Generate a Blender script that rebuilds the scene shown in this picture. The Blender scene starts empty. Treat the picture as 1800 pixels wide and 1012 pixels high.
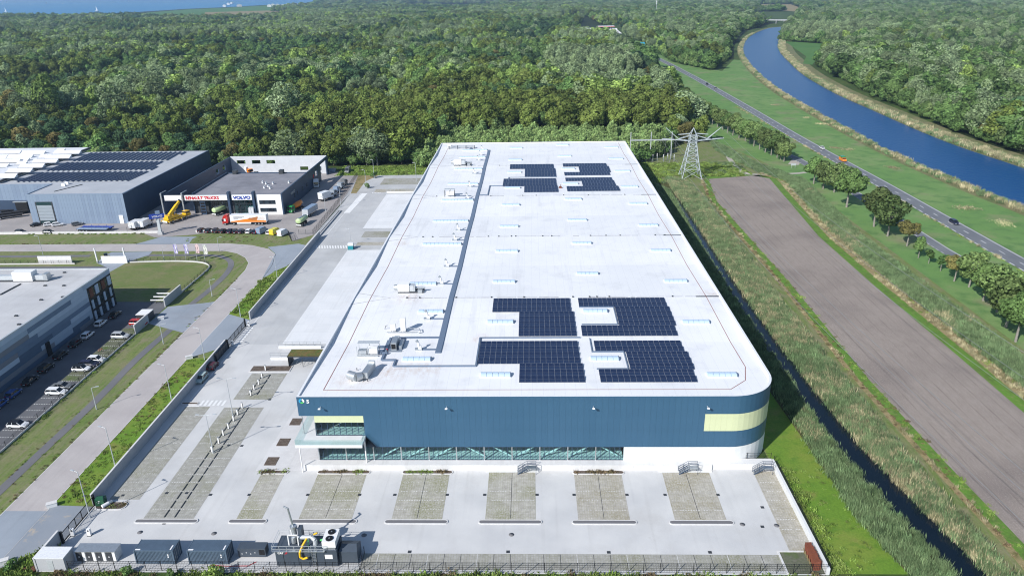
import bpy, bmesh, math, random
import numpy as np
from mathutils import Matrix, Vector, Euler
rad = math.radians
RNG = random.Random(7)
NR = np.random.default_rng(11)
S = bpy.context.scene
COL = S.collection

# ------------------------------------------------------------------ camera
CAM_H = 83.0
PITCH, YAW, ROLL = rad(22.014), rad(1.651), rad(-0.953)
_cy, _sy = math.cos(YAW), math.sin(YAW)
_r0 = Vector((_cy, _sy, 0)); _f0 = Vector((-_sy, _cy, 0)); _u0 = Vector((0, 0, 1))
FWD = _f0*math.cos(PITCH) - _u0*math.sin(PITCH)
_u = _u0*math.cos(PITCH) + _f0*math.sin(PITCH)
RIGHT = _r0*math.cos(ROLL) + _u*math.sin(ROLL)
UP = _u*math.cos(ROLL) - _r0*math.sin(ROLL)
cam_d = bpy.data.cameras.new('camera'); cam = bpy.data.objects.new('camera', cam_d); COL.objects.link(cam)
cam_d.sensor_width = 36; cam_d.lens = 26.0; cam_d.clip_start = 1; cam_d.clip_end = 60000
mw = Matrix.Identity(4)
for i, v in enumerate((RIGHT, UP, -FWD)):
    for j in range(3): mw[j][i] = v[j]
mw[2][3] = CAM_H
cam.matrix_world = mw
S.camera = cam

# ------------------------------------------------------------------ light
SUN_AZ, SUN_EL = 49.0, 35.0      # shadows run 49 deg from +X towards +Y
world = bpy.data.worlds.new('World'); S.world = world; world.use_nodes = True
wn = world.node_tree; bg = wn.nodes['Background']
sky = wn.nodes.new('ShaderNodeTexSky'); sky.sky_type = 'NISHITA'; sky.sun_disc = False
sky.sun_elevation = rad(SUN_EL)
to_sun = Vector((-math.cos(rad(SUN_AZ))*math.cos(rad(SUN_EL)), -math.sin(rad(SUN_AZ))*math.cos(rad(SUN_EL)), math.sin(rad(SUN_EL))))
sky.sun_rotation = math.atan2(to_sun.x, to_sun.y)
sky.air_density = 1.0; sky.dust_density = 0.4; sky.ozone_density = 2.0
wn.links.new(sky.outputs[0], bg.inputs[0]); bg.inputs[1].default_value = 0.105
sun_d = bpy.data.lights.new('sun', 'SUN'); sun_d.energy = 4.4; sun_d.angle = rad(0.5); sun_d.color = (1, 0.975, 0.94)
sun = bpy.data.objects.new('sun', sun_d); COL.objects.link(sun)
sun.rotation_euler = (-to_sun).to_track_quat('-Z', 'Y').to_euler()
vs = S.view_settings; vs.view_transform = 'Standard'; vs.look = 'None'; vs.gamma = 1; vs.use_curve_mapping = False
vs.exposure = 0.35
S.render.engine = 'CYCLES'; S.cycles.pixel_filter_type = 'BLACKMAN_HARRIS'; S.cycles.filter_width = 1.1
HAZE = 0.00008

# plan position (x, y) of a point seen in the survey photograph, at height z
def G(px, py, z=0.0):
    d = RIGHT*((px-900)/1300) - UP*((py-506)/1300) + FWD
    t = (z-CAM_H)/d.z
    return (d.x*t, d.y*t)
def GL(*pts, z=0.0): return [G(p[0], p[1], z) for p in pts]

# ------------------------------------------------------------------ object helpers
def tag(o, label=None, cat=None, group=None, kind=None):
    if label: o['label'] = label
    if cat: o['category'] = cat
    if group: o['group'] = group
    if kind: o['kind'] = kind
    return o
def thing(name, label, cat, loc=(0, 0, 0), rot=0.0, group=None, scale=1.0):
    o = bpy.data.objects.new(name, None); COL.objects.link(o); o.empty_display_size = 0.2
    o.location = loc if len(loc) == 3 else (loc[0], loc[1], 0); o.rotation_euler = (0, 0, rot)
    o.scale = (scale,)*3 if not isinstance(scale, tuple) else scale
    return tag(o, label, cat, group)
def mobj(name, me, parent=None, loc=(0, 0, 0), rot=0.0, scale=(1, 1, 1)):
    o = bpy.data.objects.new(name, me); COL.objects.link(o); o.parent = parent
    o.location = loc if len(loc) == 3 else (loc[0], loc[1], 0)
    o.rotation_euler = (0, 0, rot) if not isinstance(rot, tuple) else rot
    o.scale = scale if isinstance(scale, tuple) else (scale,)*3
    return o
def kids(o): return list(o.children)
def copy_tree(o, parent=None):
    c = o.copy(); COL.objects.link(c); c.parent = parent
    for ch in kids(o): copy_tree(ch, c)
    return c
def dup(root, loc, rot=None, label=None, group=None, scale=None):
    r = copy_tree(root)
    r.location = loc if len(loc) == 3 else (loc[0], loc[1], root.location.z)
    if rot is not None: r.rotation_euler = (0, 0, rot)
    if label: r['label'] = label
    if group: r['group'] = group
    if scale is not None: r.scale = (scale,)*3
    return r

class MB:
    """collects polygons for ONE mesh"""
    def __init__(s): s.v = []; s.f = []; s.m = []; s.ms = []; s.sm = []
    def mi(s, m):
        if m not in s.ms: s.ms.append(m)
        return s.ms.index(m)
    def face(s, pts, m, smooth=False):
        n = len(s.v); s.v += [tuple(p) for p in pts]; s.f.append(tuple(range(n, n+len(pts)))); s.m.append(s.mi(m)); s.sm.append(smooth)
    def mesh(s, vs_, fs, m, smooth=False):
        n = len(s.v); s.v += [tuple(p) for p in vs_]
        k = s.mi(m)
        for f in fs: s.f.append(tuple(i+n for i in f)); s.m.append(k); s.sm.append(smooth)
    def box(s, x0, x1, y0, y1, z0, z1, m, ch=0.0):
        s.obox((x0+x1)/2, (y0+y1)/2, z0, z1, abs(x1-x0), abs(y1-y0), 0, m)
    def obox(s, cx, cy, z0, z1, lx, ly, a, m):
        c, q = math.cos(a), math.sin(a)
        P = [(cx+c*dx-q*dy, cy+q*dx+c*dy) for dx, dy in ((-lx/2, -ly/2), (lx/2, -ly/2), (lx/2, ly/2), (-lx/2, ly/2))]
        s.prism(P, z0, z1, m)
    def prism(s, P, z0, z1, m, top=None, bottom=True):
        n = len(P)
        A = sum(P[i][0]*P[(i+1) % n][1]-P[(i+1) % n][0]*P[i][1] for i in range(n))
        if A < 0: P = P[::-1]
        vs_ = [(p[0], p[1], z0) for p in P]+[(p[0], p[1], z1) for p in P]
        fs = [(i, (i+1) % n, n+(i+1) % n, n+i) for i in range(n)]
        if bottom: fs.append(tuple(range(n-1, -1, -1)))
        if top is None: fs.append(tuple(range(n, 2*n))); s.mesh(vs_, fs, m)
        else:
            s.mesh(vs_, fs, m); s.face([(p[0], p[1], z1) for p in P], top)
    def xprism(s, prof, y0, y1, m):          # profile (x, z) extruded along y
        n = len(prof)
        A = sum(prof[i][0]*prof[(i+1) % n][1]-prof[(i+1) % n][0]*prof[i][1] for i in range(n))
        if A < 0: prof = prof[::-1]
        vs_ = [(p[0], y0, p[1]) for p in prof]+[(p[0], y1, p[1]) for p in prof]
        s.mesh(vs_, [(i, (i+1) % n, n+(i+1) % n, n+i) for i in range(n)]+[tuple(range(n-1, -1, -1)), tuple(range(n, 2*n))], m)
    def tube(s, a, b, r, n, m, r2=None, smooth=True, caps=True):
        a, b = Vector(a), Vector(b); d = (b-a)
        if d.length < 1e-6: return
        d.normalize(); u = d.orthogonal().normalized(); w = d.cross(u); r2 = r if r2 is None else r2
        vs_ = []
        for c, rr in ((a, r), (b, r2)):
            for i in range(n):
                t = 2*math.pi*i/n; vs_.append(c+u*(rr*math.cos(t))+w*(rr*math.sin(t)))
        fs = [(i, (i+1) % n, n+(i+1) % n, n+i) for i in range(n)]
        s.mesh(vs_, fs, m, smooth)
        if caps: s.mesh(vs_, [tuple(range(n-1, -1, -1)), tuple(range(n, 2*n))], m)
    def path(s, pts, r, n, m):
        for a, b in zip(pts, pts[1:]): s.tube(a, b, r, n, m)
    def bar(s, a, b, w, m, h=None):
        """square bar from a to b"""
        a, b = Vector(a), Vector(b); d = (b-a).normalized(); h = h or w
        u = Vector((0, 0, 1)).cross(d)
        u = Vector((1, 0, 0)) if u.length < 1e-4 else u.normalized()
        t = d.cross(u)
        vs_ = [c+u*(sx*w/2)+t*(sy*h/2) for c in (a, b) for sx, sy in ((-1, -1), (1, -1), (1, 1), (-1, 1))]
        s.mesh(vs_, [(0, 1, 5, 4), (1, 2, 6, 5), (2, 3, 7, 6), (3, 0, 4, 7), (3, 2, 1, 0), (4, 5, 6, 7)], m)
    def lathe(s, prof, n, m, c=(0, 0), smooth=True):
        vs_ = [(c[0]+r*math.cos(2*math.pi*i/n), c[1]+r*math.sin(2*math.pi*i/n), z) for r, z in prof for i in range(n)]
        fs = [(k*n+i, k*n+(i+1) % n, (k+1)*n+(i+1) % n, (k+1)*n+i) for k in range(len(prof)-1) for i in range(n)]
        fs += [tuple(range(n-1, -1, -1)), tuple((len(prof)-1)*n+i for i in range(n))]
        s.mesh(vs_, fs, m, smooth)
    def disc(s, c, ax, r, n, m):
        ax = Vector(ax).normalized(); u = ax.orthogonal().normalized(); w = ax.cross(u)
        s.face([Vector(c)+u*(r*math.cos(2*math.pi*i/n))+w*(r*math.sin(2*math.pi*i/n)) for i in range(n)], m)
    def data(s, name):
        me = bpy.data.meshes.new(name); me.from_pydata(s.v, [], s.f)
        for m in s.ms: me.materials.append(m)
        me.polygons.foreach_set('material_index', s.m); me.polygons.foreach_set('use_smooth', s.sm); me.update()
        return me
    def build(s, name, parent=None, loc=(0, 0, 0), rot=0.0):
        return mobj(name, s.data(name), parent, loc, rot)

def sheet(name, P, z, m, kind='structure', parent=None, label=None):
    b = MB(); n = len(P)
    A = sum(P[i][0]*P[(i+1) % n][1]-P[(i+1) % n][0]*P[i][1] for i in range(n))
    if A < 0: P = P[::-1]
    bm = bmesh.new(); f = bm.faces.new([bm.verts.new((p[0], p[1], z)) for p in P])
    f.normal_update(); bmesh.ops.triangulate(bm, faces=[f], ngon_method='EAR_CLIP'); me = bpy.data.meshes.new(name); bm.to_mesh(me); bm.free(); me.materials.append(m)
    o = mobj(name, me, parent)
    if kind: o['kind'] = kind
    if label: o['label'] = label
    return o
def rect(x0, x1, y0, y1): return [(x0, y0), (x1, y0), (x1, y1), (x0, y1)]
def offset_line(pts, d):
    out = []
    for i in range(len(pts)):
        a = Vector(pts[max(i-1, 0)][:2]); b = Vector(pts[min(i+1, len(pts)-1)][:2]); t = (b-a).normalized()
        out.append((pts[i][0]-t.y*d, pts[i][1]+t.x*d))
    return out
def ribbon(pts, w): return offset_line(pts, w/2)+offset_line(pts, -w/2)[::-1]
def smooth_line(pts, k=6):
    """Catmull-Rom"""
    P = [np.array(p[:2], float) for p in pts]; P = [2*P[0]-P[1]]+P+[2*P[-1]-P[-2]]; out = []
    for i in range(1, len(P)-2):
        for j in range(k):
            t = j/k
            out.append(tuple(.5*((2*P[i])+(-P[i-1]+P[i+1])*t+(2*P[i-1]-5*P[i]+4*P[i+1]-P[i+2])*t*t+(-P[i-1]+3*P[i]-3*P[i+1]+P[i+2])*t**3)))
    out.append(tuple(P[-2])); return out
def inpoly(x, y, P):
    x = np.asarray(x); y = np.asarray(y); r = np.zeros(x.shape, bool); n = len(P); j = n-1
    for i in range(n):
        xi, yi = P[i][:2]; xj, yj = P[j][:2]
        if yi != yj: r ^= ((yi > y) != (yj > y)) & (x < (xj-xi)*(y-yi)/(yj-yi)+xi)
        j = i
    return r

# ------------------------------------------------------------------ materials
class NT:
    def __init__(s, name):
        s.mat = bpy.data.materials.new(name); s.mat.use_nodes = True; s.t = s.mat.node_tree
        s.b = s.t.nodes['Principled BSDF']; s.out = s.t.nodes['Material Output']
        s.co = s.n('ShaderNodeTexCoord').outputs['Object']
    def n(s, ty, **k):
        x = s.t.nodes.new(ty)
        for a, v in k.items(): setattr(x, a, v)
        return x
    def l(s, a, b): s.t.links.new(a, b)
    def scale(s, sc, vec=None, rz=0):
        m = s.n('ShaderNodeMapping'); s.l(vec or s.co, m.inputs[0]); m.inputs['Scale'].default_value = sc; m.inputs['Rotation'].default_value = (0, 0, rz); return m.outputs[0]
    def noise(s, sc, det=4, vec=None, rough=.55, dist=0):
        x = s.n('ShaderNodeTexNoise'); s.l(vec or s.co, x.inputs['Vector']); x.inputs['Scale'].default_value = sc
        x.inputs['Detail'].default_value = det; x.inputs['Roughness'].default_value = rough; x.inputs['Distortion'].default_value = dist; return x.outputs['Fac']
    def ramp(s, f, lo, hi):
        x = s.n('ShaderNodeMapRange'); s.l(f, x.inputs[0]); x.inputs[1].default_value = lo; x.inputs[2].default_value = hi; return x.outputs[0]
    def mix(s, f, a, b, mode='MIX'):
        x = s.n('ShaderNodeMix', data_type='RGBA', blend_type=mode)
        for i, v in ((0, f), (6, a), (7, b)):
            if hasattr(v, 'is_linked') or isinstance(v, bpy.types.NodeSocket): s.l(v, x.inputs[i])
            else: x.inputs[i].default_value = v if i == 0 else (*v, 1)
        return x.outputs[2]
    def math(s, op, a, b=0.0):
        x = s.n('ShaderNodeMath', operation=op)
        for i, v in ((0, a), (1, b)):
            if isinstance(v, bpy.types.NodeSocket): s.l(v, x.inputs[i])
            else: x.inputs[i].default_value = v
        return x.outputs[0]
    def sep(s, vec=None):
        x = s.n('ShaderNodeSeparateXYZ'); s.l(vec or s.co, x.inputs[0]); return x.outputs
    def bump(s, f, st=.3, d=.05):
        x = s.n('ShaderNodeBump'); x.inputs['Strength'].default_value = st; x.inputs['Distance'].default_value = d; s.l(f, x.inputs['Height']); s.l(x.outputs[0], s.b.inputs['Normal'])
    def fin(s, col, rough=.7, metal=0, spec=.3):
        if isinstance(col, bpy.types.NodeSocket): s.l(col, s.b.inputs['Base Color'])
        else: s.b.inputs['Base Color'].default_value = (*col, 1)
        s.b.inputs['Roughness'].default_value = rough; s.b.inputs['Metallic'].default_value = metal; s.b.inputs['Specular IOR Level'].default_value = spec
        return s.mat
def plain(name, col, rough=.6, metal=0, spec=.3, var=.12, sc=3.0):
    t = NT(name); d = tuple(c*(1-var) for c in col); e = tuple(min(1, c*(1+var*.6)) for c in col)
    return t.fin(t.mix(t.ramp(t.noise(sc, 4), .3, .7), d, e), rough, metal, spec)
def ground(name, cols, scales, rough=.85, bump=.25, spec=.15, bsc=3.0, streak=None):
    """cols: list of colours, scales: for every further colour (noise scale, lo, hi)"""
    t = NT(name); c = cols[0]
    for k, (sc, lo, hi) in zip(cols[1:], scales): c = t.mix(t.ramp(t.noise(sc, 5), lo, hi), c, k)
    if streak: c = t.mix(t.ramp(t.noise(streak[0], 5, t.scale(streak[1]), .7), .42, .75), c, streak[2])
    c = t.mix(t.ramp(t.noise(2.6, 6, rough=.8), .30, .75), t.mix(1.0, c, (.72, .74, .70), 'MULTIPLY'), t.mix(1.0, c, (1.22, 1.2, 1.2), 'MULTIPLY'))
    if bump: t.bump(t.noise(bsc, 5), bump, .1)
    return t.fin(c, rough, 0, spec)
def lerp3(a, b, t): return tuple(x+(y-x)*t for x, y in zip(a, b))

M = {}
M['ground'] = ground('rough_grass', [(.05, .085, .022), (.075, .12, .03), (.10, .10, .045), (.035, .06, .018)], [(.02, .4, .6), (.07, .52, .72), (.3, .45, .75)])
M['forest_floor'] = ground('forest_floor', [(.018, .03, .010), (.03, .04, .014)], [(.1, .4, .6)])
M['verge'] = ground('verge_grass', [(.135, .195, .05), (.175, .215, .07), (.225, .205, .12), (.10, .155, .04)], [(.06, .4, .62), (.16, .50, .70), (.9, .5, .75)], bsc=5, streak=(1.1, (1, .12, 1), (.235, .21, .14)))
M['lawn'] = ground('lawn_grass', [(.12, .18, .044), (.16, .195, .066), (.22, .20, .105), (.09, .145, .034)], [(.05, .42, .6), (.12, .48, .68), (.8, .52, .8)], bsc=6, streak=(1.2, (.2, 1, 1), (.20, .19, .10)))
M['lush'] = ground('lush_grass', [(.13, .235, .03), (.18, .245, .042), (.10, .195, .026), (.22, .215, .065)], [(.08, .42, .6), (.5, .5, .72), (.16, .56, .7)], bsc=3)
M['bright'] = ground('field_margin_grass', [(.115, .235, .035), (.10, .185, .035), (.19, .22, .075), (.09, .15, .035)], [(.25, .42, .6), (1.1, .5, .7), (.5, .55, .68)], bsc=3)
M['meadow'] = ground('meadow_grass', [(.135, .25, .075), (.18, .275, .10), (.105, .20, .065), (.225, .225, .125)], [(.025, .42, .6), (.16, .48, .66), (.05, .56, .70)], bsc=2)
M['farmeadow'] = ground('far_meadow_grass', [(.075, .17, .045), (.09, .185, .05)], [(.02, .4, .6)], bump=0)
M['straw'] = ground('straw_grass', [(.30, .235, .125), (.18, .17, .07), (.37, .30, .18)], [(.35, .45, .65), (1.2, .5, .8)], bsc=3)
M['reedfloor'] = ground('reed_bed_floor', [(.06, .075, .026), (.12, .105, .05)], [(.3, .4, .65)])
M['bankgrass'] = ground('dry_bank_grass', [(.14, .165, .07), (.22, .195, .11), (.10, .135, .05)], [(.12, .4, .6), (.4, .5, .7)])
def soil():
    t = NT('ploughed_soil'); v = t.scale((1, .28, 1), rz=0)
    c = t.mix(t.ramp(t.noise(1.3, 6, v, .7), .25, .8), (.24, .20, .172), (.325, .28, .245))
    c = t.mix(t.ramp(t.noise(.05, 3), .45, .7), c, (.20, .168, .15))
    c = t.mix(t.ramp(t.noise(3.5, 5, rough=.8), .50, .72), c, (.40, .355, .325))
    fr = t.math('FRACT', t.math('DIVIDE', t.math('ADD', t.sep()[0], 500), 3.0)); c = t.mix(t.math('MULTIPLY', t.ramp(t.math('ABSOLUTE', t.math('SUBTRACT', fr, .5)), .07, .02), t.ramp(t.noise(.12, 4), .35, .6)), c, t.mix(1.0, c, (.80, .79, .78), 'MULTIPLY'))
    rows = t.noise(5, 2, t.scale((1, .02, 1)))
    t.bump(t.math('ADD', rows, t.noise(9, 3)), .5, .12); return t.fin(c, .95, 0, .1)
M['soil'] = soil()
def pave(name, a, b, grid=None, stain=(.5, .75), stcol=None, jw=.02, jcol=.78, speck=None, bump=.12):
    t = NT(name); c = t.mix(t.ramp(t.noise(.12, 5), .35, .65), a, b)
    if stcol: c = t.mix(t.ramp(t.noise(.055, 6, rough=.65), *stain), c, stcol)
    c = t.mix(t.math('MULTIPLY', t.ramp(t.noise(.9, 4, t.scale((1, .035, 1))), .55, .75), .28), c, t.mix(1.0, c, (.72, .71, .70), 'MULTIPLY'))
    c = t.mix(t.ramp(t.noise(.55, 5, rough=.65), .68, .78), c, t.mix(1.0, c, (.74, .73, .71), 'MULTIPLY'))
    fine = t.noise(14, 3); c = t.mix(t.ramp(fine, .3, .75), c, t.mix(.12, c, (0.02, .02, .02)))
    if speck: c = t.mix(t.ramp(t.noise(speck[0], 6, rough=.7), speck[1], speck[2]), c, speck[3])
    if grid:
        x = t.n('ShaderNodeTexBrick'); t.l(t.co, x.inputs['Vector']); x.inputs['Scale'].default_value = 1; x.inputs['Brick Width'].default_value = grid[0]; x.inputs['Row Height'].default_value = grid[1]
        x.inputs['Mortar Size'].default_value = jw; x.inputs['Color1'].default_value = (1, 1, 1, 1); x.inputs['Color2'].default_value = (.94, .94, .94, 1); x.inputs['Mortar'].default_value = (jcol,)*3+(1,)
        c = t.mix(1.0, c, x.outputs[0], 'MULTIPLY')
    t.bump(fine, bump, .03); return t.fin(c, .8, 0, .25)
M['paving'] = pave('yard_block_paving', (.53, .53, .53), (.62, .615, .605), None, (.52, .75), (.49, .48, .465))
M['paving2'] = pave('goods_yard_paving', (.46, .465, .47), (.535, .535, .53), None, (.5, .72), (.41, .41, .405))
M['apron'] = pave('concrete_apron', (.70, .71, .72), (.77, .77, .77), (6.0, 5.0), (.55, .8), (.64, .64, .64), jw=.03, jcol=.82)
M['podium'] = pave('podium_concrete', (.66, .66, .66), (.73, .72, .71), (1.2, 1.2), jw=.015, jcol=.9)
M['tiles'] = pave('terrace_tiles', (.60, .59, .585), (.68, .67, .665), (1.0, .5), jw=.015, jcol=.88)
M['road'] = pave('pink_block_road', (.42, .385, .375), (.48, .445, .43), None, (.5, .7), (.385, .355, .35))
M['drive'] = pave('blue_grey_driveway', (.27, .305, .35), (.32, .355, .40), None, (.55, .75), (.26, .275, .30))
M['drive_worn'] = pave('worn_sandy_driveway', (.24, .27, .31), (.28, .305, .34), None, speck=(.35, .56, .68, (.44, .37, .29)))
M['dealerpave'] = pave('dealer_yard_paving', (.33, .305, .295), (.385, .355, .34), None, (.5, .75), (.29, .27, .265))
M['asphalt'] = pave('main_road_asphalt', (.15, .16, .175), (.19, .20, .215), None, (.55, .75), (.13, .135, .15))
M['depot'] = pave('depot_asphalt', (.12, .125, .135), (.15, .15, .16), None, (.5, .7), (.10, .10, .11))
M['sidewalk'] = pave('footpath_asphalt', (.15, .15, .16), (.19, .185, .19))
M['gravel'] = pave('gravel_path', (.40, .36, .31), (.48, .44, .38), bump=.4)
def bays(name, a, b, weed, amt):
    t = NT(name); c = t.mix(t.ramp(t.noise(1.1, 6, rough=.7), .35, .65), a, b)
    c = t.mix(t.ramp(t.noise(.16, 4), amt-.08, amt+.14), c, t.mix(t.ramp(t.noise(3.5, 5, rough=.75), .42, .58), c, weed))
    x = t.n('ShaderNodeTexBrick'); t.l(t.co, x.inputs['Vector']); x.inputs['Scale'].default_value = 1; x.inputs['Brick Width'].default_value = .42; x.inputs['Row Height'].default_value = .42; x.offset = 0
    x.inputs['Mortar Size'].default_value = .05; x.inputs['Color1'].default_value = (1, 1, 1, 1); x.inputs['Color2'].default_value = (.88, .88, .88, 1); x.inputs['Mortar'].default_value = (.82, .83, .76, 1)
    c = t.mix(1.0, c, x.outputs[0], 'MULTIPLY'); c = t.mix(t.ramp(t.noise(2.3, 6, rough=.8), .60, .72), c, (.10, .095, .085))
    t.bump(t.noise(5, 5), .4, .08); return t.fin(c, .92, 0, .1)
M['bay'] = bays('grass_paver_weedy', (.37, .35, .315), (.52, .50, .455), (.275, .275, .16), .48)
M['bay_clean'] = bays('grass_paver_bare', (.32, .31, .285), (.44, .43, .40), (.23, .23, .13), .56)
M['bay_brown'] = bays('grass_paver_brown', (.38, .355, .315), (.52, .49, .445), (.32, .285, .19), .50)
M['bay_green'] = ground('mossy_bay', [(.13, .14, .095), (.10, .14, .05), (.18, .17, .14)], [(.25, .5, .62), (1.5, .5, .7)])
M['planting'] = ground('planting_soil', [(.115, .085, .07), (.16, .13, .11), (.075, .06, .045)], [(1.2, .4, .6), (4, .5, .7)], bsc=8)
def water(name, col, rough, sc, st, spec=.5):
    t = NT(name); t.bump(t.noise(sc, 3, t.scale((1, .55, 1))), st, .25); return t.fin(col, rough, 0, spec)
M['canal'] = water('canal_water', (.002, .058, .185), .3, .5, 1.0, .05)
M['ditch'] = water('ditch_water', (.004, .010, .018), .10, .6, .18, .2)
M['lake'] = water('lake_water', (.004, .17, .38), .35, .06, .9, .12)
# built things
def roofmat():
    t = NT('white_roof_membrane'); x, y, z = t.sep()
    c = t.mix(t.ramp(t.noise(.06, 5), .35, .7), (.775, .775, .78), (.71, .715, .725))
    st = t.noise(1.0, 4, t.scale((.45, .03, 1))); c = t.mix(t.ramp(st, .58, .78), c, (.635, .64, .65))
    # lengths of membrane: narrow weld lines running front to back and a few cross welds
    c = t.mix(t.math('MULTIPLY', t.ramp(t.noise(.16, 6, rough=.62), .54, .70), .55), c, (.60, .605, .615)); c = t.mix(t.math('MULTIPLY', t.ramp(t.noise(.7, 5, t.scale((.5, .12, 1)), .7), .60, .78), .45), c, (.56, .555, .55))
    for ax, per, w, k in ((x, 2.0, .05, .84), (y, 12.0, .06, .86)):
        f = t.math('FRACT', t.math('DIVIDE', t.math('ADD', ax, 1000), per)); c = t.mix(t.math('LESS_THAN', f, w/per), c, t.mix(1.0, c, (k, k, k), 'MULTIPLY'))
    # rust and dirt near plant and outlets
    g = None
    for (cx, cy, r) in ((-29, 127, 7), (-25, 128.5, 4), (-34, 124, 6), (-11, 142, 3), (-38, 205, 3), (-21, 128, 5), (43, 165, 4), (-30, 163, 5)):
        vm = t.n('ShaderNodeVectorMath', operation='DISTANCE'); t.l(t.co, vm.inputs[0]); vm.inputs[1].default_value = (cx, cy, 14.8)
        d = t.ramp(vm.outputs['Value'], r, 0); g = d if g is None else t.math('MAXIMUM', g, d)
    n2 = t.ramp(t.noise(.9, 6, t.scale((1, .45, 1)), rough=.72), .42, .75)
    c = t.mix(t.math('MULTIPLY', t.math('MULTIPLY', g, n2), 1.0), c, (.50, .36, .27))
    t.bump(t.noise(.4, 3), .08, .05); return t.fin(c, .55, 0, .3)
M['roof'] = roofmat()
M['roof_edge'] = plain('roof_upstand', (.72, .73, .75), .5)
M['clad'] = plain('blue_grey_cladding', (.046, .120, .205), .38, .15, .4, .05, .4)
M['clad2'] = plain('blue_grey_cladding_b', (.0475, .123, .209), .38, .15, .4, .05, .4)
M['lime'] = plain('pale_lime_panel', (.58, .62, .39), .5, 0, .3, .05, .5)
M['plinth'] = plain('white_concrete_plinth', (.66, .67, .67), .7, 0, .3, .06, .6)
M['concrete'] = pave('grey_concrete_wall', (.40, .41, .43), (.47, .475, .485), None, (.5, .7), (.34, .345, .35))
M['white'] = plain('white_paint', (.76, .76, .76), .5, 0, .3, .06)
M['kerb'] = plain('kerb_concrete', (.62, .61, .60), .8, 0, .2, .1)
M['black'] = plain('black_metal', (.018, .019, .022), .45, .3, .4)
M['slate'] = plain('slate_unit_paint', (.075, .095, .122), .45, .2, .4, .08, .6)
M['dark'] = plain('anthracite_metal', (.055, .06, .068), .45, .2, .4)
M['darkblue'] = plain('dark_slate_cladding', (.038, .065, .115), .45, .1, .4, .08, .4)
M['steel'] = plain('galvanised_steel', (.50, .53, .55), .4, .7, .5)
M['pole'] = plain('pale_grey_pole', (.55, .58, .60), .45, .3, .4)
M['duct'] = plain('grey_roof_cable_tray', (.16, .21, .29), .5, .2, .4, .05)
M['redline'] = plain('red_brown_line_paint', (.28, .10, .08), .7)
M['seam'] = plain('sooty_roof_seam', (.34, .34, .36), .8, 0, .2, .35, 1.2)
M['roadline'] = plain('road_line_paint', (.76, .76, .75), .7, 0, .2, .1, 2)
M['dashline'] = plain('bay_marking_blocks', (.66, .66, .65), .8, 0, .2, .2, 3)
M['rubber'] = plain('tyre_rubber', (.016, .016, .017), .85, 0, .2)
M['chassis'] = plain('truck_chassis', (.03, .03, .034), .7, .2)
M['wood'] = plain('brown_timber', (.16, .07, .045), .8, 0, .2, .3, 2)
M['rust'] = plain('rust_red_timber', (.19, .065, .04), .85, 0, .15, .3, 2)
def glass(name, tint, mixf=.55, rough=.03):
    t = NT(name); g = t.n('ShaderNodeBsdfGlossy'); g.inputs['Roughness'].default_value = rough; g.inputs['Color'].default_value = (.9, .95, 1, 1)
    tr = t.n('ShaderNodeBsdfTransparent'); tr.inputs[0].default_value = (*tint, 1)
    fr = t.n('ShaderNodeLayerWeight'); fr.inputs['Blend'].default_value = .5
    mx = t.n('ShaderNodeMixShader'); f = t.math('ADD', t.math('MULTIPLY', t.math('POWER', fr.outputs['Facing'], 4.0), .55), mixf); t.l(f, mx.inputs[0]); t.l(tr.outputs[0], mx.inputs[1]); t.l(g.outputs[0], mx.inputs[2]); t.l(mx.outputs[0], t.out.inputs[0]); return t.mat
M['glass'] = glass('clear_window_glass', (.66, .90, .90), .03)
M['balglass'] = glass('balustrade_glass', (.90, .97, .96), .08)
def darkglass():
    t = NT('dark_window_glass'); return t.fin(t.mix(t.ramp(t.noise(.5, 2), .4, .6), (.012, .018, .026), (.03, .045, .06)), .06, 0, .6)
M['dglass'] = darkglass()
M['carglass'] = plain('car_glass', (.012, .015, .02), .05, 0, .7)
def pvmat():
    t = NT('solar_cell_glass'); x, y, z = t.sep(); c = t.mix(t.ramp(t.noise(.6, 2), .35, .65), (.012, .021, .055), (.018, .032, .075))
    return t.fin(c, .16, 0, .55)
M['pv'] = pvmat()
M['alu'] = plain('aluminium_frame', (.55, .57, .60), .4, .6, .5)
M['skylight'] = plain('opal_rooflight', (.46, .58, .72), .3, 0, .5, .05)
def paint(name, col, rough=.25): return plain(name, col, rough, 0, .5, .03, 1)
for k, c in dict(pw=(.74, .75, .76), pk=(.012, .013, .016), pg=(.16, .17, .18), ps=(.42, .44, .46), pb=(.02, .07, .25), pr=(.42, .025, .02), pn=(.02, .022, .05), pm=(.36, .46, .45), pdr=(.08, .015, .02),
                 py=(.75, .45, .015), pyy=(.62, .55, .05), pgr=(.02, .22, .06), por=(.70, .22, .02), plg=(.45, .58, .30), pbg=(.22, .29, .40), psg=(.30, .34, .38), pteal=(.02, .22, .26), pgd=(.02, .09, .045)).items(): M[k] = paint('vehicle_paint_'+k, c)
M['lred'] = paint('red_sign_paint', (.55, .015, .03), .5); M['lblue'] = paint('blue_sign_paint', (.015, .05, .33), .5)
M['lwhite'] = paint('white_sign_paint', (.78, .78, .78), .5); M['lgreen'] = paint('green_logo_paint', (.08, .45, .12), .5); M['lcyan'] = paint('blue_logo_paint', (.03, .33, .55), .5)
M['lamp'] = paint('lamp_lens', (.8, .8, .78)); M['tail'] = paint('tail_lens', (.35, .01, .01))
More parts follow.
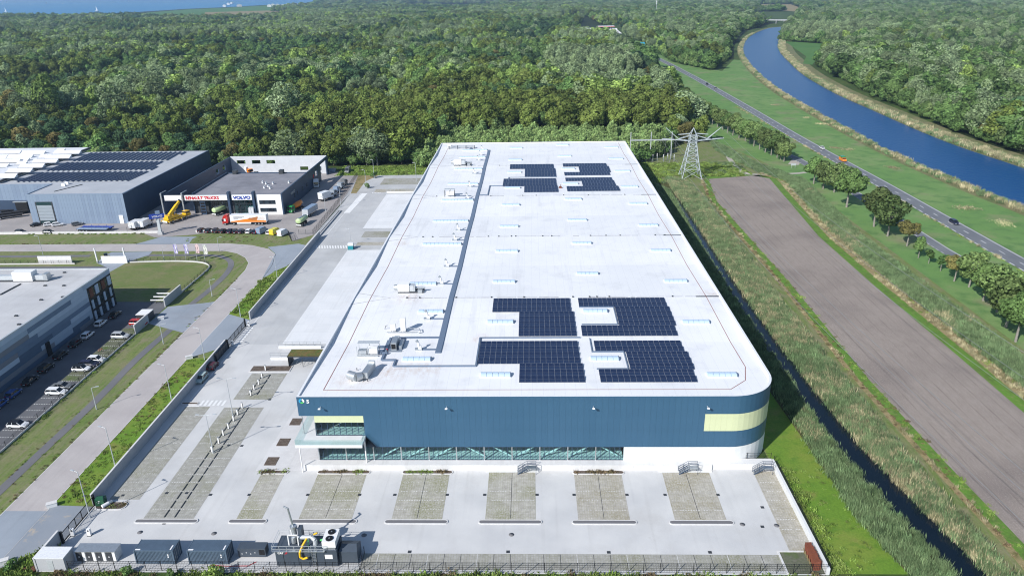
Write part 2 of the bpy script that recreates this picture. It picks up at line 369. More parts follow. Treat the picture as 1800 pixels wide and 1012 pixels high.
# ------------------------------------------------------------------ setting: ground, roads, water
o = sheet('ground', rect(-14000, 14000, -600, 30000), -.12, M['ground'])
fp = [(-4000, 372), (-80, 373), (-60, 372), (300, 372), (300, 480), (95, 480), (122, 1000), (98, 1725), (180, 1800), (250, 2600), (9000, 2600), (9000, 9000), (-4000, 5000)]
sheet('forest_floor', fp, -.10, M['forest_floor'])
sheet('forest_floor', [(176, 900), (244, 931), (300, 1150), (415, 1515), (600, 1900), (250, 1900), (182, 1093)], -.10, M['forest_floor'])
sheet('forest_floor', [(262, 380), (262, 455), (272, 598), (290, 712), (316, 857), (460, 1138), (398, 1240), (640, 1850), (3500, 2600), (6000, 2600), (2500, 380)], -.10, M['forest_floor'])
sheet('lake', [G(-700, 26), G(0, 25), G(180, 27), G(250, 21), G(330, 16), G(400, 13), G(470, 9), G(540, 6.5), G(570, 2), (-1700, 13000), (-1500, 30000), (-14000, 30000), (-14000, 3500)], -.06, M['lake'])
sheet('shore_field', [G(240, 24), G(330, 17), G(400, 14), G(470, 10), G(540, 8), G(640, 9), G(500, 17), G(470, 26), G(300, 30)], -.08, M['farmeadow'])
sheet('shore_field', [G(360, 22), G(470, 19), G(500, 18.5), G(480, 25), G(360, 27)], -.05, M['straw'])
sheet('grass', [(-330, 440), (-560, 440), (-560, 600), (-375, 570)], -.06, M['lush'])
sheet('gravel_path', ribbon(smooth_line(GL((-80, 190), (0, 203), (20, 207), (36, 213)), 4), 4), -.04, M['gravel'])
sheet('lake_inlet', [G(630, 12), G(668, 11), G(664, 14.5), G(635, 15)], -.06, M['lake'])
sheet('far_field', [G(695, 13), G(740, 9), G(850, 8), G(862, 12), G(780, 14)], -.06, M['straw'])
sheet('far_field', [G(1320, 8), G(1390, 8), G(1410, 15), G(1400, 21), G(1330, 14)], -.06, M['straw'])

riverL = [(534.7, 1664), (482, 1600), (381, 1363), (302, 1112), (259.6, 936), (230.3, 784), (210.1, 650), (200.7, 553), (194.4, 472), (191.1, 417), (189.8, 360), (191.7, 308), (194, 280), (196, 200), (196, 20)]
riverR = [(630, 1900), (560, 1720), (415.5, 1307), (341, 1073), (294, 880), (266, 748), (247, 620), (239.6, 531), (234, 463), (231.8, 415), (233, 380), (234.5, 353), (236, 250), (236, 20)]
RL, RR = smooth_line(riverL), smooth_line(riverR)
sheet('meadow', [(128, 20)]+[(140, 20), (140, 300), (132, 480), (112, 560), (121, 700), (128, 1000), (120, 1300), (180, 1300), (184, 1093), (176, 884), (200, 805), (244, 931)]+[p for p in RL if p[1] < 930], -.07, M['meadow'])
sheet('canal_bank', offset_line(RR, 19.5)+RR[::-1], -.065, M['bankgrass'])
sheet('canal_bank', RL+offset_line(RL, -7)[::-1], -.06, M['bankgrass'])
sheet('meadow', [(305.5, 871), (340, 960), (388, 1180), (395, 1235), (456, 1138), (420, 1080), (330, 900), (311, 857)], -.06, M['farmeadow'])
sheet('canal_bank', [(182, 900), (235, 930), (285, 1120), (400, 1480), (370, 1480), (255, 1130), (220, 960)], -.06, M['bankgrass'])
sheet('canal', [p for p in RL]+[p for p in RR[::-1]], -.03, M['canal'])
sheet('canal', [G(1424, 28), G(1432, 28), G(1456, 16), G(1449, 15)], -.03, M['canal'])
sheet('canal', [G(1462, 7), G(1476, 7), G(1486, 3), G(1476, 3)], -.03, M['canal'])

# right of the warehouse: lawn, reed beds, ditch, field
ditchL = [(p[0]-1.0, p[1]) for p in [(60.8, 310), (60.3, 286), (59.4, 258), (58.9, 237), (58.4, 196), (58.5, 170), (58.6, 150.7), (58.6, 137), (59.4, 122), (61, 108), (63.8, 92), (66, 70), (66, 40)]]
ditchR = [(62.2, 310), (62.6, 285), (62.3, 258), (62, 237), (61.6, 196), (61.8, 165), (62.6, 140), (63.8, 122), (65.6, 108), (68.2, 92), (72, 70), (72, 40)]
sheet('grass', rect(44.5, 140, 20, 480), -.075, M['verge'])
sheet('grass', [(44.6, 40), (60, 40), (59, 92), (54.4, 101), (53.8, 115), (52.4, 140), (50, 200), (49, 330), (48, 372), (45, 372)], -.06, M['lush'])
sheet('reed_bed', [(49, 330), (50, 200), (52.4, 140), (53.8, 115), (54.4, 101), (57, 88), (60, 40), (80, 40), (71.5, 90), (70.3, 120), (70, 160), (70, 200), (72, 300), (69, 335)], -.05, M['reedfloor'])
sheet('ditch', ditchL+ditchR[::-1], -.02, M['ditch'])
fieldL = [(80.6, 337.8), (77.9, 300), (75.5, 250), (75.9, 206), (75.4, 170), (75.2, 140), (75, 116), (75, 98), (75, 40)]
FL = [(82, 338), (77, 300)]+GL((1391, 500), (1528, 667), (1664, 814), (1800, 955))+[(77, 40)]
FRr = [(104, 344), (110, 338)]+GL((1439, 415), (1535, 500), (1685, 626), (1800, 725))+[(101, 40)]
sheet('grass_margin', offset_line(FL, -2.2)+[(p[0]+.2, p[1]) for p in FL[::-1]], -.03, M['bright'])
sheet('straw_margin', offset_line(FL, -3.4)+offset_line(FL, -1.9)[::-1], -.04, M['straw'])
sheet('grass_margin', FRr+offset_line(FRr, 3.0)[::-1], -.03, M['bright'])
sheet('straw_margin', offset_line(FRr, 2.8)+offset_line(FRr, 6.4)[::-1], -.045, M['straw'])
sheet('reed_bed', offset_line(FRr[1:], 6.0)+offset_line(FRr[1:], 14.5)[::-1], -.05, M['reedfloor'])
sheet('grass_margin', [(78, 350), (104, 349), (112, 340), (104, 343), (82, 337)], -.03, M['bright'])
sheet('field', FL+FRr[::-1], -.015, M['soil'])
sheet('lawn', [(118, 40), (136, 40), (136, 300), (134, 380), (122, 480), (106, 560), (100, 480), (104, 440), (118, 370), (121, 300)], -.05, M['meadow'])
sheet('gravel_path', ribbon(smooth_line(GL((1278, 268), (1283, 280), (1297, 296), (1310, 304), (1330, 306.5), (1395, 305), (1416, 303)), 4), 2.6), -.01, M['gravel'])

roadC = smooth_line([(97, 1850), (125, 1500), (148, 1200), (158, 960), (159.5, 805), (159.5, 695), (157.8, 556), (155.6, 449), (155.4, 393), (155.8, 330), (155.2, 258), (155, 222), (155, 40)])
sheet('main_road', ribbon(roadC, 7.6), .0, M['asphalt'])
servC = [(133, 400), (136.4, 379), (138, 332), (138, 280), (137.6, 238), (138.4, 222), (138.4, 40)]
sheet('service_road', ribbon(servC, 4.6), -.005, M['asphalt'])
sheet('service_road', ribbon([(136, 378), (130, 366)], 5), -.008, M['gravel'])
mk = MB()
def line_marks(pts, off, w, dash=None, z=.012):
    P = offset_line(pts, off); s = 0
    for a, b in zip(P, P[1:]):
        L = math.dist(a, b); t = (b[0]-a[0])/L, (b[1]-a[1])/L; n = (-t[1]*w/2, t[0]*w/2)
        segs = [(0, L)] if not dash else []
        if dash:
            k = math.floor(s/dash[1])*dash[1]
            while k < s+L:
                u, v_ = max(k-s, 0), min(k+dash[0]-s, L)
                if v_ > u: segs.append((u, v_))
                k += dash[1]
        for u, v_ in segs:
            A = (a[0]+t[0]*u, a[1]+t[1]*u); B = (a[0]+t[0]*v_, a[1]+t[1]*v_)
            mk.face([(A[0]-n[0], A[1]-n[1], z), (B[0]-n[0], B[1]-n[1], z), (B[0]+n[0], B[1]+n[1], z), (A[0]+n[0], A[1]+n[1], z)], M['roadline'])
        s += L
near = [p for p in roadC if p[1] < 1000]
line_marks(near, 0, .22, (3.2, 11)); line_marks(near, 3.3, .24, None); line_marks(near, -3.3, .28, (3, 5))
line_marks(servC, 2.0, .2, None); line_marks(servC, -2.0, .18, (1.5, 3))
tag(mk.build('road_markings'), kind='structure')

# left: verge, pink road, drives, footpath
sheet('verge', rect(-420, -77.3, 20, 263), -.07, M['verge'])
out = [(-84.6, 20), (-84.7, 187), (-84.3, 214), (-85.2, 226), (-87.5, 237), (-92, 243), (-99.6, 247.2), (-108.8, 249.4), (-192, 249.8), (-420, 250.5)]
inn = [(-420, 242.6), (-187, 242.2), (-106.7, 241.1), (-101.5, 238.5), (-97, 234), (-94, 228.7), (-92.7, 222), (-92.3, 206), (-92.2, 20)]
sheet('road', out+inn, -.02, M['road'])
edge = MB()
for P, d in ((out, .12), (inn, .12)):
    Q = offset_line(P, d); 
    for (a, b, c, e) in zip(P, P[1:], Q[1:], Q): edge.face([(a[0], a[1], -.012), (b[0], b[1], -.012), (c[0], c[1], -.012), (e[0], e[1], -.012)], M['kerb'])
tag(edge.build('kerb'), kind='structure')
sheet('road', rect(-92.1, -84.7, 20, 103), -.008, M['drive'])
sheet('driveway', [(-84.6, 88.5), (-77.3, 95), (-77.3, 104.2), (-84.6, 104.6)], -.004, M['drive_worn'])
sheet('driveway', [(-84.7, 160.5), (-77.3, 167), (-77.3, 183), (-84.7, 187)], -.012, M['drive'])
sheet('driveway', [(-84.5, 214), (-82, 222), (-77.3, 231), (-77.3, 245), (-83, 248.5), (-93, 245), (-88, 238)], -.012, M['drive'])
sheet('driveway', GL((236, 429.5), (270, 420), (283, 416), (346, 416), (338, 420), (332, 429)), -.012, M['drive'])
sheet('driveway', [(-104.6, 181), (-92.3, 175), (-92.3, 196), (-95, 195), (-104.4, 192.5)], -.012, M['drive'])
sheet('driveway', GL((196, 443), (268, 442), (262, 448), (240, 455), (222, 462), (191, 479), (188, 470), (170, 462), (182, 450)), -.010, M['drive'])
sheet('depot_yard', [(-420, 226.5), (-139, 226.5), (-138, 196), (-420, 196)], -.02, M['depot'])
sheet('depot_yard', [(-139, 196.5), (-105, 196), (-104.7, 180), (-104.5, 60), (-121, 60), (-121, 196)], -.022, M['depot'])
sheet('sidewalk', ribbon(smooth_line([(-97, 20), (-96.8, 108), (-96.6, 140), (-97.4, 160), (-96.4, 183)], 3), 1.9), -.03, M['sidewalk'])
sheet('sidewalk', ribbon(smooth_line([(-98.5, 193), (-97.5, 206), (-97.6, 218), (-99.5, 228), (-104, 234), (-112, 236.8), (-142, 237.2)], 4), 1.9), -.03, M['sidewalk'])
sheet('sidewalk', rect(-420, -152, 236, 238), -.03, M['sidewalk'])
lawnP = [(-139, 224), (-135, 229.5), (-121, 230.3), (-109, 228.6), (-105.4, 223.5), (-105.2, 203), (-105.2, 196.5), (-138, 196.5)]
sheet('lawn', lawnP, -.015, M['lawn'])
bt = MB()
for i in range(23):
    y = 118+i*2.6
    for k in range(9): bt.box(-109.6+k*.55, -109.3+k*.55, y-.06, y+.06, -.01, .012, M['dashline'])
sheet('parking_bays', rect(-109.8, -104.9, 116, 149), -.012, M['depot'])
sheet('parking_bays', rect(-109.8, -104.9, 149, 178), -.012, M['bay_green'])
tag(bt.build('bay_markings'), kind='structure')

# dealer and hall yards
sheet('dealer_yard', [(-420, 263), (-145, 261.5), (-139, 257), (-126, 260), (-114.8, 264.6), (-90, 259.4), (-86, 251.5), (-80.2, 259), (-80.5, 300), (-84, 362), (-420, 362)], -.03, M['dealerpave'])
sheet('grass_verge', [(-126, 260), (-115, 264.4), (-90.5, 259.4), (-88, 252), (-98, 249), (-109, 250.3), (-122, 250.5), (-127, 253)], -.035, M['verge'])

# warehouse grounds
yard = sheet('yard', [(-77.2, 88.6), (44.6, 88.6), (44.6, 116.4), (-43, 116.4), (-43, 168), (-77.2, 168)], -.01, M['paving'])
sheet('goods_yard', [(-77.2, 168), (-43, 168), (-43, 318), (-64, 318), (-80, 318), (-80, 245), (-77.2, 245)], -.01, M['paving2'])
sheet('goods_yard', [(-80, 318), (-43, 318), (-43, 362), (-84, 362), (-80.5, 300)], -.012, M['paving2'])
sheet('loading_apron', rect(-63.7, -43, 168, 241), .012, M['apron'])
sheet('loading_apron', rect(-63.7, -43, 266, 316), .012, M['apron'])
sheet('parking_bays', rect(-62, -44, 246, 249.5), .006, M['bay_brown'])
sheet('parking_bays', rect(-62, -44, 255, 262), .006, M['bay_clean'])
sheet('parking_bays', rect(-70, -44, 319.5, 325), .008, M['bay_brown'])
sheet('parking_bays', rect(-70, -44, 333, 345), .008, M['bay_clean'])
sheet('grass_verge', rect(-95, -40, 352, 372), -.004, M['lush'])
sheet('grass_verge', [(-84, 352), (-80, 318), (-77.5, 318), (-78, 340), (-74, 352)], .004, M['straw'])
sheet('grass_verge', rect(-84.6, -77.3, 104.6, 160.5), -.05, M['lush'])
sheet('grass_verge', [(-84.7, 187), (-77.3, 183), (-77.3, 231), (-82, 222), (-84.5, 214)], -.05, M['lush'])
sheet('grass_strip', rect(-77.5, 60, 60, 88.9), -.05, M['ground'])
sheet('grass_strip', [(-84.6, 60), (-77.3, 60), (-77.3, 95), (-84.6, 88)], -.045, M['lush'])

BAYS = [(-66.7, -58.0, 101.1, 137.3, 'bay_clean'), (-66.0, -57.6, 140.6, 152.6, 'bay_clean'), (-50.6, -46.2, 101.1, 114.2, 'bay'), (-39.9, -30.8, 101.1, 114.2, 'bay'), (-24.0, -15.4, 101.1, 114.2, 'bay'), (-8.1, .45, 101.1, 114.2, 'bay'),
        (7.6, 16.3, 101.1, 114.2, 'bay_brown'), (23.8, 32.4, 101.1, 114.2, 'bay_brown'), (40.5, 44.4, 93.8, 114.6, 'bay_brown'), (-75.3, -69.9, 106.2, 137.6, 'bay_clean')]
mk = MB()
for i, (x0, x1, y0, y1, m) in enumerate(BAYS):
    sheet('parking_bays', rect(x0, x1, y0, y1), .004+.0005*i, M[m])
    y = y0+2.5; k = 0
    while y < y1-1:
        k += 1
        segs = [(x0+.4, x1-.4)]
        if i > 1 and k % 4 == 0: segs = [(x0+.4, (x0+x1)/2-1)]
        for a, b in segs:
            x = a
            while x < b:
                if RNG.random() < .8: mk.box(x, x+.24, y-.05, y+.05, .004, .016, M['dashline'])
                x += .45
        y += 2.5
    if 2 < i < 8: mk.box((x0+x1)/2-.04, (x0+x1)/2+.04, y0+.3, y1-.3, .004, .015, M['duct' if 0 else 'dark'])
sheet('parking_bays', rect(-27, 38.5, 89.4, 92.9), .004, M['bay_clean'])
sheet('parking_bays', rect(38.8, 44.3, 88.8, 93.5), .006, M['bay_green'])
mk.box(38.5, 38.8, 88.8, 93.4, 0, .1, M['kerb']); mk.box(38.5, 44.3, 93.5, 93.75, 0, .1, M['kerb'])
for k in range(24): mk.box(-24.6+k*2.62, -24.53+k*2.62, 89.5, 92.8, .004, .016, M['dark' if k % 3 else 'dashline'])
def zebra(x0, x1, y0, y1, n, along='x', sk=0):
    for k in range(n):
        if along == 'x':
            a = x0+(x1-x0)*k/n; b = a+(x1-x0)/n*.55
            mk.face([(a, y0, .018), (b, y0, .018), (b+sk, y1, .018), (a+sk, y1, .018)], M['roadline'])
        else:
            a = y0+(y1-y0)*k/n; b = a+(y1-y0)/n*.6
            mk.face([(x0, a, .018), (x1, a, .018), (x1, b, .018), (x0, b, .018)], M['roadline'])
zebra(-72.6, -66.8, 138.0, 140.3, 6); zebra(-75.2, -63.8, 243, 246, 12, 'x', -.9); zebra(-76.3, -74.5, 166.8, 178.6, 9, 'y'); zebra(-70.5, -66.5, 317.5, 319.3, 6)
for (y0, y1) in ((140.5, 166), (179, 318)): mk.box(-75.5, -75.3, y0, y1, .004, .016, M['roadline'])
mk.box(-75.4, -72.4, 137.7, 137.95, .004, .016, M['roadline'])
mk.face([(-75.9, 287, .017), (-73.4, 287, .017), (-72.4, 318, .017), (-75, 318, .017)], M['roadline'])
tag(mk.build('yard_markings'), kind='structure')
sheet('plaza', [(-52, 114.6), (-43, 114.6), (-40.3, 116.4), (-40.3, 134), (-43, 139), (-51, 137.5)], .02, M['tiles'])
dg = MB(); dg.box(-.28, .28, -.28, .28, 0, .03, M['dark']); dgm = dg.data('drain_grate')
for (px, py) in ((148, 871), (216, 870), (293, 866), (328, 866), (370, 869), (438, 869), (541, 869), (632, 869), (694, 869), (786, 869), (852, 869), (944, 869), (1009, 869), (1102, 869), (1169, 869), (1262, 869), (720, 969), (893, 969), (1070, 970), (1248, 970), (289, 919), (434, 917), (570, 917), (731, 918), (895, 918), (1063, 918), (1231, 918), (1340, 891), (1340, 925), (425, 783), (402, 782), (474, 702)):
    x, y = G(px, py); mobj('drain_grate', dgm, yard, (x, y, .0))
for (px, py) in ((376, 937), (640, 940), (899, 939), (1305, 921), (1365, 923), (246, 935)):
    x, y = G(px, py); b = MB(); b.lathe([(.45, 0), (.45, .02)], 12, M['duct'] if 0 else M['sidewalk']); b.build('manhole_cover', yard, (x, y, .004))
# ------------------------------------------------------------------ the big warehouse
H = 14.8; X0, X1, YF, YB, RC = -43.0, 45.0, 116.4, 354.6, 8.7
SEAMS = [116.4, 163.2, 210.2, 256.8, 305.5, 354.6]
def roof_z(y):
    for a, b in zip(SEAMS, SEAMS[1:]):
        if a <= y <= b: return 14.55-.6*(1-abs((y-a)/(b-a)*2-1))
    return 14.55
arc = [(X1-RC+RC*math.sin(t), YF+RC-RC*math.cos(t)) for t in [math.pi/2*i/12 for i in range(13)]]
wh = thing('warehouse', 'huge flat white roofed warehouse with blue grey cladding and one rounded corner', 'warehouse', (0, 0, 0))
# roof surface as strips between seams and mid lines
b = MB(); ys = sorted(set(SEAMS+[(a+c)/2 for a, c in zip(SEAMS, SEAMS[1:])]+[p[1] for p in arc]))
def xr(y):
    if y >= YF+RC: return X1
    return X1-RC+math.sqrt(max(0, RC*RC-(YF+RC-y)**2))
for a, c in zip(ys, ys[1:]):
    b.face([(X0+.3, a, roof_z(a)), (xr(a)-.3, a, roof_z(a)), (xr(c)-.3, c, roof_z(c)), (X0+.3, c, roof_z(c))], M['roof'])
b.build('roof', wh)
# parapet
outer = [(X0, YB), (X0, YF)]+arc+[(X1, YB)]
b = MB()
inner = [(X0+.4, YB-.4), (X0+.4, YF+.4)]+[(X1-RC+(RC-.4)*math.sin(t), YF+RC-(RC-.4)*math.cos(t)) for t in [math.pi/2*i/12 for i in range(13)]]+[(X1-.4, YB-.4)]
n = len(outer)
for i in range(n):
    j = (i+1) % n; p, q, r, s_ = outer[i], outer[j], inner[j], inner[i]
    b.face([(*p, H), (*q, H), (*r, H), (*s_, H)], M['roof_edge']); b.face([(*s_, H), (*r, H), (*r, 13.7), (*s_, 13.7)], M['roof_edge'])
b.build('parapet', wh)
# backing walls (behind panels) - left side stands back under the corner overhang
b = MB(); wi = .12
pf = [(-29.0, YF+wi), (X1-RC, YF+wi)]+[(X1-RC+(RC-wi)*math.sin(t), YF+RC-(RC-wi)*math.cos(t)) for t in [math.pi/2*i/12 for i in range(1, 13)]]+[(X1-wi, YB), (X0, YB), (X0, 131)]
def wallrun(P, z0, z1, m):
    for p, q in zip(P, P[1:]): b.face([(*p, z0), (*q, z0), (*q, z1), (*p, z1)], m)
wallrun([(-29.0, YF+wi)]+pf[1:14], 4.1, H-.03, M['clad'])
wallrun([(X1-wi, YF+RC), (X1-wi, YB), (X0, YB)], 0, H-.03, M['clad'])
wallrun([(X0, YB), (X0, 131)], 0, H-.03, M['clad']); wallrun([(X0, 131), (X0, YF+wi)], 10.8, H-.03, M['clad']); wallrun([(X0, YF+wi), (-29.0, YF+wi)], 10.8, H-.03, M['clad'])
wallrun([(X0, 131), (-40.2, 131), (-40.2, YF+.3)], 0, 10.8, M['darkblue'])
b.face([(X0, YF, 10.8), (X0, 131, 10.8), (-40.2, 131, 10.8), (-40.2, YF, 10.8)], M['dark'])
b.build('wall', wh)
# wall of front cladding panels
def panel_mesh(w, h, m, d=.1, bend=0):
    k = MB(); k.box(-w/2, w/2, 0, d, 0, h, m); return k.data('cladding_panel')
W = 1.1; pm = {}
def panel(cx, cy, z0, z1, rot, m, w=W):
    key = (round(z1-z0, 2), m, round(w, 2))
    if key not in pm: pm[key] = panel_mesh(w-.012, z1-z0, M[m])
    return mobj('cladding_panel' if m != 'lime' else 'lime_panel', pm[key], wh, (cx, cy, z0), rot)
nP = 55; w55 = (31.3+29.1)/nP
for i in range(nP): panel(-29.1+w55*(i+.5), YF, 4.1, H-.02, 0, ('clad', 'clad2')[RNG.random() < .4], w55)
n2 = 11; wl = (-31.1+43)/n2
for i in range(n2): panel(-43+wl*(i+.5), YF, 10.8, H-.02, 0, ('clad', 'clad2')[i % 2], wl)
# the slanting cut beside the terrace
b = MB(); b.mesh([(-31.1, YF, 10.8), (-31.1, YF, 6.4), (-29.1, YF, 4.1), (-29.1, YF, H-.02), (-31.1, YF, H-.02)]+[(x, YF+.1, z) for x, z in ((-31.1, 10.8), (-31.1, 6.4), (-29.1, 4.1), (-29.1, H-.02), (-31.1, H-.02))], [(0, 1, 2, 3, 4), (5, 9, 8, 7, 6), (0, 5, 6, 1), (1, 6, 7, 2)], M['clad'])
b.build('cladding_panel', wh)
b = MB(); b.face([(-31.1, YF+.1, 6.4), (-31.1, YF+4, 6.4), (-29.1, YF+4, 4.1), (-29.1, YF+.1, 4.1)], M['dark']); b.face([(-31.1, YF+.1, 6.4), (-31.1, YF+.1, 4.1), (-31.1, YF+4, 4.1), (-31.1, YF+4, 6.4)], M['dark']); b.build('soffit', wh)
npn = 5; wr = (36.3-31.3)/npn
def band(cx, cy, rot, w):
    panel(cx, cy, 11.1, H-.02, rot, 'clad', w); panel(cx, cy, 7.5, 11.08, rot, 'lime', w); panel(cx, cy, 4.1, 7.48, rot, 'clad', w)
for i in range(npn): band(31.3+wr*(i+.5), YF, 0, wr)
na = 13; da = math.pi/2/na
for i in range(na):
    t = da*(i+.5); band(X1-RC+RC*math.sin(t), YF+RC-RC*math.cos(t), t, 2*RC*math.sin(da/2)+.02)
for i in range(6): band(X1, YF+RC+1.1*(i+.5), math.pi/2, 1.1)
# plinth
b = MB(); P = [(16.9, YF-.03), (X1-RC, YF-.03)]+[(X1-RC+(RC+.03)*math.sin(t), YF+RC-(RC+.03)*math.cos(t)) for t in [math.pi/2*i/12 for i in range(1, 13)]]+[(X1+.03, 160)]
for p, q in zip(P, P[1:]): b.face([(*p, 0), (*q, 0), (*q, 4.08), (*p, 4.08)], M['plinth'])
b.face([(16.9, YF-.03, 0), (16.9, YF+.4, 0), (16.9, YF+.4, 4.08), (16.9, YF-.03, 4.08)], M['plinth'])
b.build('plinth', wh)
for x, w, h in ((27.9, .95, 2.2), (25.8, .9, 1.0), (31.2, .9, 1.0)):
    b = MB(); b.box(x-w/2, x+w/2, YF-.09, YF-.03, 1.25 if h > 2 else 2.0, 3.3 if h > 2 else 2.9, M['white']); b.build('door' if h > 2 else 'hatch', wh)
# ground-floor glazing X -40.2..16.9, z 1.2..4.1 with bays of 5 m
b = MB(); b.box(-40.2, 16.9, YF+.35, YF+8.5, 1.12, 1.2, M['apron']); b.build('interior_floor', wh)
b = MB(); b.face([(-40, YF+8.4, 1.2), (16.9, YF+8.4, 1.2), (16.9, YF+8.4, 4.1), (-40, YF+8.4, 4.1)], M['darkblue']); b.face([(-40.2, YF+.1, 4.1), (16.9, YF+.1, 4.1), (16.9, YF+8.4, 4.1), (-40.2, YF+8.4, 4.1)], M['concrete']); b.build('interior_wall', wh)
NPN = 66; pw_ = 57.1/NPN
k = MB(); k.face([(-pw_/2+.03, 0, 0), (pw_/2-.03, 0, 0), (pw_/2-.03, 0, 2.82), (-pw_/2+.03, 0, 2.82)], M['glass']); gm = k.data('window_pane')
k = MB(); k.box(-.04, .04, -.05, .08, 0, 2.88, M['darkblue']); mm = k.data('mullion')
k = MB(); k.box(-.10, .10, -.08, .2, 0, 2.88, M['steel']); bmn = k.data('bay_post')
for i in range(NPN):
    mobj('window_pane', gm, wh, (-40.2+pw_*(i+.5), YF+.05, 1.25))
    mobj('bay_post' if i % 6 == 0 else 'mullion', bmn if i % 6 == 0 else mm, wh, (-40.2+pw_*i, YF+.02, 1.2))
b = MB(); b.box(-40.2, 16.9, YF-.02, YF+.16, 1.2, 1.27, M['darkblue']); b.box(-40.2, 16.9, YF-.02, YF+.16, 4.03, 4.09, M['darkblue']); b.box(-40.2, 16.9, YF+.0, YF+.1, 1.9, 1.95, M['darkblue']); b.build('window_frame', wh)
x = -29.2
for i, up in enumerate((1, 1, 1, 0, 0, 1, 1, 1, 0)):
    a = -28.6+i*5.05; c = a+4.6
    if c < 16.8:
        b = MB(); b.bar((a, YF+1.1, 1.25 if up else 4.0), (c, YF+1.1, 4.0 if up else 1.25), .22, M['white']); b.build('brace', wh)
# terrace windows z 6.6..9.4, lintel 9.4..10.8
b = MB(); b.box(-40.2, -31.1, YF-.02, YF+.12, 9.4, 10.78, M['lime']); b.build('lime_lintel', wh)
b = MB(); b.box(-40.2, -31.1, YF+.35, YF+7, 6.5, 6.58, M['tiles']); b.build('interior_floor', wh)
b = MB(); b.face([(-40, YF+6.8, 6.5), (-31, YF+6.8, 6.5), (-31, YF+6.8, 9.4), (-40, YF+6.8, 9.4)], M['darkblue']); b.face([(-31.1, YF+.1, 6.5), (-31.1, YF+6.9, 6.5), (-31.1, YF+6.9, 9.4), (-31.1, YF+.1, 9.4)], M['darkblue']); b.build('interior_wall', wh)
nw = 8; wv = 9.1/nw
k = MB(); k.face([(-wv/2+.03, 0, 0), (wv/2-.03, 0, 0), (wv/2-.03, 0, 1.33), (-wv/2+.03, 0, 1.33)], M['glass']); gm2 = k.data('window_pane')
for i in range(nw):
    for r in range(2): mobj('window_pane', gm2, wh, (-40.2+wv*(i+.5), YF+.05, 6.66+r*1.38))
b = MB()
for i in range(nw+1): b.box(-40.2+wv*i-.04, -40.2+wv*i+.04, YF-.01, YF+.12, 6.6, 9.4, M['darkblue'])
for z in (6.6, 8.0, 9.36): b.box(-40.2, -31.1, YF-.015, YF+.11, z, z+.05, M['darkblue'])
b.build('window_frame', wh)
# terrace slab, column and glass balustrade
b = MB(); b.box(-43.3, -31.0, 113.2, YF-.05, 6.0, 6.6, M['plinth']); b.box(-43.3, -40.25, YF-.05, 128, 6.0, 6.6, M['plinth']); b.build('terrace_slab', wh)
k = MB(); k.box(-.6, .6, -.012, .012, 0, 1.05, M['balglass']); bg_ = k.data('balustrade_pane')
for i in range(10): mobj('balustrade_pane', bg_, wh, (-42.7+i*1.22, 113.32, 6.6))
for i in range(11): mobj('balustrade_pane', bg_, wh, (-43.2, 113.95+i*1.22, 6.6), math.pi/2)
for i in range(3): mobj('balustrade_pane', bg_, wh, (-31.1, 113.95+i*.9, 6.6), math.pi/2, (.72, 1, 1))
b = MB(); b.tube((-42.6, 116.9, 6.6), (-42.6, 116.9, 10.8), .07, 8, M['steel']); b.build('column', wh)
b = MB(); b.tube((-31.1, 115.6, 1.2), (-31.1, 115.6, 6.0), .13, 10, M['white']); b.build('column', wh)
b = MB(); b.tube((-42.9, 114.2, 0), (-42.9, 114.2, 6.0), .1, 10, M['white']); b.build('column', wh)
# podium with planters and steps
b = MB(); b.box(-42.8, 33, 114.75, YF-.04, -.02, 1.2, M['podium']); b.box(33, 44.4, 115.1, YF+.4, -.02, 1.25, M['podium'])
b.build('podium', wh)
# floodlights on the cladding
for x in (-38.7, -15.6, 11.0, 31.5):
    b = MB(); b.bar((x, YF, 12.75), (x, YF-.9, 12.95), .07, M['white']); b.obox(x, YF-1.0, 12.8, 12.95, .45, .35, 0, M['white']); b.build('floodlight', wh)
# house number 5 and round logo on the corner
def text_mesh(s, size, depth, m, bold=.0, sp=1.0):
    cu = bpy.data.curves.new('lettering', 'FONT'); cu.body = s; cu.size = size; cu.extrude = depth/2; cu.offset = bold; cu.space_character = sp; cu.align_x = 'LEFT'; cu.resolution_u = 3
    t = bpy.data.objects.new('lettering', cu); me = bpy.data.meshes.new_from_object(t); bpy.data.objects.remove(t); bpy.data.curves.remove(cu)
    me.materials.clear(); me.materials.append(m); me.name = 'lettering'
    co = np.empty(len(me.vertices)*3); me.vertices.foreach_get('co', co); co = co.reshape(-1, 3)
    return me, co[:, 0].min(), co[:, 0].max(), co[:, 1].min(), co[:, 1].max()
def lettering(parent, s, loc, width, height, m, rotz=0, bold=.0, depth=.08, name='lettering'):
    me, a, c, d, e = text_mesh(s, 1, depth, m, bold)
    sx, sy = width/(c-a), height/(e-d)
    return mobj(name, me, parent, loc, (math.pi/2, 0, rotz), (sx, sy, 1))
lettering(wh, '5', (-41.2, YF-.06, 13.55), .5, .75, M['lwhite'], bold=.03, name='house_number')
b = MB()
def ring(cx, cz, r0, r1, a0, a1, m, y=YF-.05, n=10):
    for i in range(n):
        t, u = a0+(a1-a0)*i/n, a0+(a1-a0)*(i+1)/n
        b.face([(cx+r*math.cos(v), y, cz+r*math.sin(v)) for r, v in ((r0, t), (r1, t), (r1, u), (r0, u))][::-1], m)
ring(-42.1, 13.95, .2, .52, 1.5, 4.0, M['lcyan']); ring(-42.1, 13.95, .2, .52, 4.1, 5.6, M['lgreen']); ring(-42.1, 13.95, .2, .52, 5.7, 7.6, M['lwhite'])
b.build('logo', wh)
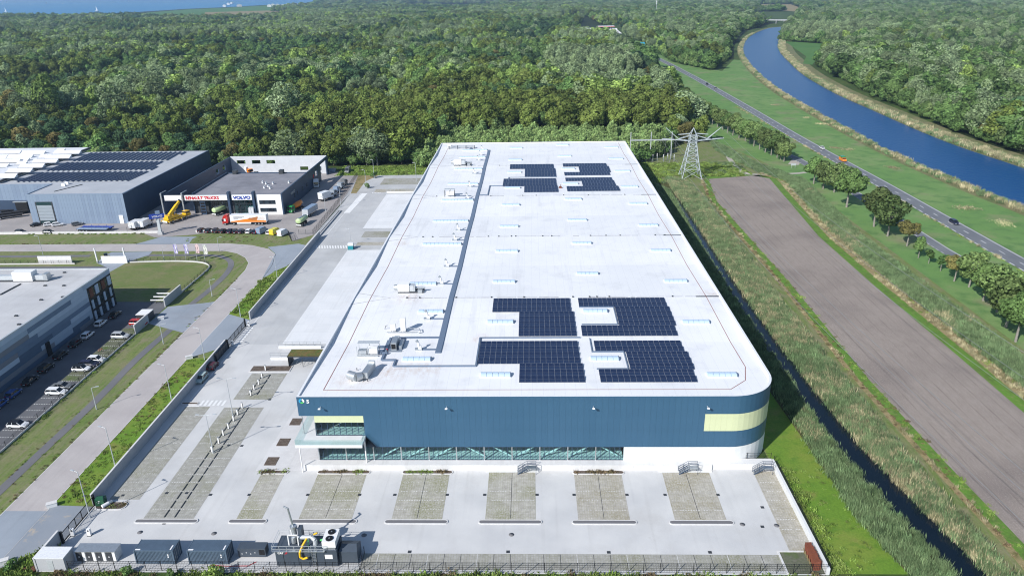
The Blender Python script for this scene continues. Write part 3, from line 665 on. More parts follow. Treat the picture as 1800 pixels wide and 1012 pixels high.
# seams with painted shade strips, red safety line, cable tray
b = MB()
for y in SEAMS[1:-1]:
    x = X0+9
    while x < X1-.5:
        L = RNG.uniform(.6, 5)
        if RNG.random() < .72: b.box(x, min(x+L, X1-.5), y-.10-RNG.random()*.08, y+.10+RNG.random()*.08, roof_z(y)-.02, roof_z(y)+.02, M['seam'])
        if RNG.random() < .3: b.box(x, x+.35, y-.2, y+.2, roof_z(y)-.02, roof_z(y)+.22, M['dark'])
        x += L+RNG.uniform(0, .8)
    for s_ in (1, -1): 
        p, q = (X0+.4, y+s_*3.4), (X0+9, y); zz = roof_z(y)-.08
        b.face([(p[0], p[1]-.09, roof_z(p[1])+.03), (q[0], q[1]-.05, roof_z(y)+.02), (q[0], q[1]+.05, roof_z(y)+.02), (p[0], p[1]+.09, roof_z(p[1])+.03)], M['seam'])  # dark V strips draw the shading along the saddle edges
    b.box(X1-6.0, X1-.6, y-.3, y+.3, roof_z(y)-.02, roof_z(y)+.025, M['dark'])
b.build('roof_seam', wh)['kind'] = 'stuff'
b = MB()
def roofline(pts, w, m, lift=.03):
    for p, q in zip(pts, pts[1:]):
        ks = [0]+[ (s_-p[1])/(q[1]-p[1]) for s_ in ys if min(p[1], q[1]) < s_ < max(p[1], q[1]) ]+[1]; ks = sorted(ks)
        L = math.dist(p, q); nx, ny = -(q[1]-p[1])/L*w/2, (q[0]-p[0])/L*w/2
        for a, c in zip(ks, ks[1:]):
            A = (p[0]+(q[0]-p[0])*a, p[1]+(q[1]-p[1])*a); B = (p[0]+(q[0]-p[0])*c, p[1]+(q[1]-p[1])*c)
            b.face([(A[0]-nx, A[1]-ny, roof_z(A[1])+lift), (B[0]-nx, B[1]-ny, roof_z(B[1])+lift), (B[0]+nx, B[1]+ny, roof_z(B[1])+lift), (A[0]+nx, A[1]+ny, roof_z(A[1])+lift)], m)
roofline([(-38.8, 350), (-38.8, 119.4), (36.3, 119.4), (39.9, 122.9), (41.4, 128.5), (41.4, 352)], .13, M['redline'])
b.build('safety_line', wh)
def skylight(px0, px1, py, ln=None):
    x0, y = G(px0, py, 14.4); x1, _ = G(px1, py, 14.4)
    n = max(4, round((x1-x0)/1.1)); w = 1.7
    r = MB(); prof = [(w/2*math.cos(t), .12+.48*math.sin(t)) for t in [math.pi*i/8 for i in range(9)]]
    for i in range(n):
        a = x0+(x1-x0)*i/n+.03; c = x0+(x1-x0)*(i+1)/n-.03
        vs_ = [(a, y+p[0], p[1]) for p in prof]+[(c, y+p[0], p[1]) for p in prof]
        r.mesh(vs_, [(j, j+1, 9+j+1, 9+j)[::-1] for j in range(8)]+[tuple(range(9)), tuple(range(17, 8, -1))], M['skylight'])
    r.box(x0-.1, x1+.1, y-w/2-.1, y+w/2+.1, -.2, .12, M['white'])
    e = MB(); e.mesh([(x1+.02, y+p[0]*1.03, p[1]*1.03) for p in prof]+[(x1+.1, y+p[0]*1.03, p[1]*1.03) for p in prof], [tuple(range(8, -1, -1)), tuple(range(9, 18))]+[(j, j+1, 10+j, 9+j) for j in range(8)], M['duct'])
    z = roof_z(y); o = r.build('rooflight', wh, (0, 0, z)); e.build('end_cap', o)
for a in ((845, 897, 659), (1038, 1087, 629), (1243, 1294, 659), (1200, 1246, 565), (857, 902, 565), (1025, 1067, 547), (708, 757, 630), (736, 779, 548), (867, 905, 495), (1014, 1051, 480), (1168, 1207, 494),
          (1006, 1039, 428), (998, 1031, 386), (993, 1022, 351), (988, 1010, 297), (989, 1016, 322), (981, 1004, 274), (978, 999, 255.5), (879, 911, 398), (883, 913, 360), (888, 914, 330), (892, 916, 303), (894, 917, 281), (897, 918, 260.5), (872, 910, 441),
          (1081, 1107, 301), (1092, 1121, 328), (1106, 1137, 358), (1123, 1156, 396), (1144, 1178, 440), (1070, 1095, 279), (1063, 1086, 259), (744, 811, 430), (762, 823, 388), (777, 832, 353), (788, 840, 323), (800, 847, 298), (808, 853, 276), (813, 856, 264), (721, 767, 499)): skylight(*a)
# ------------------------------------------------------------------ on the roof
def R(px, py): return G(px, py, 14.4)
pvw, pvl = 1.13, 2.28
k = MB(); k.box(-pvw/2+.012, pvw/2-.012, -pvl/2, pvl/2, 0, .03, M['alu']); k.face([(-pvw/2+.03, -pvl/2+.03, .034), (pvw/2-.03, -pvl/2+.03, .034), (pvw/2-.03, -.012, .034), (-pvw/2+.03, -.012, .034)], M['pv']); k.face([(-pvw/2+.03, .012, .034), (pvw/2-.03, .012, .034), (pvw/2-.03, pvl/2-.03, .034), (-pvw/2+.03, pvl/2-.03, .034)], M['pv'])
PV = k.data('solar_panel')
def solar_array(label, y0, pitch, rows, y1=None):
    xs = [r[0] for r in rows]; cx = min(xs)
    zc = roof_z(y0+pitch*len(rows)/2)
    t = thing('solar_array', label, 'solar panels', (cx, y0, zc), 0, 'solar arrays on the warehouse roof')
    rl = MB()
    for i, (xa, xb) in enumerate(rows):
        n = max(1, round((xb-xa)/pvw)); y = pitch*(i+.5); z = roof_z(y0+y)-zc
        for j in range(n): mobj('solar_panel', PV, t, (xa-cx+pvw*(j+.5), y, z+.22), (rad(6), 0, 0))
        rl.box(xa-cx, xa-cx+n*pvw, y-.9, y-.82, z+.0, z+.15, M['alu']); rl.box(xa-cx, xa-cx+n*pvw, y+.85, y+.93, z+.0, z+.3, M['alu'])
    rl.build('mounting_rail', t); return t
pb = 2.43; pf_ = 2.62
solar_array('solar array with a near left notch, left one of the second block row', 142.6, pb, [(-2.9, 9.4)]*5+[(-9.1, 9.4)]*3)
solar_array('solar array wrapped round a rooflight, right one of the second block row', 142.6, pb, [(10.7, 31.3)]*2+[(19.1, 31.3)]*4+[(10.9, 31.3)]*2)
solar_array('solar array nearest the front wall on the left, wider at its back', 121.9, pf_, [(-2.5, 9.5)]*3+[(-10.8, 9.5)]*4)
solar_array('solar array nearest the front wall on the right, gapped round a rooflight', 121.9, pf_, [(12.8, 31.3)]*2+[(19, 31.3)]*3+[(12.9, 31.4)]*2)
def pxarray(label, segs):
    """segs from far to near: (px0, px1, pytop, pybottom)"""
    ya = R(950, segs[-1][3])[1]; yb = R(950, segs[0][2])[1]; n = round((yb-ya)/2.45); p = (yb-ya)/n; rows = []
    for i in range(n):
        y = ya+p*(i+.5)
        for (a, c, t, bt) in segs:
            if R(950, bt)[1] <= y <= R(950, t)[1]: rows.append((R(a, (t+bt)/2)[0], R(c, (t+bt)/2)[0])); break
    solar_array(label, ya, p, rows)
pxarray('solar array farthest back on the left with a notch at lower left', [(896.5, 975.5, 290.4, 297.3), (922.5, 976.8, 297.3, 309.8)])
pxarray('solar array farthest back on the right with a rooflight in its left side', [(989.5, 1068, 290, 294.4), (1018, 1071, 294.4, 303.5), (992, 1074.5, 303.5, 308.5)])
pxarray('solar array in the rear group on the left, nearer than the farthest row', [(884.5, 979.5, 313.2, 325.5), (921.5, 982, 325.5, 338.6)])
pxarray('solar array in the rear group on the right with a walled off rooflight gap', [(994, 1079, 312.5, 318), (1023.5, 1083, 318, 328), (996.5, 1087, 328, 337.4)])

def tray(name, label, runs):
    b = MB()
    for pts, w, h in runs:
        for p, q in zip(pts, pts[1:]):
            if abs(p[0]-q[0]) < .05:
                a, c = sorted((p[1], q[1])); ks = [a]+[s_ for s_ in ys if a < s_ < c]+[c]
                for u, v in zip(ks, ks[1:]):
                    x = p[0]; b.mesh([(x+sx*w/2, yy, roof_z(yy)+zz) for yy in (u, v) for sx, zz in ((-1, .02), (1, .02), (1, h), (-1, h))], [(0, 1, 5, 4), (1, 2, 6, 5), (2, 3, 7, 6), (3, 0, 4, 7), (3, 2, 1, 0), (4, 5, 6, 7)], M['duct'])
            else:
                z = roof_z(p[1]); b.box(min(p[0], q[0])-w/2, max(p[0], q[0])+w/2, p[1]-w/2, p[1]+w/2, z+.02, z+h, M['duct'])
    return tag(b.build(name), label, 'cable tray')
XT = -19.3
tray('cable_tray', 'broad slate grey cable tray running almost the full length of the white roof', [([(XT, 135.0), (XT, 339.2)], 1.15, .22)])
tray('cable_tray', 'narrow cable tray stepping round the plant to the front left solar array', [([(-30.2, 142.0), (-30.2, 131.6)], .45, .35), ([(-30.0, 131.6), (-27.4, 131.6)], .35, .35), ([(-27.4, 131.4), (-27.4, 128.9)], .35, .35), ([(-27.2, 128.9), (-11.2, 128.9)], .28, .3), ([(-11.1, 129.2), (-11.1, 141.9)], .3, .35), ([(-11.0, 142.0), (10.2, 142.0)], .16, .3)])
tray('cable_tray', 'cable tray crossing from the broad tray to the square plant enclosure', [([(-29.7, 142.3), (XT-.6, 142.3)], .55, .22)])
tray('cable_tray', 'short cable tray around the rooflight gap in the front right array', [([(12.2, 141.5), (12.2, 135.2)], .16, .3), ([(12.2, 135.2), (18.6, 135.2)], .16, .3), ([(18.6, 135.1), (18.6, 127.6)], .16, .3), ([(18.5, 127.5), (12.6, 127.5)], .16, .3)])
tray('cable_tray', 'thin cable tray around the rooflight gap in the second right array', [([(11, 157.2), (18.8, 157.2)], .14, .3), ([(18.8, 157.2), (18.8, 148.2)], .14, .3), ([(18.8, 148.2), (11, 148.2)], .14, .3)])
ya = R(900, 326)[1]; yb = R(900, 343.5)[1]; xa, xb = R(848, 326)[0], R(885, 326)[0]
tray('cable_tray', 'cable tray stepping from the broad tray to the rear left solar array', [([(XT+.6, yb), (-15.6, yb)], .3, .3), ([(-15.6, yb), (-15.6, ya)], .3, .3), ([(-15.5, ya), (-8.8, ya)], .25, .3), ([(-8.8, ya), (-8.8, R(900, 311)[1])], .25, .3), ([(-8.6, R(900, 311)[1]), (10, R(900, 311)[1])], .16, .25)])
# small roof fans, each with a short cable tray to the main tray
def roof_fan(px, py, label):
    x, y = R(px, py); z = roof_z(y)
    t = thing('roof_fan', label, 'roof fan', (x, y, z), 0, 'roof fans beside the broad cable tray')
    b = MB(); b.box(-.9, .6, -.35, .35, 0, .35, M['steel']); b.box(-.2, .5, -.3, .3, .35, .95, M['white']); b.build('housing', t)
    b = MB(); pts = [(-.1, 0, .9), (-.1, 0, 1.5), (-.2, 0, 1.85)]; b.path(pts, .22, 8, M['white']); b.tube((-.2, 0, 1.85), (-.5, 0, 2.2), .22, 8, M['steel'], .36); b.build('outlet', t)
    b = MB(); b.box(.6, max(.8, XT-.62-x), -.22, .22, .02, .2, M['duct']); b.build('cable_duct', t)
names = ['nearest the front wall', 'second from the front wall', 'third from the front wall', 'fourth from the front, before the sooty seam', 'fifth from the front, by a long rooflight', 'just behind a sooty seam', 'by the unit with the flat canopy', 'level with the rear solar arrays', 'level with the farthest solar arrays', 'third from the back wall', 'second from the back wall', 'nearest the back wall']
for (px, py), nm in zip(((737, 612), (752, 560), (776, 499), (786, 466), (800, 423), (806, 405), (822, 350), (826, 327.5), (834, 304.8), (841, 281.8), (845, 271.6), (848, 263.5)), names): roof_fan(px, py, 'small white roof fan with a bent outlet, '+nm)
# plant units
def plant(name, label, px, py, cat='roof plant'):
    x, y = R(px, py); return thing(name, label, cat, (x, y, roof_z(y)), 0)
t = plant('extractor', 'bent silver extract duct with a round fan end near the front left roof corner', 628, 668)
b = MB(); b.tube((-1.6, .6, .9), (0, -.3, .9), .85, 14, M['steel']); b.tube((0, -.3, .9), (1.0, .2, .95), .85, 14, M['steel'], .7); b.build('fan_drum', t)
b = MB(); b.obox(1.75, 2.4, .35, 1.55, 1.2, 4.6, rad(-8), M['steel']); b.obox(2.0, 4.4, .3, 1.9, 1.3, .5, rad(-8), M['pole']); b.build('duct', t)
b = MB(); [b.box(x, x+.12, y, y+.12, 0, .5, M['dark']) for x in (-1, 1.2, 2) for y in (-.4, 2, 4)]; b.build('leg', t)
t = plant('condenser', 'white condensing unit under a flat grey canopy left of the plant enclosure', 648, 621)
b = MB(); b.box(.0, 1.9, -.6, .7, .5, 1.7, M['white']); b.box(-2, -.3, -.6, .6, .4, 1.2, M['steel']); b.build('cabinet', t)
b = MB(); b.box(-2.2, 2.1, -.9, -.75, .15, .4, M['steel']); b.box(-2.2, 2.1, .75, .9, .15, .4, M['steel']); [b.box(x, x+.1, y, y+.1, 0, 2.2, M['steel']) for x in (-2.2, 0, 2) for y in (-.85, 1.2)]; b.build('frame', t)
b = MB(); b.box(-2.3, 2.1, .6, 1.9, 2.2, 2.3, M['pole']); b.build('canopy', t)
b = MB(); b.box(2.1, 3.8, -.1, .3, .2, .6, M['duct']); b.build('pipe_duct', t)
t = plant('plant_enclosure', 'square sunken plant enclosure with a tall white fan unit inside', 690, 612)
b = MB(); b.box(-1.9, 2.0, -1.0, 4.6, .01, .06, M['duct']); b.build('floor_pan', t)
b = MB(); b.box(-.2, .9, -.6, 2.4, .1, 1.9, M['steel']); b.box(-.15, .85, 2.4, 4.2, .1, 1.3, M['pole']); b.build('fan_unit', t)
b = MB(); b.box(-.1, .8, -.63, -.61, .5, 1.6, M['black']); b.build('grille', t)
b = MB(); b.box(1.3, 1.9, 0, 3.3, .1, .9, M['steel']); b.path([(-2, -1.1, .4), (2.1, -1.1, .4)], .05, 6, M['steel']); b.build('side_unit', t)
b = MB(); b.lathe([(.3, .06), (.3, .25), (.12, .4)], 10, M['lred'], (-1.2, -.2)); b.build('valve', t)
t = plant('fan_station', 'pair of white upright fans on a frame with a hooked pipe, behind the enclosure', 700, 581)
b = MB(); b.box(-1.6, -.5, -.3, .5, .4, 1.9, M['white']); b.box(.6, 1.7, -.4, .6, .4, 3.4, M['white']); b.build('fan_box', t)
b = MB(); b.box(.57, .6, -.2, .4, .7, 2.8, M['black']); b.build('grille', t)
b = MB(); b.box(-2.4, 4.8, -.6, -.5, .15, .3, M['steel']); b.path([(1.8, .3, .7), (4.6, .3, .7), (5.0, -.9, .5), (4.4, -.9, .2)], .09, 6, M['steel']); b.path([(-3.2, 1.4, .1), (-2.9, 1.2, .9), (-2.6, 1.5, .9)], .06, 6, M['dark']); b.build('pipework', t)
b = MB(); [b.box(x, x+.1, y, y+.1, 0, .4, M['dark']) for x in (-1.5, -.6, .7, 1.6) for y in (-.3, .4)]; b.build('leg', t)
def ahu(label, px, py, sc):
    t = plant('air_handling_unit', label, px, py); t.scale = (sc,)*3
    b = MB(); b.box(-1.6, 1.2, -.9, .9, .35, 2.2, M['white']); b.box(1.2, 2.6, -.8, .8, .4, 1.9, M['pole']); b.build('cabinet', t)
    b = MB(); b.tube((-1.6, 0, 1.2), (-2.6, 0, 1.2), .8, 12, M['steel'], .6); b.build('intake', t)
    b = MB(); [b.box(-1.0+i*1.1, -.97+i*1.1, -.92, -.9, .4, 2.1, M['dark']) for i in range(4)]; b.build('door_seam', t)
    b = MB(); b.tube((2.6, 0, 1.1), (5, .1, 1.1), .32, 8, M['steel']); b.tube((2.6, .5, .7), (4.3, .6, .7), .25, 8, M['steel']); b.box(3.3, 4.4, -1.1, -.3, .1, .9, M['steel']); b.build('pipe', t)
    b = MB(); b.box(-1.6, 4.8, -.95, -.8, .05, .35, M['dark']); b.box(-1.6, 4.8, .8, .95, .05, .35, M['dark']); b.build('skid', t)
ahu('white air handling unit with silver ducts, nearest one on the left roof side', 712, 513, 1.0)
ahu('white air handling unit far back on the left side of the roof', 806, 291, 1.15)
t = plant('condenser', 'white condensing unit under a flat canopy halfway back on the left of the roof', 791, 346)
b = MB(); b.box(-1.2, 1.5, -.6, .6, .5, 1.9, M['white']); b.build('cabinet', t); b = MB(); b.box(-2, 1.8, .4, 1.7, 2.4, 2.5, M['pole']); b.build('canopy', t)
b = MB(); [b.box(x, x+.12, y, y+.12, 0, 2.4, M['dark']) for x in (-1.9, 0, 1.6) for y in (-.6, 1.3)]; b.box(1.8, 7.6, -.15, .15, .15, .3, M['duct']); b.build('frame', t)
t = plant('pipe_rack', 'low steel pipe rack at the far left corner of the white roof', 800, 261)
b = MB(); [b.path([(-3, y, .6+.3*k_), (9, y, .6+.3*k_)], .14, 6, M['steel']) for k_, y in enumerate((-.4, .3, 1.0))]; b.box(7, 8, -4, 0, .1, .5, M['duct']); b.build('pipe', t)
b = MB(); [b.box(x, x+.15, -.6, 1.2, 0, 1.3, M['dark']) for x in (-3, 1, 5, 9)]; b.box(-3.4, -2, .2, 1.6, .2, 2.2, M['white']); b.build('frame', t)
t = plant('cart', 'small rust brown heap of material left between the rear solar arrays', 985, 330, 'debris'); b = MB(); b.box(-.5, .5, -.4, .4, 0, .6, M['rust']); b.bar((-.2, 0, .5), (.2, .1, 1.3), .15, M['rust']); b.build('heap', t)

# ------------------------------------------------------------------ vehicles (x forward, y left)
def wheel_mesh(r, w, m='rubber'):
    b = MB(); n = 14
    b.tube((0, -w/2, 0), (0, w/2, 0), r, n, M['rubber'], smooth=False); b.disc((0, -w/2-.005, 0), (0, -1, 0), r*.6, 10, M['steel']); b.disc((0, w/2+.005, 0), (0, 1, 0), r*.6, 10, M['steel'])
    return b.data('wheel')
WH = {k: wheel_mesh(*k) for k in ((.33, .22), (.5, .32))}
def loft(b, st, m, cap=True):
    """st: (x, [(y,z)...half ring]) lofted, mirrored"""
    rings = []
    for x, half in st: rings.append([(x, y, z) for y, z in half]+[(x, -y, z) for y, z in half[::-1]])
    n = len(rings[0])
    vs_ = [p for r in rings for p in r]
    fs = [(k*n+i, k*n+(i+1) % n, (k+1)*n+(i+1) % n, (k+1)*n+i) for k in range(len(rings)-1) for i in range(n)]
    fs += [tuple(range(n-1, -1, -1)), tuple((len(rings)-1)*n+i for i in range(n))]
    b.mesh(vs_, fs, m)
CARK = dict(hatch=(4.1, 1.76, 1.50), estate=(4.6, 1.8, 1.48), suv=(4.5, 1.86, 1.66), saloon=(4.6, 1.8, 1.44))
_cm = {}
def car_meshes(kind, pnt, roofp=None):
    key = (kind, pnt, roofp)
    if key in _cm: return _cm[key]
    L, W, Hh = CARK[kind]; w = W/2; h = L/2; P = M[pnt]; bz = Hh*.60
    b = MB()
    def hr(k, zt, zb=.28): return [(w*k*.9, zb), (w*k, zb+.22), (w*k, zt-.12), (w*k*.92, zt)]
    loft(b, [(-h, hr(.80, bz-.02, .42)), (-h+.12, hr(.94, bz+.02, .30)), (-h*.5, hr(1, bz+.03)), (0, hr(1, bz)), (h*.42, hr(1, bz-.02)), (h*.55, hr(.99, bz-.04)), (h-.22, hr(.93, bz-.2, .28)), (h, hr(.78, bz-.34, .36))], P)
    body = b.data('body')
    rear = dict(hatch=-h+.10, estate=-h+.08, suv=-h+.10, saloon=-h+.75)[kind]; r2 = rear+dict(hatch=.45, estate=.3, suv=.35, saloon=.65)[kind]
    f1, f2 = h*.50, h*.14
    b = MB(); g0, g1 = w*.90, w*.74; zt = Hh-.05
    b.mesh([(rear, g0, bz), (f1, g0, bz-.03), (f1, -g0, bz-.03), (rear, -g0, bz), (r2, g1, zt), (f2, g1, zt), (f2, -g1, zt), (r2, -g1, zt)], [(3, 2, 1, 0), (0, 1, 5, 4), (1, 2, 6, 5), (2, 3, 7, 6), (3, 0, 4, 7), (4, 5, 6, 7)], M['carglass'])
    glass_ = b.data('windows')
    b = MB(); b.prism([(r2-.04, g1+.02), (f2+.05, g1+.02), (f2+.14, 0), (f2+.05, -g1-.02), (r2-.04, -g1-.02)], zt-.02, Hh, M[roofp or pnt])
    for s_ in (1, -1):
        for (xa, za, xb, zb_) in ((f1, bz-.03, f2, zt), (rear, bz, r2, zt), ((f2+r2)/2-.1, bz, (f2+r2)/2-.1, zt)):
            b.bar((xa, s_*(g0+.01), za), (xb, s_*(g1+.012), zb_), .07, P)
    roof = b.data('roof')
    def lamp(x, m, y):
        q = MB(); q.box(x-.04, x+.04, y-.18, y+.18, bz-.32 if x > 0 else bz-.22, bz-.2 if x > 0 else bz-.05, M[m]); return q
    hl = lamp(h*.965, 'lamp', 0).data('headlight'); tl = lamp(-h*.985, 'tail', 0).data('taillight')
    b = MB(); b.box(-.25, .25, -.01, .01, 0, .1, M['lwhite']); npl = b.data('number_plate')
    _cm[key] = (body, glass_, roof, hl, tl, npl, L, W, Hh, h, w, bz); return _cm[key]
def car(label, x, y, ang, kind='hatch', pnt='pw', roofp=None, group=None, cat='car', name='parked_car', z=0.0):
    body, gl, rf, hl, tl, npl, L, W, Hh, h, w, bz = car_meshes(kind, pnt, roofp)
    t = thing(name, label, cat, (x, y, z+.02), ang, group)
    mobj('body', body, t); mobj('windows', gl, t); mobj('roof', rf, t)
    for sx in (h*.62, -h*.60):
        for sy in (w-.10, -w+.10): mobj('wheel', WH[(.33, .22)], t, (sx, sy, .33))
    for s_ in (1, -1): mobj('headlight', hl, t, (0, s_*w*.62, 0)); mobj('taillight', tl, t, (0, s_*w*.64, 0))
    mobj('number_plate', npl, t, (-h-.02, 0, .55), math.pi/2)
    return t
def van(label, x, y, ang, pnt='pw', L=5.4, Hh=2.3, group=None, name='parked_van'):
    t = thing(name, label, 'van', (x, y, .02), ang, group); w = 1.0; h = L/2
    b = MB(); pr = [(-h, .35), (-h+.05, Hh-.1), (-h+.15, Hh), (h-1.75, Hh), (h-1.5, Hh-.06), (h-.85, 1.25), (h-.1, 1.0), (h, .75), (h-.02, .35)]
    n = len(pr); half = [(p[0], w*(.9 if p[1] > 1.4 else 1), p[1]) for p in pr]
    vs_ = half+[(p[0], -p[1], p[2]) for p in half]; b.mesh(vs_, [(i, (i+1) % n, n+(i+1) % n, n+i) for i in range(n)]+[tuple(range(n-1, -1, -1)), tuple(range(n, 2*n))], M[pnt]); b.build('body', t)
    b = MB(); b.mesh([(h-1.46, .82, Hh-.12), (h-.88, .9, 1.32), (h-.88, -.9, 1.32), (h-1.46, -.82, Hh-.12)], [(0, 1, 2, 3)], M['carglass'])
    b.mesh([(p[0]+.03, p[1], p[2]+.02) for p in b.v[:4]], [(3, 2, 1, 0)], M['carglass']); b.build('windscreen', t)
    for s_ in (1, -1):
        b = MB(); b.box(h-2.3, h-1.35, s_*.93-.02, s_*.93+.02, 1.3, 1.85, M['carglass']); b.build('side_window', t)
        q = MB(); q.box(h-.12, h-.03, s_*.7-.18, s_*.7+.18, .75, .95, M['lamp']); q.build('headlight', t)
        q = MB(); q.box(-h-.02, -h+.04, s_*.9-.08, s_*.9+.08, .9, 1.5, M['tail']); q.build('taillight', t)
    for sx in (h-.95, -h+1.1):
        for sy in (.86, -.86): mobj('wheel', WH[(.33, .22)], t, (sx, sy, .33))
    return t
def axle(t, xs, r=.5, w=1.12):
    for x in xs:
        for s_ in (1, -1): mobj('wheel', WH[(.5, .32)], t, (x, s_*w, .5))
def cab(t, x0, pnt, Hh=3.2, L=2.1, sleeper=True):
    """cab with its back at x0"""
    b = MB(); w = 1.22; x1 = x0+L
    b.mesh([(x0, w, .9), (x1, w*.98, .7), (x1, w*.98, 1.6), (x1-.16, w*.93, 2.75), (x1-.6, w*.86, Hh), (x0, w*.9, Hh)]+[(x0, -w, .9), (x1, -w*.98, .7), (x1, -w*.98, 1.6), (x1-.16, -w*.93, 2.75), (x1-.6, -w*.86, Hh), (x0, -w*.9, Hh)],
           [(5, 4, 3, 2, 1, 0), (6, 7, 8, 9, 10, 11), (0, 1, 7, 6), (1, 2, 8, 7), (2, 3, 9, 8), (3, 4, 10, 9), (4, 5, 11, 10), (5, 0, 6, 11)], M[pnt]); b.build('cab', t)
    b = MB(); b.face([(x1+.02, 1.1, 1.68), (x1+.02, -1.1, 1.68), (x1-.11, -1.05, 2.6), (x1-.11, 1.05, 2.6)], M['carglass']); b.face([(x1-.02, 1.1, 1.68), (x1-.15, 1.05, 2.6), (x1-.15, -1.05, 2.6), (x1-.02, -1.1, 1.68)], M['carglass']); b.build('windscreen', t)
    for s_ in (1, -1):
        b = MB(); b.box(x1-1.15, x1-.25, s_*1.18-.03, s_*1.18+.03, 1.7, 2.45, M['carglass']); b.build('side_window', t)
        b = MB(); b.box(x1+.0, x1+.06, s_*.85-.2, s_*.85+.2, .8, 1.0, M['lamp']); b.build('headlight', t)
        b = MB(); b.box(x1-.1, x1+.05, s_*1.38-.08, s_*1.38+.08, 1.7, 2.4, M['black']); b.build('mirror', t)
    b = MB(); b.box(x1-.05, x1+.08, -1.18, 1.18, .35, .78, M[pnt]); b.build('bumper', t)
    b = MB(); b.box(x1, x1+.03, -.9, .9, 1.05, 1.5, M['black']); b.build('grille', t)
def chassis(t, x0, x1):
    b = MB(); b.box(x0, x1, -.42, .42, .55, .95, M['chassis']); b.box(x0+.3, x0+.8, -1.15, 1.15, .5, .65, M['chassis']); b.build('chassis', t)
def box_body(t, x0, x1, z0, z1, m, w=1.26, name='box_body'):
    b = MB(); b.box(x0, x1, -w, w, z0, z1, M[m]); b.build(name, t)
    b = MB(); [b.box(x0-.03, x0-.005, y-.03, y+.03, z0, z1, M['steel']) for y in (-.9, -.02, .02, .9)]; b.build('rear_door_bars', t)
def tank_body(t, x0, x1, m, zc=2.25, a=1.22, c=1.0, name='tank'):
    b = MB(); n = 18; st = [(x0, .75), (x0+.25, 1), (x1-.25, 1), (x1, .75)]
    vs_ = [(x, a*k_*math.cos(2*math.pi*i/n), zc+c*k_*math.sin(2*math.pi*i/n)) for x, k_ in st for i in range(n)]
    b.mesh(vs_, [(k_*n+i, k_*n+(i+1) % n, (k_+1)*n+(i+1) % n, (k_+1)*n+i) for k_ in range(3) for i in range(n)]+[tuple(range(n-1, -1, -1)), tuple(3*n+i for i in range(n))], M[m], True); b.build(name, t)
    b = MB(); b.box(x0+.5, x1-.5, -.35, .35, zc+c-.06, zc+c+.1, M['steel']); b.build('walkway', t)
    b = MB(); b.box(x0-.08, x0, -1.1, 1.1, .6, 1.0, M['white']); b.build('rear_bumper', t)
def truck(label, x, y, ang, name='truck', group=None): return thing(name, label, 'truck', (x, y, .02), ang, group)
# ------------------------------------------------------------------ trees
def quads_mesh(name, V, mats, mi=None, tone=None):
    """V: (n,4,3) array of quads"""
    n = len(V); me = bpy.data.meshes.new(name); me.vertices.add(n*4); me.vertices.foreach_set('co', V.reshape(-1).astype(np.float32))
    me.loops.add(n*4); me.loops.foreach_set('vertex_index', np.arange(n*4, dtype=np.int32)); me.polygons.add(n)
    me.polygons.foreach_set('loop_start', np.arange(0, n*4, 4, dtype=np.int32))
    for m in mats: me.materials.append(m)
    if mi is not None: me.polygons.foreach_set('material_index', np.asarray(mi, np.int32))
    if tone is not None:
        a = me.attributes.new('leaf_tone', 'FLOAT', 'FACE'); a.data.foreach_set('value', tone.astype(np.float32))
    me.update(calc_edges=True); return me
def leafmat(name, cols, trans=.2, spread=.5):
    """leaf colour: own tone of each leaf clump, each tree a little different"""
    t = NT(name); a = t.n('ShaderNodeAttribute', attribute_name='leaf_tone'); oi = t.n('ShaderNodeObjectInfo')
    c = t.mix(a.outputs['Fac'], tuple(k*.66 for k in cols[0]), tuple(k*1.42 for k in cols[1]))
    c = t.mix(t.math('MULTIPLY', oi.outputs['Random'], spread), c, cols[2])
    hv = t.n('ShaderNodeHueSaturation'); t.l(c, hv.inputs['Color']); r2 = t.math('FRACT', t.math('MULTIPLY', oi.outputs['Random'], 17.3))
    t.l(t.ramp(r2, -.6, 1.6), hv.inputs['Value'])
    x = t.n('ShaderNodeMapRange'); t.l(r2, x.inputs[0]); x.inputs[3].default_value = .60; x.inputs[4].default_value = 1.45; t.l(x.outputs[0], hv.inputs['Value'])
    c = hv.outputs[0]; t.fin(c, .75, 0, .12)
    tr = t.n('ShaderNodeBsdfTranslucent'); t.l(c, tr.inputs[0]); mx = t.n('ShaderNodeMixShader'); mx.inputs[0].default_value = trans
    t.l(t.b.outputs[0], mx.inputs[1]); t.l(tr.outputs[0], mx.inputs[2]); t.l(mx.outputs[0], t.out.inputs[0]); return t.mat
LEAF = dict(thicket=leafmat('thicket_leaves', [(.17, .27, .09), (.28, .40, .15), (.27, .34, .125)]),
            olive=leafmat('olive_leaves', [(.072, .115, .022), (.165, .225, .052), (.17, .19, .05)]),
            green=leafmat('mid_green_leaves', [(.05, .11, .030), (.125, .215, .065), (.15, .215, .07)]),
            grey=leafmat('grey_green_leaves', [(.13, .19, .09), (.26, .335, .18), (.23, .295, .125)]),
            dark=leafmat('dark_green_leaves', [(.026, .066, .032), (.066, .128, .062), (.08, .13, .052)]),
            lime=leafmat('yellow_green_leaves', [(.13, .20, .04), (.265, .36, .095), (.18, .30, .08)]),
            brown=leafmat('russet_leaves', [(.14, .12, .04), (.23, .19, .07), (.18, .19, .06)]),
            road=leafmat('maple_leaves', [(.065, .12, .036), (.165, .235, .08), (.165, .20, .07)], spread=.45))
M['bark'] = plain('tree_bark', (.085, .07, .055), .9, 0, .1, .3, 4)
M['palebark'] = plain('pale_tree_bark', (.26, .24, .21), .9, 0, .1, .3, 4)
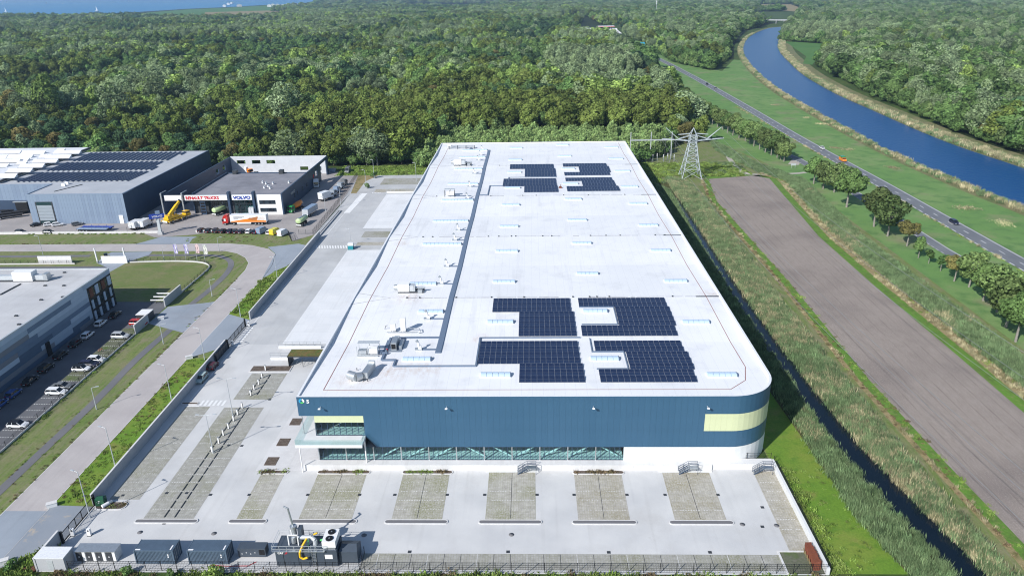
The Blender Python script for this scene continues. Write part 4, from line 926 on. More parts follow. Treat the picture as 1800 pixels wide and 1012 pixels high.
def crown(name, seed, m, R_, z0, z1, n, q, nl, peak=0.0, fluff=.12):
    r = np.random.default_rng(seed); hz = (z1-z0)/2; cz = (z0+z1)/2
    L = []
    for i in range(nl):
        for _ in range(50):
            d = r.normal(size=3); d /= np.linalg.norm(d); k = r.random()**.45*.72
            p = d*k*np.array([R_, R_, hz]); f = 1-peak*max(0, p[2]/hz); p[:2] *= f
            break
        L.append((p, R_*r.uniform(.27, .46)*(1-.4*peak*max(0, p[2]/hz))))
    L.append((np.array([0, 0, -hz*.05]), R_*.62))
    c = np.array([l[0] for l in L]); rr = np.array([l[1] for l in L])
    w = rr**2/np.sum(rr**2); V = []; T = []
    got = 0
    while got < n:
        k = r.choice(len(L), size=n, p=w); d = r.normal(size=(n, 3)); d[:, 2] += .25; d /= np.linalg.norm(d, axis=1)[:, None]
        rad_ = rr[k]*(1-np.abs(r.normal(0, fluff, n))+.03); el = np.array([1, 1, min(1.5, max(.8, hz/R_*.75))])
        p = c[k]+d*rad_[:, None]*el
        inside = np.zeros(n, bool)
        for j in range(len(L)): inside |= (np.linalg.norm((p-c[j])/el, axis=1) < rr[j]*.78) & (k != j)
        p = p[~inside]; dd = d[~inside]; nn = dd+r.normal(0, .38, dd.shape); nn /= np.linalg.norm(nn, axis=1)[:, None]
        a = np.cross(nn, r.normal(size=nn.shape)); a /= np.linalg.norm(a, axis=1)[:, None]; bb = np.cross(nn, a)
        s = q*r.uniform(.55, 1.25, len(p))[:, None]; s2 = s*r.uniform(.55, 1.0, (len(p), 1))
        P4 = np.stack([p-a*s*.5, p-bb*s2*.5+nn*s*.12, p+a*s*.5, p+bb*s2*.5+nn*s*.12], 1); V.append(P4); got += len(p)
        T.append(np.clip(r.normal(.45, .36, len(p)), 0, 1))
    V = np.concatenate(V)[:n]; V[:, :, 2] += cz
    V[:, :, 2] = np.maximum(V[:, :, 2], z0*.6)
    return quads_mesh(name, V, [LEAF[m]], None, np.concatenate(T)[:n])
def trunk(h, r, m='bark', limbs=5, seed=0):
    g = random.Random(seed); b = MB(); pts = [(0, 0, -.1)]
    for i in range(1, 4): pts.append((g.uniform(-.2, .2)*i*.5, g.uniform(-.2, .2)*i*.5, h*i/3))
    for i in range(3): b.tube(pts[i], pts[i+1], r*(1-.24*i), 7, M[m], r*(1-.24*(i+1)), caps=False)
    for i in range(limbs):
        a = g.random()*6.28; z = h*g.uniform(.45, .95); L = h*g.uniform(.3, .5); k = z/h
        p = (0, 0, z); q = (math.cos(a)*L*.6, math.sin(a)*L*.6, z+L*.7); b.tube(p, q, r*.4, 5, M[m], r*.12, caps=False)
    return b.data('trunk')
# species: (leaf, radius, z0, z1, leaf count, leaf size, lobes, peak, trunk height, trunk radius)
SPEC = [('olive', 6.4, 1.0, 17.0, 2000, 1.05, 17, .15), ('olive', 5.8, 1.0, 15.5, 1900, 1.0, 16, .1), ('green', 6.6, 1.0, 16.0, 1900, 1.1, 14, .05), ('green', 5.2, .8, 13.5, 1500, 1.0, 12, .15),
        ('grey', 6.8, 1.0, 17.5, 2200, .85, 17, .1), ('grey', 4.2, 1.0, 19.0, 1600, .8, 15, .4), ('dark', 6.0, .8, 14.0, 1800, 1.0, 14, .05), ('dark', 5.0, .6, 12.0, 1500, .95, 12, .2),
        ('lime', 6.4, 1.0, 17.0, 1900, 1.0, 15, .1), ('lime', 5.0, .8, 13.0, 1500, .95, 12, .05), ('brown', 5.0, .8, 12.5, 1500, .95, 12, .1), ('thicket', 1.9, .3, 8.0, 520, .5, 9, .6), ('thicket', 2.0, .2, 6.5, 480, .5, 8, .5), ('green', 2.6, .2, 5.0, 520, .65, 8, .0)]
CR = [crown('crown', 100+i, s[0], s[1], s[2]*.4, s[3], s[4], s[5], s[6], s[7]) for i, s in enumerate(SPEC)]
TK = [trunk(s[3]*.62, .12+s[1]*.035, 'palebark' if s[0] == 'grey' else 'bark', 5, i) for i, s in enumerate(SPEC)]
DESC = {'olive': 'olive green broadleaf tree', 'green': 'mid green rounded tree', 'grey': 'grey green willow', 'dark': 'dark green dense tree', 'lime': 'yellow green airy tree', 'thicket': 'slender pale sapling', 'brown': 'russet brown autumn tree'}
def vnoise(x, y, sc, seed):
    """smooth value noise"""
    x = np.asarray(x)/sc; y = np.asarray(y)/sc; xi = np.floor(x); yi = np.floor(y); fx = x-xi; fy = y-yi; fx = fx*fx*(3-2*fx); fy = fy*fy*(3-2*fy)
    def h(a, b_): 
        v = np.sin(a*127.1+b_*311.7+seed*74.7)*43758.5453; return v-np.floor(v)
    return (h(xi, yi)*(1-fx)+h(xi+1, yi)*fx)*(1-fy)+(h(xi, yi+1)*(1-fx)+h(xi+1, yi+1)*fx)*fy
WOOD1 = [(-900, 374), (-100, 377), (-58, 379), (-56, 366), (48, 366), (70, 395), (82, 428), (100, 455), (104, 560), (124, 700), (132, 860), (130, 1000), (122, 1300), (97, 1700), (140, 2100), (-200, 3100), (-2000, 3400), (-9000, 3600), (-9000, 374)]
WOOD1L = [(-430, 372), (-58, 374), (-58, 380), (-430, 385)]
WOOD2 = [(170, 1850), (172, 1100), (170, 890), (190, 815), (240, 950), (294, 1165), (405, 1520), (480, 1655), (560, 1850), (600, 2600), (170, 2600)]
WOOD3 = [(254, 380), (256, 456), (262, 514), (272, 598), (291, 712), (316, 857), (335, 880), (420, 1080), (456, 1130), (395, 1240), (430, 1330), (620, 1880), (900, 2600), (9000, 9000), (9000, 200), (254, 200)]
CLEAR = [[(-345, 440), (-560, 440), (-560, 600), (-375, 570)], [G(505, 22), G(360, 20), G(230, 28), G(280, 36), G(430, 36), G(505, 30)], [G(690, 12), G(740, 7), G(860, 7), G(868, 13), G(780, 16)], [G(1320, 7), G(1395, 7), G(1412, 17), G(1400, 23), G(1330, 15)],
         [G(370, 16), G(400, 13), G(560, 8), G(480, 18), G(500, 20), G(440, 23), G(360, 22)], [G(1415, 32), G(1440, 30), G(1462, 12), G(1446, 12)], [(100, 1300), (185, 1500), (205, 1790), (160, 1820), (85, 1760)]]
LAKEP = [G(-700, 34), G(0, 32), G(180, 33), G(250, 29), G(330, 22), G(400, 18), G(470, 15), G(540, 11), G(590, 3), (-1500, 14000), (-1500, 40000), (-14000, 40000), (-14000, 3500)]
def sample_band(y0, y1, sp, half=.80):
    ys_ = np.arange(float(y0), y1, sp); X, Y = [], []
    for y in ys_:
        n = int(2*(half*y+60)/sp); x = (np.arange(n)-n/2)*sp; X.append(x-.03*y); Y.append(np.full(n, y))
    X = np.concatenate(X); Y = np.concatenate(Y); X += NR.uniform(-.45, .45, X.shape)*sp; Y += NR.uniform(-.45, .45, X.shape)*sp
    return X, Y
PX, PY, PS = [], [], []
for y0, y1, sp, k in ((195, 620, 8.6, 1.2), (620, 1300, 10.2, 1.22), (1300, 2300, 13.5, 1.4), (2300, 4200, 19, 2.0), (4200, 8000, 36, 3.2), (8000, 16000, 80, 6.0)):
    X, Y = sample_band(y0, y1, sp); PX.append(X); PY.append(Y); PS.append(np.full(X.shape, k))
PX, PY, PS = map(np.concatenate, (PX, PY, PS))
far = (PY > 2600) & (PY <= 16000)
ok = inpoly(PX, PY, WOOD1) | inpoly(PX, PY, WOOD1L) | inpoly(PX, PY, WOOD2) | inpoly(PX, PY, WOOD3) | far
ok &= ~((PX < -330) & (PY < 372)) & ~((PX > 900) & (PY < 250))
for c in CLEAR: ok &= ~inpoly(PX, PY, c)
ok &= ~inpoly(PX, PY, LAKEP)
PX, PY, PS = PX[ok], PY[ok], PS[ok]
sA = vnoise(PX, PY, 150, 1)*.6+vnoise(PX, PY, 52, 2)*.4; sB = NR.random(PX.shape)
thick = inpoly(PX, PY, [(-62, 360), (60, 360), (76, 400), (84, 452), (-48, 455), (-58, 400)])
row = inpoly(PX, PY, [(-150, 374), (-62, 376), (-52, 452), (82, 452), (98, 470), (100, 540), (-60, 560), (-160, 480)])
grove = inpoly(PX, PY, [(20, 640), (108, 640), (112, 900), (20, 950)])
right = PX > 240
IDX = np.zeros(PX.shape, int)
edges = [(.24, (6, 7)), (.36, (2, 6)), (.46, (3, 2)), (.54, (0, 1)), (.62, (2, 8)), (.70, (4, 5)), (.78, (8, 4)), (1.1, (3, 6))]
for i in range(len(PX)):
    v = sA[i]
    for e, o in edges:
        if v < e: IDX[i] = o[int(sB[i]*2)]; break
u = NR.random(PX.shape)
IDX[(u < .035)] = 10; IDX[(u > .95)] = 5; IDX[(u > .90) & (u < .93)] = 9
IDX[right & (u < .5)] = 2; IDX[right & (u > .82)] = 4; IDX[right & (u > .5) & (u < .6)] = 3
gR = inpoly(PX, PY, [(395, 1240), (456, 1138), (700, 1500), (620, 1700)]); IDX[gR] = np.where(sB[gR] < .7, 5, 3)
gF = inpoly(PX, PY, [(450, 900), (3000, 1500), (3000, 1900), (700, 1400)]) & (sB < .4); IDX[gF] = 5
IDX[row] = np.where(sB[row] < .8, np.where(u[row] < .5, 0, 1), 3); IDX[grove] = np.where(sB[grove] < .85, 5, 4)
IDX[thick] = np.where(sB[thick] < .55, 11, np.where(sB[thick] < .85, 12, 13))
sC = vnoise(PX, PY, 55, 9)*.6+vnoise(PX, PY, 23, 10)*.4; sH = vnoise(PX, PY, 120, 21)*.55+vnoise(PX, PY, 45, 22)*.45; PS *= np.where(sH < .40, .5, np.where(sH > .58, 1.38, .92))*(.6+.8*sC)*NR.uniform(.75, 1.28, PX.shape); PS[row] = 1.22*NR.uniform(.85, 1.2, row.sum())
scrub = inpoly(PX, PY, GL((-40, 270), (640, 292), (640, 262), (560, 232), (420, 205), (270, 182), (120, 205), (40, 215), (-40, 215))); PS[scrub] *= .55; IDX[scrub & (sB < .45)] = 7; IDX[scrub & (sB > .85)] = 0
edge = inpoly(PX, PY, [(-430, 370), (-150, 370), (-150, 400), (-330, 440), (-430, 440)]); PS[edge] *= .62; IDX[edge & (sB < .3)] = 10; IDX[edge & (sB > .55)] = 7
# bushes along the skirts of the woods
bxs, bys = [], []
for W_ in (WOOD1[:9], [(-430, 374), (-58, 376)], WOOD2[1:8], WOOD3[:12]):
    for p, q in zip(W_, W_[1:]):
        n = int(math.dist(p, q)/2.2); f = NR.random(n); bxs.append(p[0]+(q[0]-p[0])*f); bys.append(p[1]+(q[1]-p[1])*f)
bxs = np.concatenate(bxs); bys = np.concatenate(bys); bxs += NR.normal(0, 1.8, bxs.shape); bys += NR.normal(1, 1.8, bxs.shape); kk = ~inpoly(bxs, bys, [(-48, 360), (48, 360), (48, 300), (-48, 300)]) & ~((bxs < -155) & (bys < 371)); bxs, bys = bxs[kk], bys[kk]
PX = np.r_[PX, bxs]; PY = np.r_[PY, bys]; PS = np.r_[PS, NR.uniform(.8, 1.9, bxs.shape)]; IDX = np.r_[IDX, NR.choice([13, 13, 12, 13], bxs.shape)]
# thicket is denser: add extra points
tx = NR.uniform(-60, 84, 2600); ty = NR.uniform(362, 452, 2600); kk = inpoly(tx, ty, [(-62, 366), (48, 366), (76, 400), (84, 452), (-48, 452), (-58, 400)])
tx, ty = tx[kk], ty[kk]; PX = np.r_[PX, tx]; PY = np.r_[PY, ty]; PS = np.r_[PS, NR.uniform(.7, 1.15, tx.shape)]; IDX = np.r_[IDX, NR.choice([11, 11, 12, 11], tx.shape)]
PR = NR.uniform(0, 6.283, PX.shape); PZ = np.where(PS > 2.6, PS*.42, np.where(PS > 1.75, PS*.62, PS*.9)); PZ = np.where(IDX >= 11, PS, PZ)
# the 300 that show largest are trees of their own
hgt = np.array([s[3] for s in SPEC])[IDX]*PS; dist = np.hypot(PX, PY)
ang = np.arctan2(PX, PY); inview = (np.abs(ang+.03) < .63)
hidden = (IDX >= 11)
score = np.where(inview & ~hidden, hgt/dist, 0)
# behind others: keep those near an edge of the wood more
score *= np.where((PY < 480) | (PX > 200), 1.5, 1.0)
top = np.argsort(-score)[:285]; lone = np.zeros(len(PX), bool); lone[top] = True
# a few stand-out trees seen in the photograph
SPECIAL = [(90, 207, 8, 2.0, 'tall yellow green tree standing clear at the far left of the wood'), (205, 222, 4, 1.75, 'large grey green willow in front of the left wood'), (275, 190, 4, 1.6, 'silvery grey willow deep in the left wood'), (507, 222, 4, 1.8, 'pale grey green rounded poplar alone above the truck yard'), (240, 247, 0, 1.15, 'short olive round tree at the wood edge behind the grey hall'), (48, 232, 4, 1.0, 'low grey willow bush beside the shaded clearing'),
           (1205, 252, 10, 1.1, 'russet orange tree clump behind the pylon, left one'), (1228, 250, 0, 1.05, 'olive brown broad tree behind the pylon, right one'), (1185, 245, 1, .95, 'olive tree at the end of the thicket left of the pylon')]
for px, py, i, s, lb in SPECIAL:
    x, y = G(px, py); t = thing('broadleaf_tree', lb, 'tree', (x, y, -.1), RNG.random()*6, 'trees in the surrounding woods', s); mobj('trunk', TK[i], t); mobj('crown', CR[i], t)
proto_crowns = {}
MARKS = [(-9, 'at the far left edge'), (90, 'above the white roofed hall'), (190, 'above the grey hall middle'), (300, 'above the grey hall end'), (390, 'above the left of the dealership'), (470, 'above the dealership yard'), (560, 'above the dealership arch'), (640, 'above the far goods yard'), (720, 'left of the warehouse corner'), (790, 'above the warehouse left corner'), (880, 'behind the left of the thicket'), (980, 'behind the middle of the thicket'), (1080, 'behind the right of the thicket'), (1170, 'left of the pylon'), (1290, 'right of the pylon'), (1400, 'by the canal bend'), (1500, 'across the canal from the grove'), (1600, 'across the canal in the middle'), (1700, 'across the canal toward the right'), (1790, 'across the canal at the right edge')]
def proj(x, y, z=0):
    d = Vector((x, y, z-CAM_H)); c = d.dot(FWD); return 900+1300*d.dot(RIGHT)/c, 506-1300*d.dot(UP)/c
def describe(idx):
    """a label of its own for every single tree: kind, size, row and landmark"""
    out = {}; groups = {}
    for i in idx:
        px, py_ = proj(PX[i], PY[i], 8); mk_ = min(MARKS, key=lambda m: abs(m[0]-px))[1]
        size = 'tall ' if hgt[i] > 21 else ('low ' if hgt[i] < 12 else '')
        groups.setdefault(size+DESC[SPEC[IDX[i]][0]]+' '+mk_, []).append((px, py_, i))
    for base, g in groups.items():
        g.sort()
        for n_, (px, py_, i) in enumerate(g): out[i] = base if len(g) == 1 else base+', %s from left' % ordw[min(n_, 60)]
    return out
ordw = ['first', 'second', 'third', 'fourth', 'fifth', 'sixth', 'seventh', 'eighth', 'ninth', 'tenth', 'eleventh', 'twelfth', 'thirteenth', 'fourteenth', 'fifteenth', 'sixteenth', 'seventeenth', 'eighteenth', 'nineteenth', 'twentieth', 'twenty first', 'twenty second', 'twenty third', 'twenty fourth', 'twenty fifth', 'twenty sixth', 'twenty seventh', 'twenty eighth', 'twenty ninth', 'thirtieth', 'thirty first', 'thirty second', 'thirty third', 'thirty fourth', 'thirty fifth', 'thirty sixth', 'thirty seventh', 'thirty eighth', 'thirty ninth', 'fortieth', 'forty first', 'forty second', 'forty third']
ordw += [a+' '+b for a in ('forty', 'fifty', 'sixty', 'seventy') for b in ('first', 'second', 'third', 'fourth', 'fifth', 'sixth', 'seventh', 'eighth', 'ninth')][3:]
LBL = describe(np.where(lone)[0])
for i in np.where(lone)[0]:
    k = IDX[i]; sp = SPEC[k]
    t = thing('broadleaf_tree', LBL[i], 'tree', (float(PX[i]), float(PY[i]), -.1), float(PR[i]), 'trees in the surrounding woods', (float(PS[i]), float(PS[i]), float(PZ[i])))
    mobj('trunk', TK[k], t); c = mobj('crown', CR[k], t); proto_crowns.setdefault(k, c)
def scatter(name, label, cat, x, y, z, rot, scl, idx, meshes, sclz=None):
    """ONE object that instances plant meshes on its points"""
    me = bpy.data.meshes.new(name); n = len(x); me.vertices.add(n)
    me.vertices.foreach_set('co', np.stack([x, y, z], 1).astype(np.float32).reshape(-1))
    for nm, ty, arr in (('rot', 'FLOAT', rot), ('scl', 'FLOAT', scl), ('sclz', 'FLOAT', scl if sclz is None else sclz), ('idx', 'INT', idx)):
        a = me.attributes.new(nm, ty, 'POINT'); a.data.foreach_set('value', np.asarray(arr, np.float32 if ty == 'FLOAT' else np.int32))
    o = mobj(name, me); tag(o, label, cat, None, 'stuff')
    ng = bpy.data.node_groups.new(name+'_scatter', 'GeometryNodeTree'); ng.interface.new_socket('Geometry', in_out='INPUT', socket_type='NodeSocketGeometry'); ng.interface.new_socket('Geometry', in_out='OUTPUT', socket_type='NodeSocketGeometry')
    N = ng.nodes; Lk = ng.links; gi = N.new('NodeGroupInput'); go = N.new('NodeGroupOutput')
    g2i = N.new('GeometryNodeGeometryToInstance')
    for m in meshes[::-1]:
        oi = N.new('GeometryNodeObjectInfo'); oi.transform_space = 'ORIGINAL'; oi.inputs['Object'].default_value = m; oi.inputs['As Instance'].default_value = False
        Lk.new(oi.outputs['Geometry'], g2i.inputs[0])
    def attr(nm, ty):
        a = N.new('GeometryNodeInputNamedAttribute'); a.data_type = ty; a.inputs['Name'].default_value = nm; return a.outputs['Attribute']
    ip = N.new('GeometryNodeInstanceOnPoints'); ip.inputs['Pick Instance'].default_value = True
    m2p = N.new('GeometryNodeMeshToPoints'); Lk.new(gi.outputs[0], m2p.inputs['Mesh']); Lk.new(m2p.outputs[0], ip.inputs['Points'])
    Lk.new(g2i.outputs[0], ip.inputs['Instance']); Lk.new(attr('idx', 'INT'), ip.inputs['Instance Index'])
    cb = N.new('ShaderNodeCombineXYZ'); Lk.new(attr('rot', 'FLOAT'), cb.inputs[2]); Lk.new(cb.outputs[0], ip.inputs['Rotation']); cs = N.new('ShaderNodeCombineXYZ'); a_ = attr('scl', 'FLOAT'); Lk.new(a_, cs.inputs[0]); Lk.new(a_, cs.inputs[1]); Lk.new(attr('sclz', 'FLOAT'), cs.inputs[2]); Lk.new(cs.outputs[0], ip.inputs['Scale'])
    Lk.new(ip.outputs[0], go.inputs[0])
    md = o.modifiers.new('scatter', 'NODES'); md.node_group = ng; return o
# crowns that no single tree above uses yet get one tree of their own, so that the scatter can borrow from it
for k in range(len(SPEC)):
    if k not in proto_crowns:
        c = np.where((IDX == k) & ~lone & inview)[0]; i = c[np.argmin(dist[c])]; lone[i] = True
        t = thing('young_tree' if k > 10 else 'broadleaf_tree', ['slender grey green sapling', 'slender yellow green sapling', 'rounded green bush'][k-11]+' in the thicket behind the warehouse' if k > 10 else DESC[SPEC[k][0]]+' in the wood behind the dealership', 'tree', (float(PX[i]), float(PY[i]), -.1), float(PR[i]), 'trees in the surrounding woods', float(PS[i]))
        mobj('trunk', TK[k], t); proto_crowns[k] = mobj('crown', CR[k], t)
r_ = ~lone
scatter('woodland', 'dense mixed green wood stretching from the warehouse to the horizon', 'wood', PX[r_], PY[r_], np.full(r_.sum(), -.1), PR[r_], PS[r_], IDX[r_], [proto_crowns[k] for k in range(len(SPEC))], PZ[r_])
print('trees', len(PX), 'single', int(lone.sum()))

# roadside rows
RC_ = [crown('crown', 300+i, 'road', 4.3, 1.6, 10.0, 2300, .62, 15, .1, .16) for i in range(4)]
RG_ = [crown('crown', 310+i, 'green', 4.2, 1.5, 9.6, 2300, .62, 15, .1, .16) for i in range(3)]
RB_ = crown('crown', 320, 'brown', 3.4, 2.4, 9.0, 1500, .55, 12, .2, .16)
RS_ = crown('crown', 321, 'green', 1.7, 1.4, 5.0, 420, .5, 7, .1, .2)
TR = [trunk(6, .26, 'palebark', 6, 50+i) for i in range(3)]; TRs = trunk(3.6, .12, 'palebark', 4, 60)
rt0 = [(1785, 600, 1.0), (1768, 575, 1.05), (1752, 548, .95), (1728, 528, .85), (1703, 504, .85), (1677, 494, .7, 'brown'), (1653, 476, .5, 's'), (1632, 463, .45, 's'), (1614, 453, .62, 's'), (1594, 432, .78, 'brown'), (1560, 415, 1.05), (1536, 398, 1.1), (1488, 364, 1.25), (1466, 338, .95), (1447, 332, .9), (1430, 323, .95),
      (1378, 284, .8), (1366, 277, .95), (1345, 268, 1.0), (1325, 257, .95), (1310, 248, .95), (1288, 238, .95), (1270, 228, .95), (1252, 219, .95), (1236, 211, 1.0), (1225, 204, .95), (1212, 196, 1.0), (1203, 188, 1.0), (1195, 180, 1.0), (1186, 172, 1.0), (1178, 165, 1.0), (1170, 158, 1.05), (1162, 150, 1.05), (1155, 143, 1.1), (1147, 136, 1.1), (1140, 129, 1.1), (1132, 122, 1.1), (1124, 115, 1.1), (1116, 108, 1.1), (1106, 100, 1.1), (1096, 92, 1.1), (1086, 84, 1.1), (1076, 77, 1.1)]
rt = [(a[0], a[1], a[2]*(1.42 if len(a) < 4 or a[3] == 'brown' else 1.65), *a[3:]) for a in rt0]
rt = rt[:17]+[q for a, c in zip(rt[16:], rt[17:]) for q in (((a[0]+c[0])/2, (a[1]+c[1])/2, (a[2]+c[2])/2*.95), c)]
ordw = ['first', 'second', 'third', 'fourth', 'fifth', 'sixth', 'seventh', 'eighth', 'ninth', 'tenth', 'eleventh', 'twelfth', 'thirteenth', 'fourteenth', 'fifteenth', 'sixteenth', 'seventeenth', 'eighteenth', 'nineteenth', 'twentieth', 'twenty first', 'twenty second', 'twenty third', 'twenty fourth', 'twenty fifth', 'twenty sixth', 'twenty seventh', 'twenty eighth', 'twenty ninth', 'thirtieth', 'thirty first', 'thirty second', 'thirty third', 'thirty fourth', 'thirty fifth', 'thirty sixth', 'thirty seventh', 'thirty eighth', 'thirty ninth', 'fortieth', 'forty first', 'forty second', 'forty third']
ordw += [a+' '+b for a in ('forty', 'fifty', 'sixty', 'seventy') for b in ('first', 'second', 'third', 'fourth', 'fifth', 'sixth', 'seventh', 'eighth', 'ninth')][3:]
for i, a in enumerate(rt):
    x, y = G(a[0], a[1]); kind = a[3] if len(a) > 3 else ''
    lb = {'': 'full green roadside tree', 'brown': 'browning roadside tree', 's': 'small thin young roadside tree'}[kind]+', %s from the right edge along the service road' % ordw[i]
    t = thing('roadside_tree', lb, 'tree', (x, y, -.05), RNG.random()*6, 'trees in a row along the service road', a[2]*(1.0 if kind != 's' else 1.5))
    mobj('trunk', TRs if kind == 's' else TR[i % 3], t); mobj('crown', RB_ if kind == 'brown' else RS_ if kind == 's' else (RC_[i % 4] if i % 3 else RG_[i % 3]), t)
# canal-side row at the wood edge on the right
for i, (px, py, s) in enumerate(((1790, 268, 1.15), (1752, 250, 1.05), (1722, 244, .9), (1700, 222, 1.0), (1672, 222, .95), (1642, 205, .9), (1612, 200, .95), (1590, 186, .95), (1560, 176, 1.0), (1536, 165, .9), (1512, 152, .95), (1490, 143, .95), (1468, 132, .95), (1446, 120, .95))):
    x, y = G(px, py); k = (4, 4, 10, 2, 2, 4)[i % 6]; s *= 1.35
    t = thing('canalside_tree', '%s edging the far canal bank, %s from the right' % (DESC[SPEC[k][0]], ordw[i]), 'tree', (x+3, y+3, -.1), RNG.random()*6, 'trees lining the far canal bank', s*.75)
    mobj('trunk', TK[k], t); mobj('crown', CR[k], t)

# reeds, weeds and shrubs
def leaf2(name, cols): return leafmat(name, cols, .15, .6)
LEAF['reed'] = leaf2('reed_blades', [(.10, .185, .078), (.18, .27, .125), (.24, .29, .15)])
LEAF['dry'] = leaf2('dry_reed_blades', [(.33, .285, .17), (.52, .45, .29), (.24, .25, .12)])
LEAF['weed'] = leaf2('weed_leaves', [(.15, .26, .045), (.21, .31, .065), (.24, .27, .10)])
LEAF['redweed'] = leaf2('reddish_stems', [(.17, .115, .07), (.27, .19, .12), (.14, .17, .06)])
def tuft(name, seed, m, n, h, spread, w):
    r = np.random.default_rng(seed); p = np.c_[r.normal(0, spread, (n, 2)), np.zeros(n)]; a = r.uniform(0, 6.283, n); H_ = h*r.uniform(.55, 1.15, n)
    lean = np.c_[r.normal(.10, .18, n), r.normal(.06, .18, n), np.ones(n)]; lean /= np.linalg.norm(lean, axis=1)[:, None]
    tip = p+lean*H_[:, None]; sd = np.c_[np.cos(a), np.sin(a), np.zeros(n)]*(w*r.uniform(.6, 1.3, n))[:, None]; mid = p+lean*(H_*.55)[:, None]
    V = np.stack([p-sd*.4, mid+sd*.7, tip, mid-sd*.7], 1)
    return quads_mesh(name, V, [LEAF[m]], None, np.clip(r.normal(.5, .36, n), 0, 1))
TU = [tuft('reed_tuft', 1, 'reed', 80, 1.9, .6, .085), tuft('reed_tuft', 2, 'reed', 80, 1.5, .6, .085), tuft('reed_tuft', 3, 'dry', 64, 1.7, .55, .08), tuft('weed_tuft', 4, 'weed', 46, .55, .5, .16), tuft('weed_tuft', 5, 'weed', 50, 1.0, .5, .18), tuft('weed_tuft', 6, 'redweed', 40, .7, .45, .12)]
def fill(P, dens):
    xs = [p[0] for p in P]; ys_ = [p[1] for p in P]; n = int((max(xs)-min(xs))*(max(ys_)-min(ys_))*dens)
    x = NR.uniform(min(xs), max(xs), n); y = NR.uniform(min(ys_), max(ys_), n); k = inpoly(x, y, P); return x[k], y[k]
def tufts(name, label, cat, parts):
    X, Y, I, Sc = [], [], [], []
    for P, dens, kinds, (s0, s1), nz in parts:
        x, y = fill(P, dens); v = vnoise(x, y, nz, 5)*.65+NR.random(x.shape)*.35
        kinds = np.array(kinds); I.append(kinds[np.clip((v*len(kinds)).astype(int), 0, len(kinds)-1)]); X.append(x); Y.append(y); Sc.append(NR.uniform(s0, s1, x.shape))
    X, Y, I, Sc = map(np.concatenate, (X, Y, I, Sc)); used = sorted(set(I.tolist())); mp = {k: i for i, k in enumerate(used)}
    # one plain tuft of every kind stands in the bed; the scatter borrows its mesh
    src = []
    for k in used:
        j = int(np.where(I == k)[0][0]); o = mobj('tuft', TU[k], None, (float(X[j]), float(Y[j]), -.05)); src.append(o)
    ob = scatter(name, label, cat, X, Y, np.full(X.shape, -.05), NR.uniform(0, 6.28, X.shape), Sc, np.array([mp[i] for i in I]), src)
    for o in src: o.parent = ob; o.location = o.location; o['kind'] = 'stuff'
    print(name, len(X)); return ob
LB = [(53.2, 330), (53.4, 200), (53.6, 140), (53.9, 115), (54.4, 101), (57, 90), (60, 70), (62.6, 70), (61, 92), (58.4, 108), (57, 122), (56.3, 137), (56.2, 165), (56.2, 196), (56.8, 237), (57.6, 258), (58.6, 286), (60, 318)]
RB = ditchR[:-1]+[(79.5, 70), (71.4, 90), (70, 120), (69.8, 160), (70, 200), (71.5, 250), (73, 300), (71, 332), (63, 340)]
RB2 = offset_line(FRr[1:], 6.2)+offset_line(FRr[1:], 14.3)[::-1]
tufts('reeds', 'tall green and straw coloured reeds lining both sides of the dark ditch', 'reeds', [(LB, 4.2, (0, 1, 1, 0, 1, 2), (.6, .95), 14), (RB, 3.6, (1, 0, 2, 0, 1, 2), (.6, .95), 16), ([(p[0]-.2, p[1]) for p in ditchR]+[(p[0]+.9, p[1]) for p in ditchR[::-1]], 1.2, (1, 2), (.5, .8), 3), ([(p[0]-1.2, p[1]) for p in ditchL]+[(p[0]+.3, p[1]) for p in ditchL[::-1]], 1.6, (1, 0), (.5, .8), 3), ([(p[0]-1.3, p[1]) for p in FL]+[(p[0]+.3, p[1]) for p in FL[::-1]], .5, (3, 3, 5), (.3, .6), 4), ([(49, 330), (50, 250), (53.4, 250), (53.2, 330)], 1.4, (1, 4, 1), (.7, 1), 9)])
tufts('reeds', 'brownish reed belt between the ploughed field and the roadside trees', 'reeds', [(RB2, 2.6, (1, 1, 0, 1, 2), (.6, .95), 12), ([(104, 440), (112, 372), (120, 350), (123, 330), (117, 330), (108, 352), (100, 400)], 1.2, (1, 1, 0), (.6, .9), 10)])
tufts('reeds', 'pale reed fringe along both banks of the blue canal', 'reeds', [(offset_line(RR, 1)[10:-6]+offset_line(RR, 9)[10:-6][::-1], .35, (1, 2, 1, 2, 2), (.9, 1.6), 20), (RL[10:-6]+offset_line(RL, -5)[10:-6][::-1], .4, (1, 2, 1, 2), (.8, 1.3), 20)])
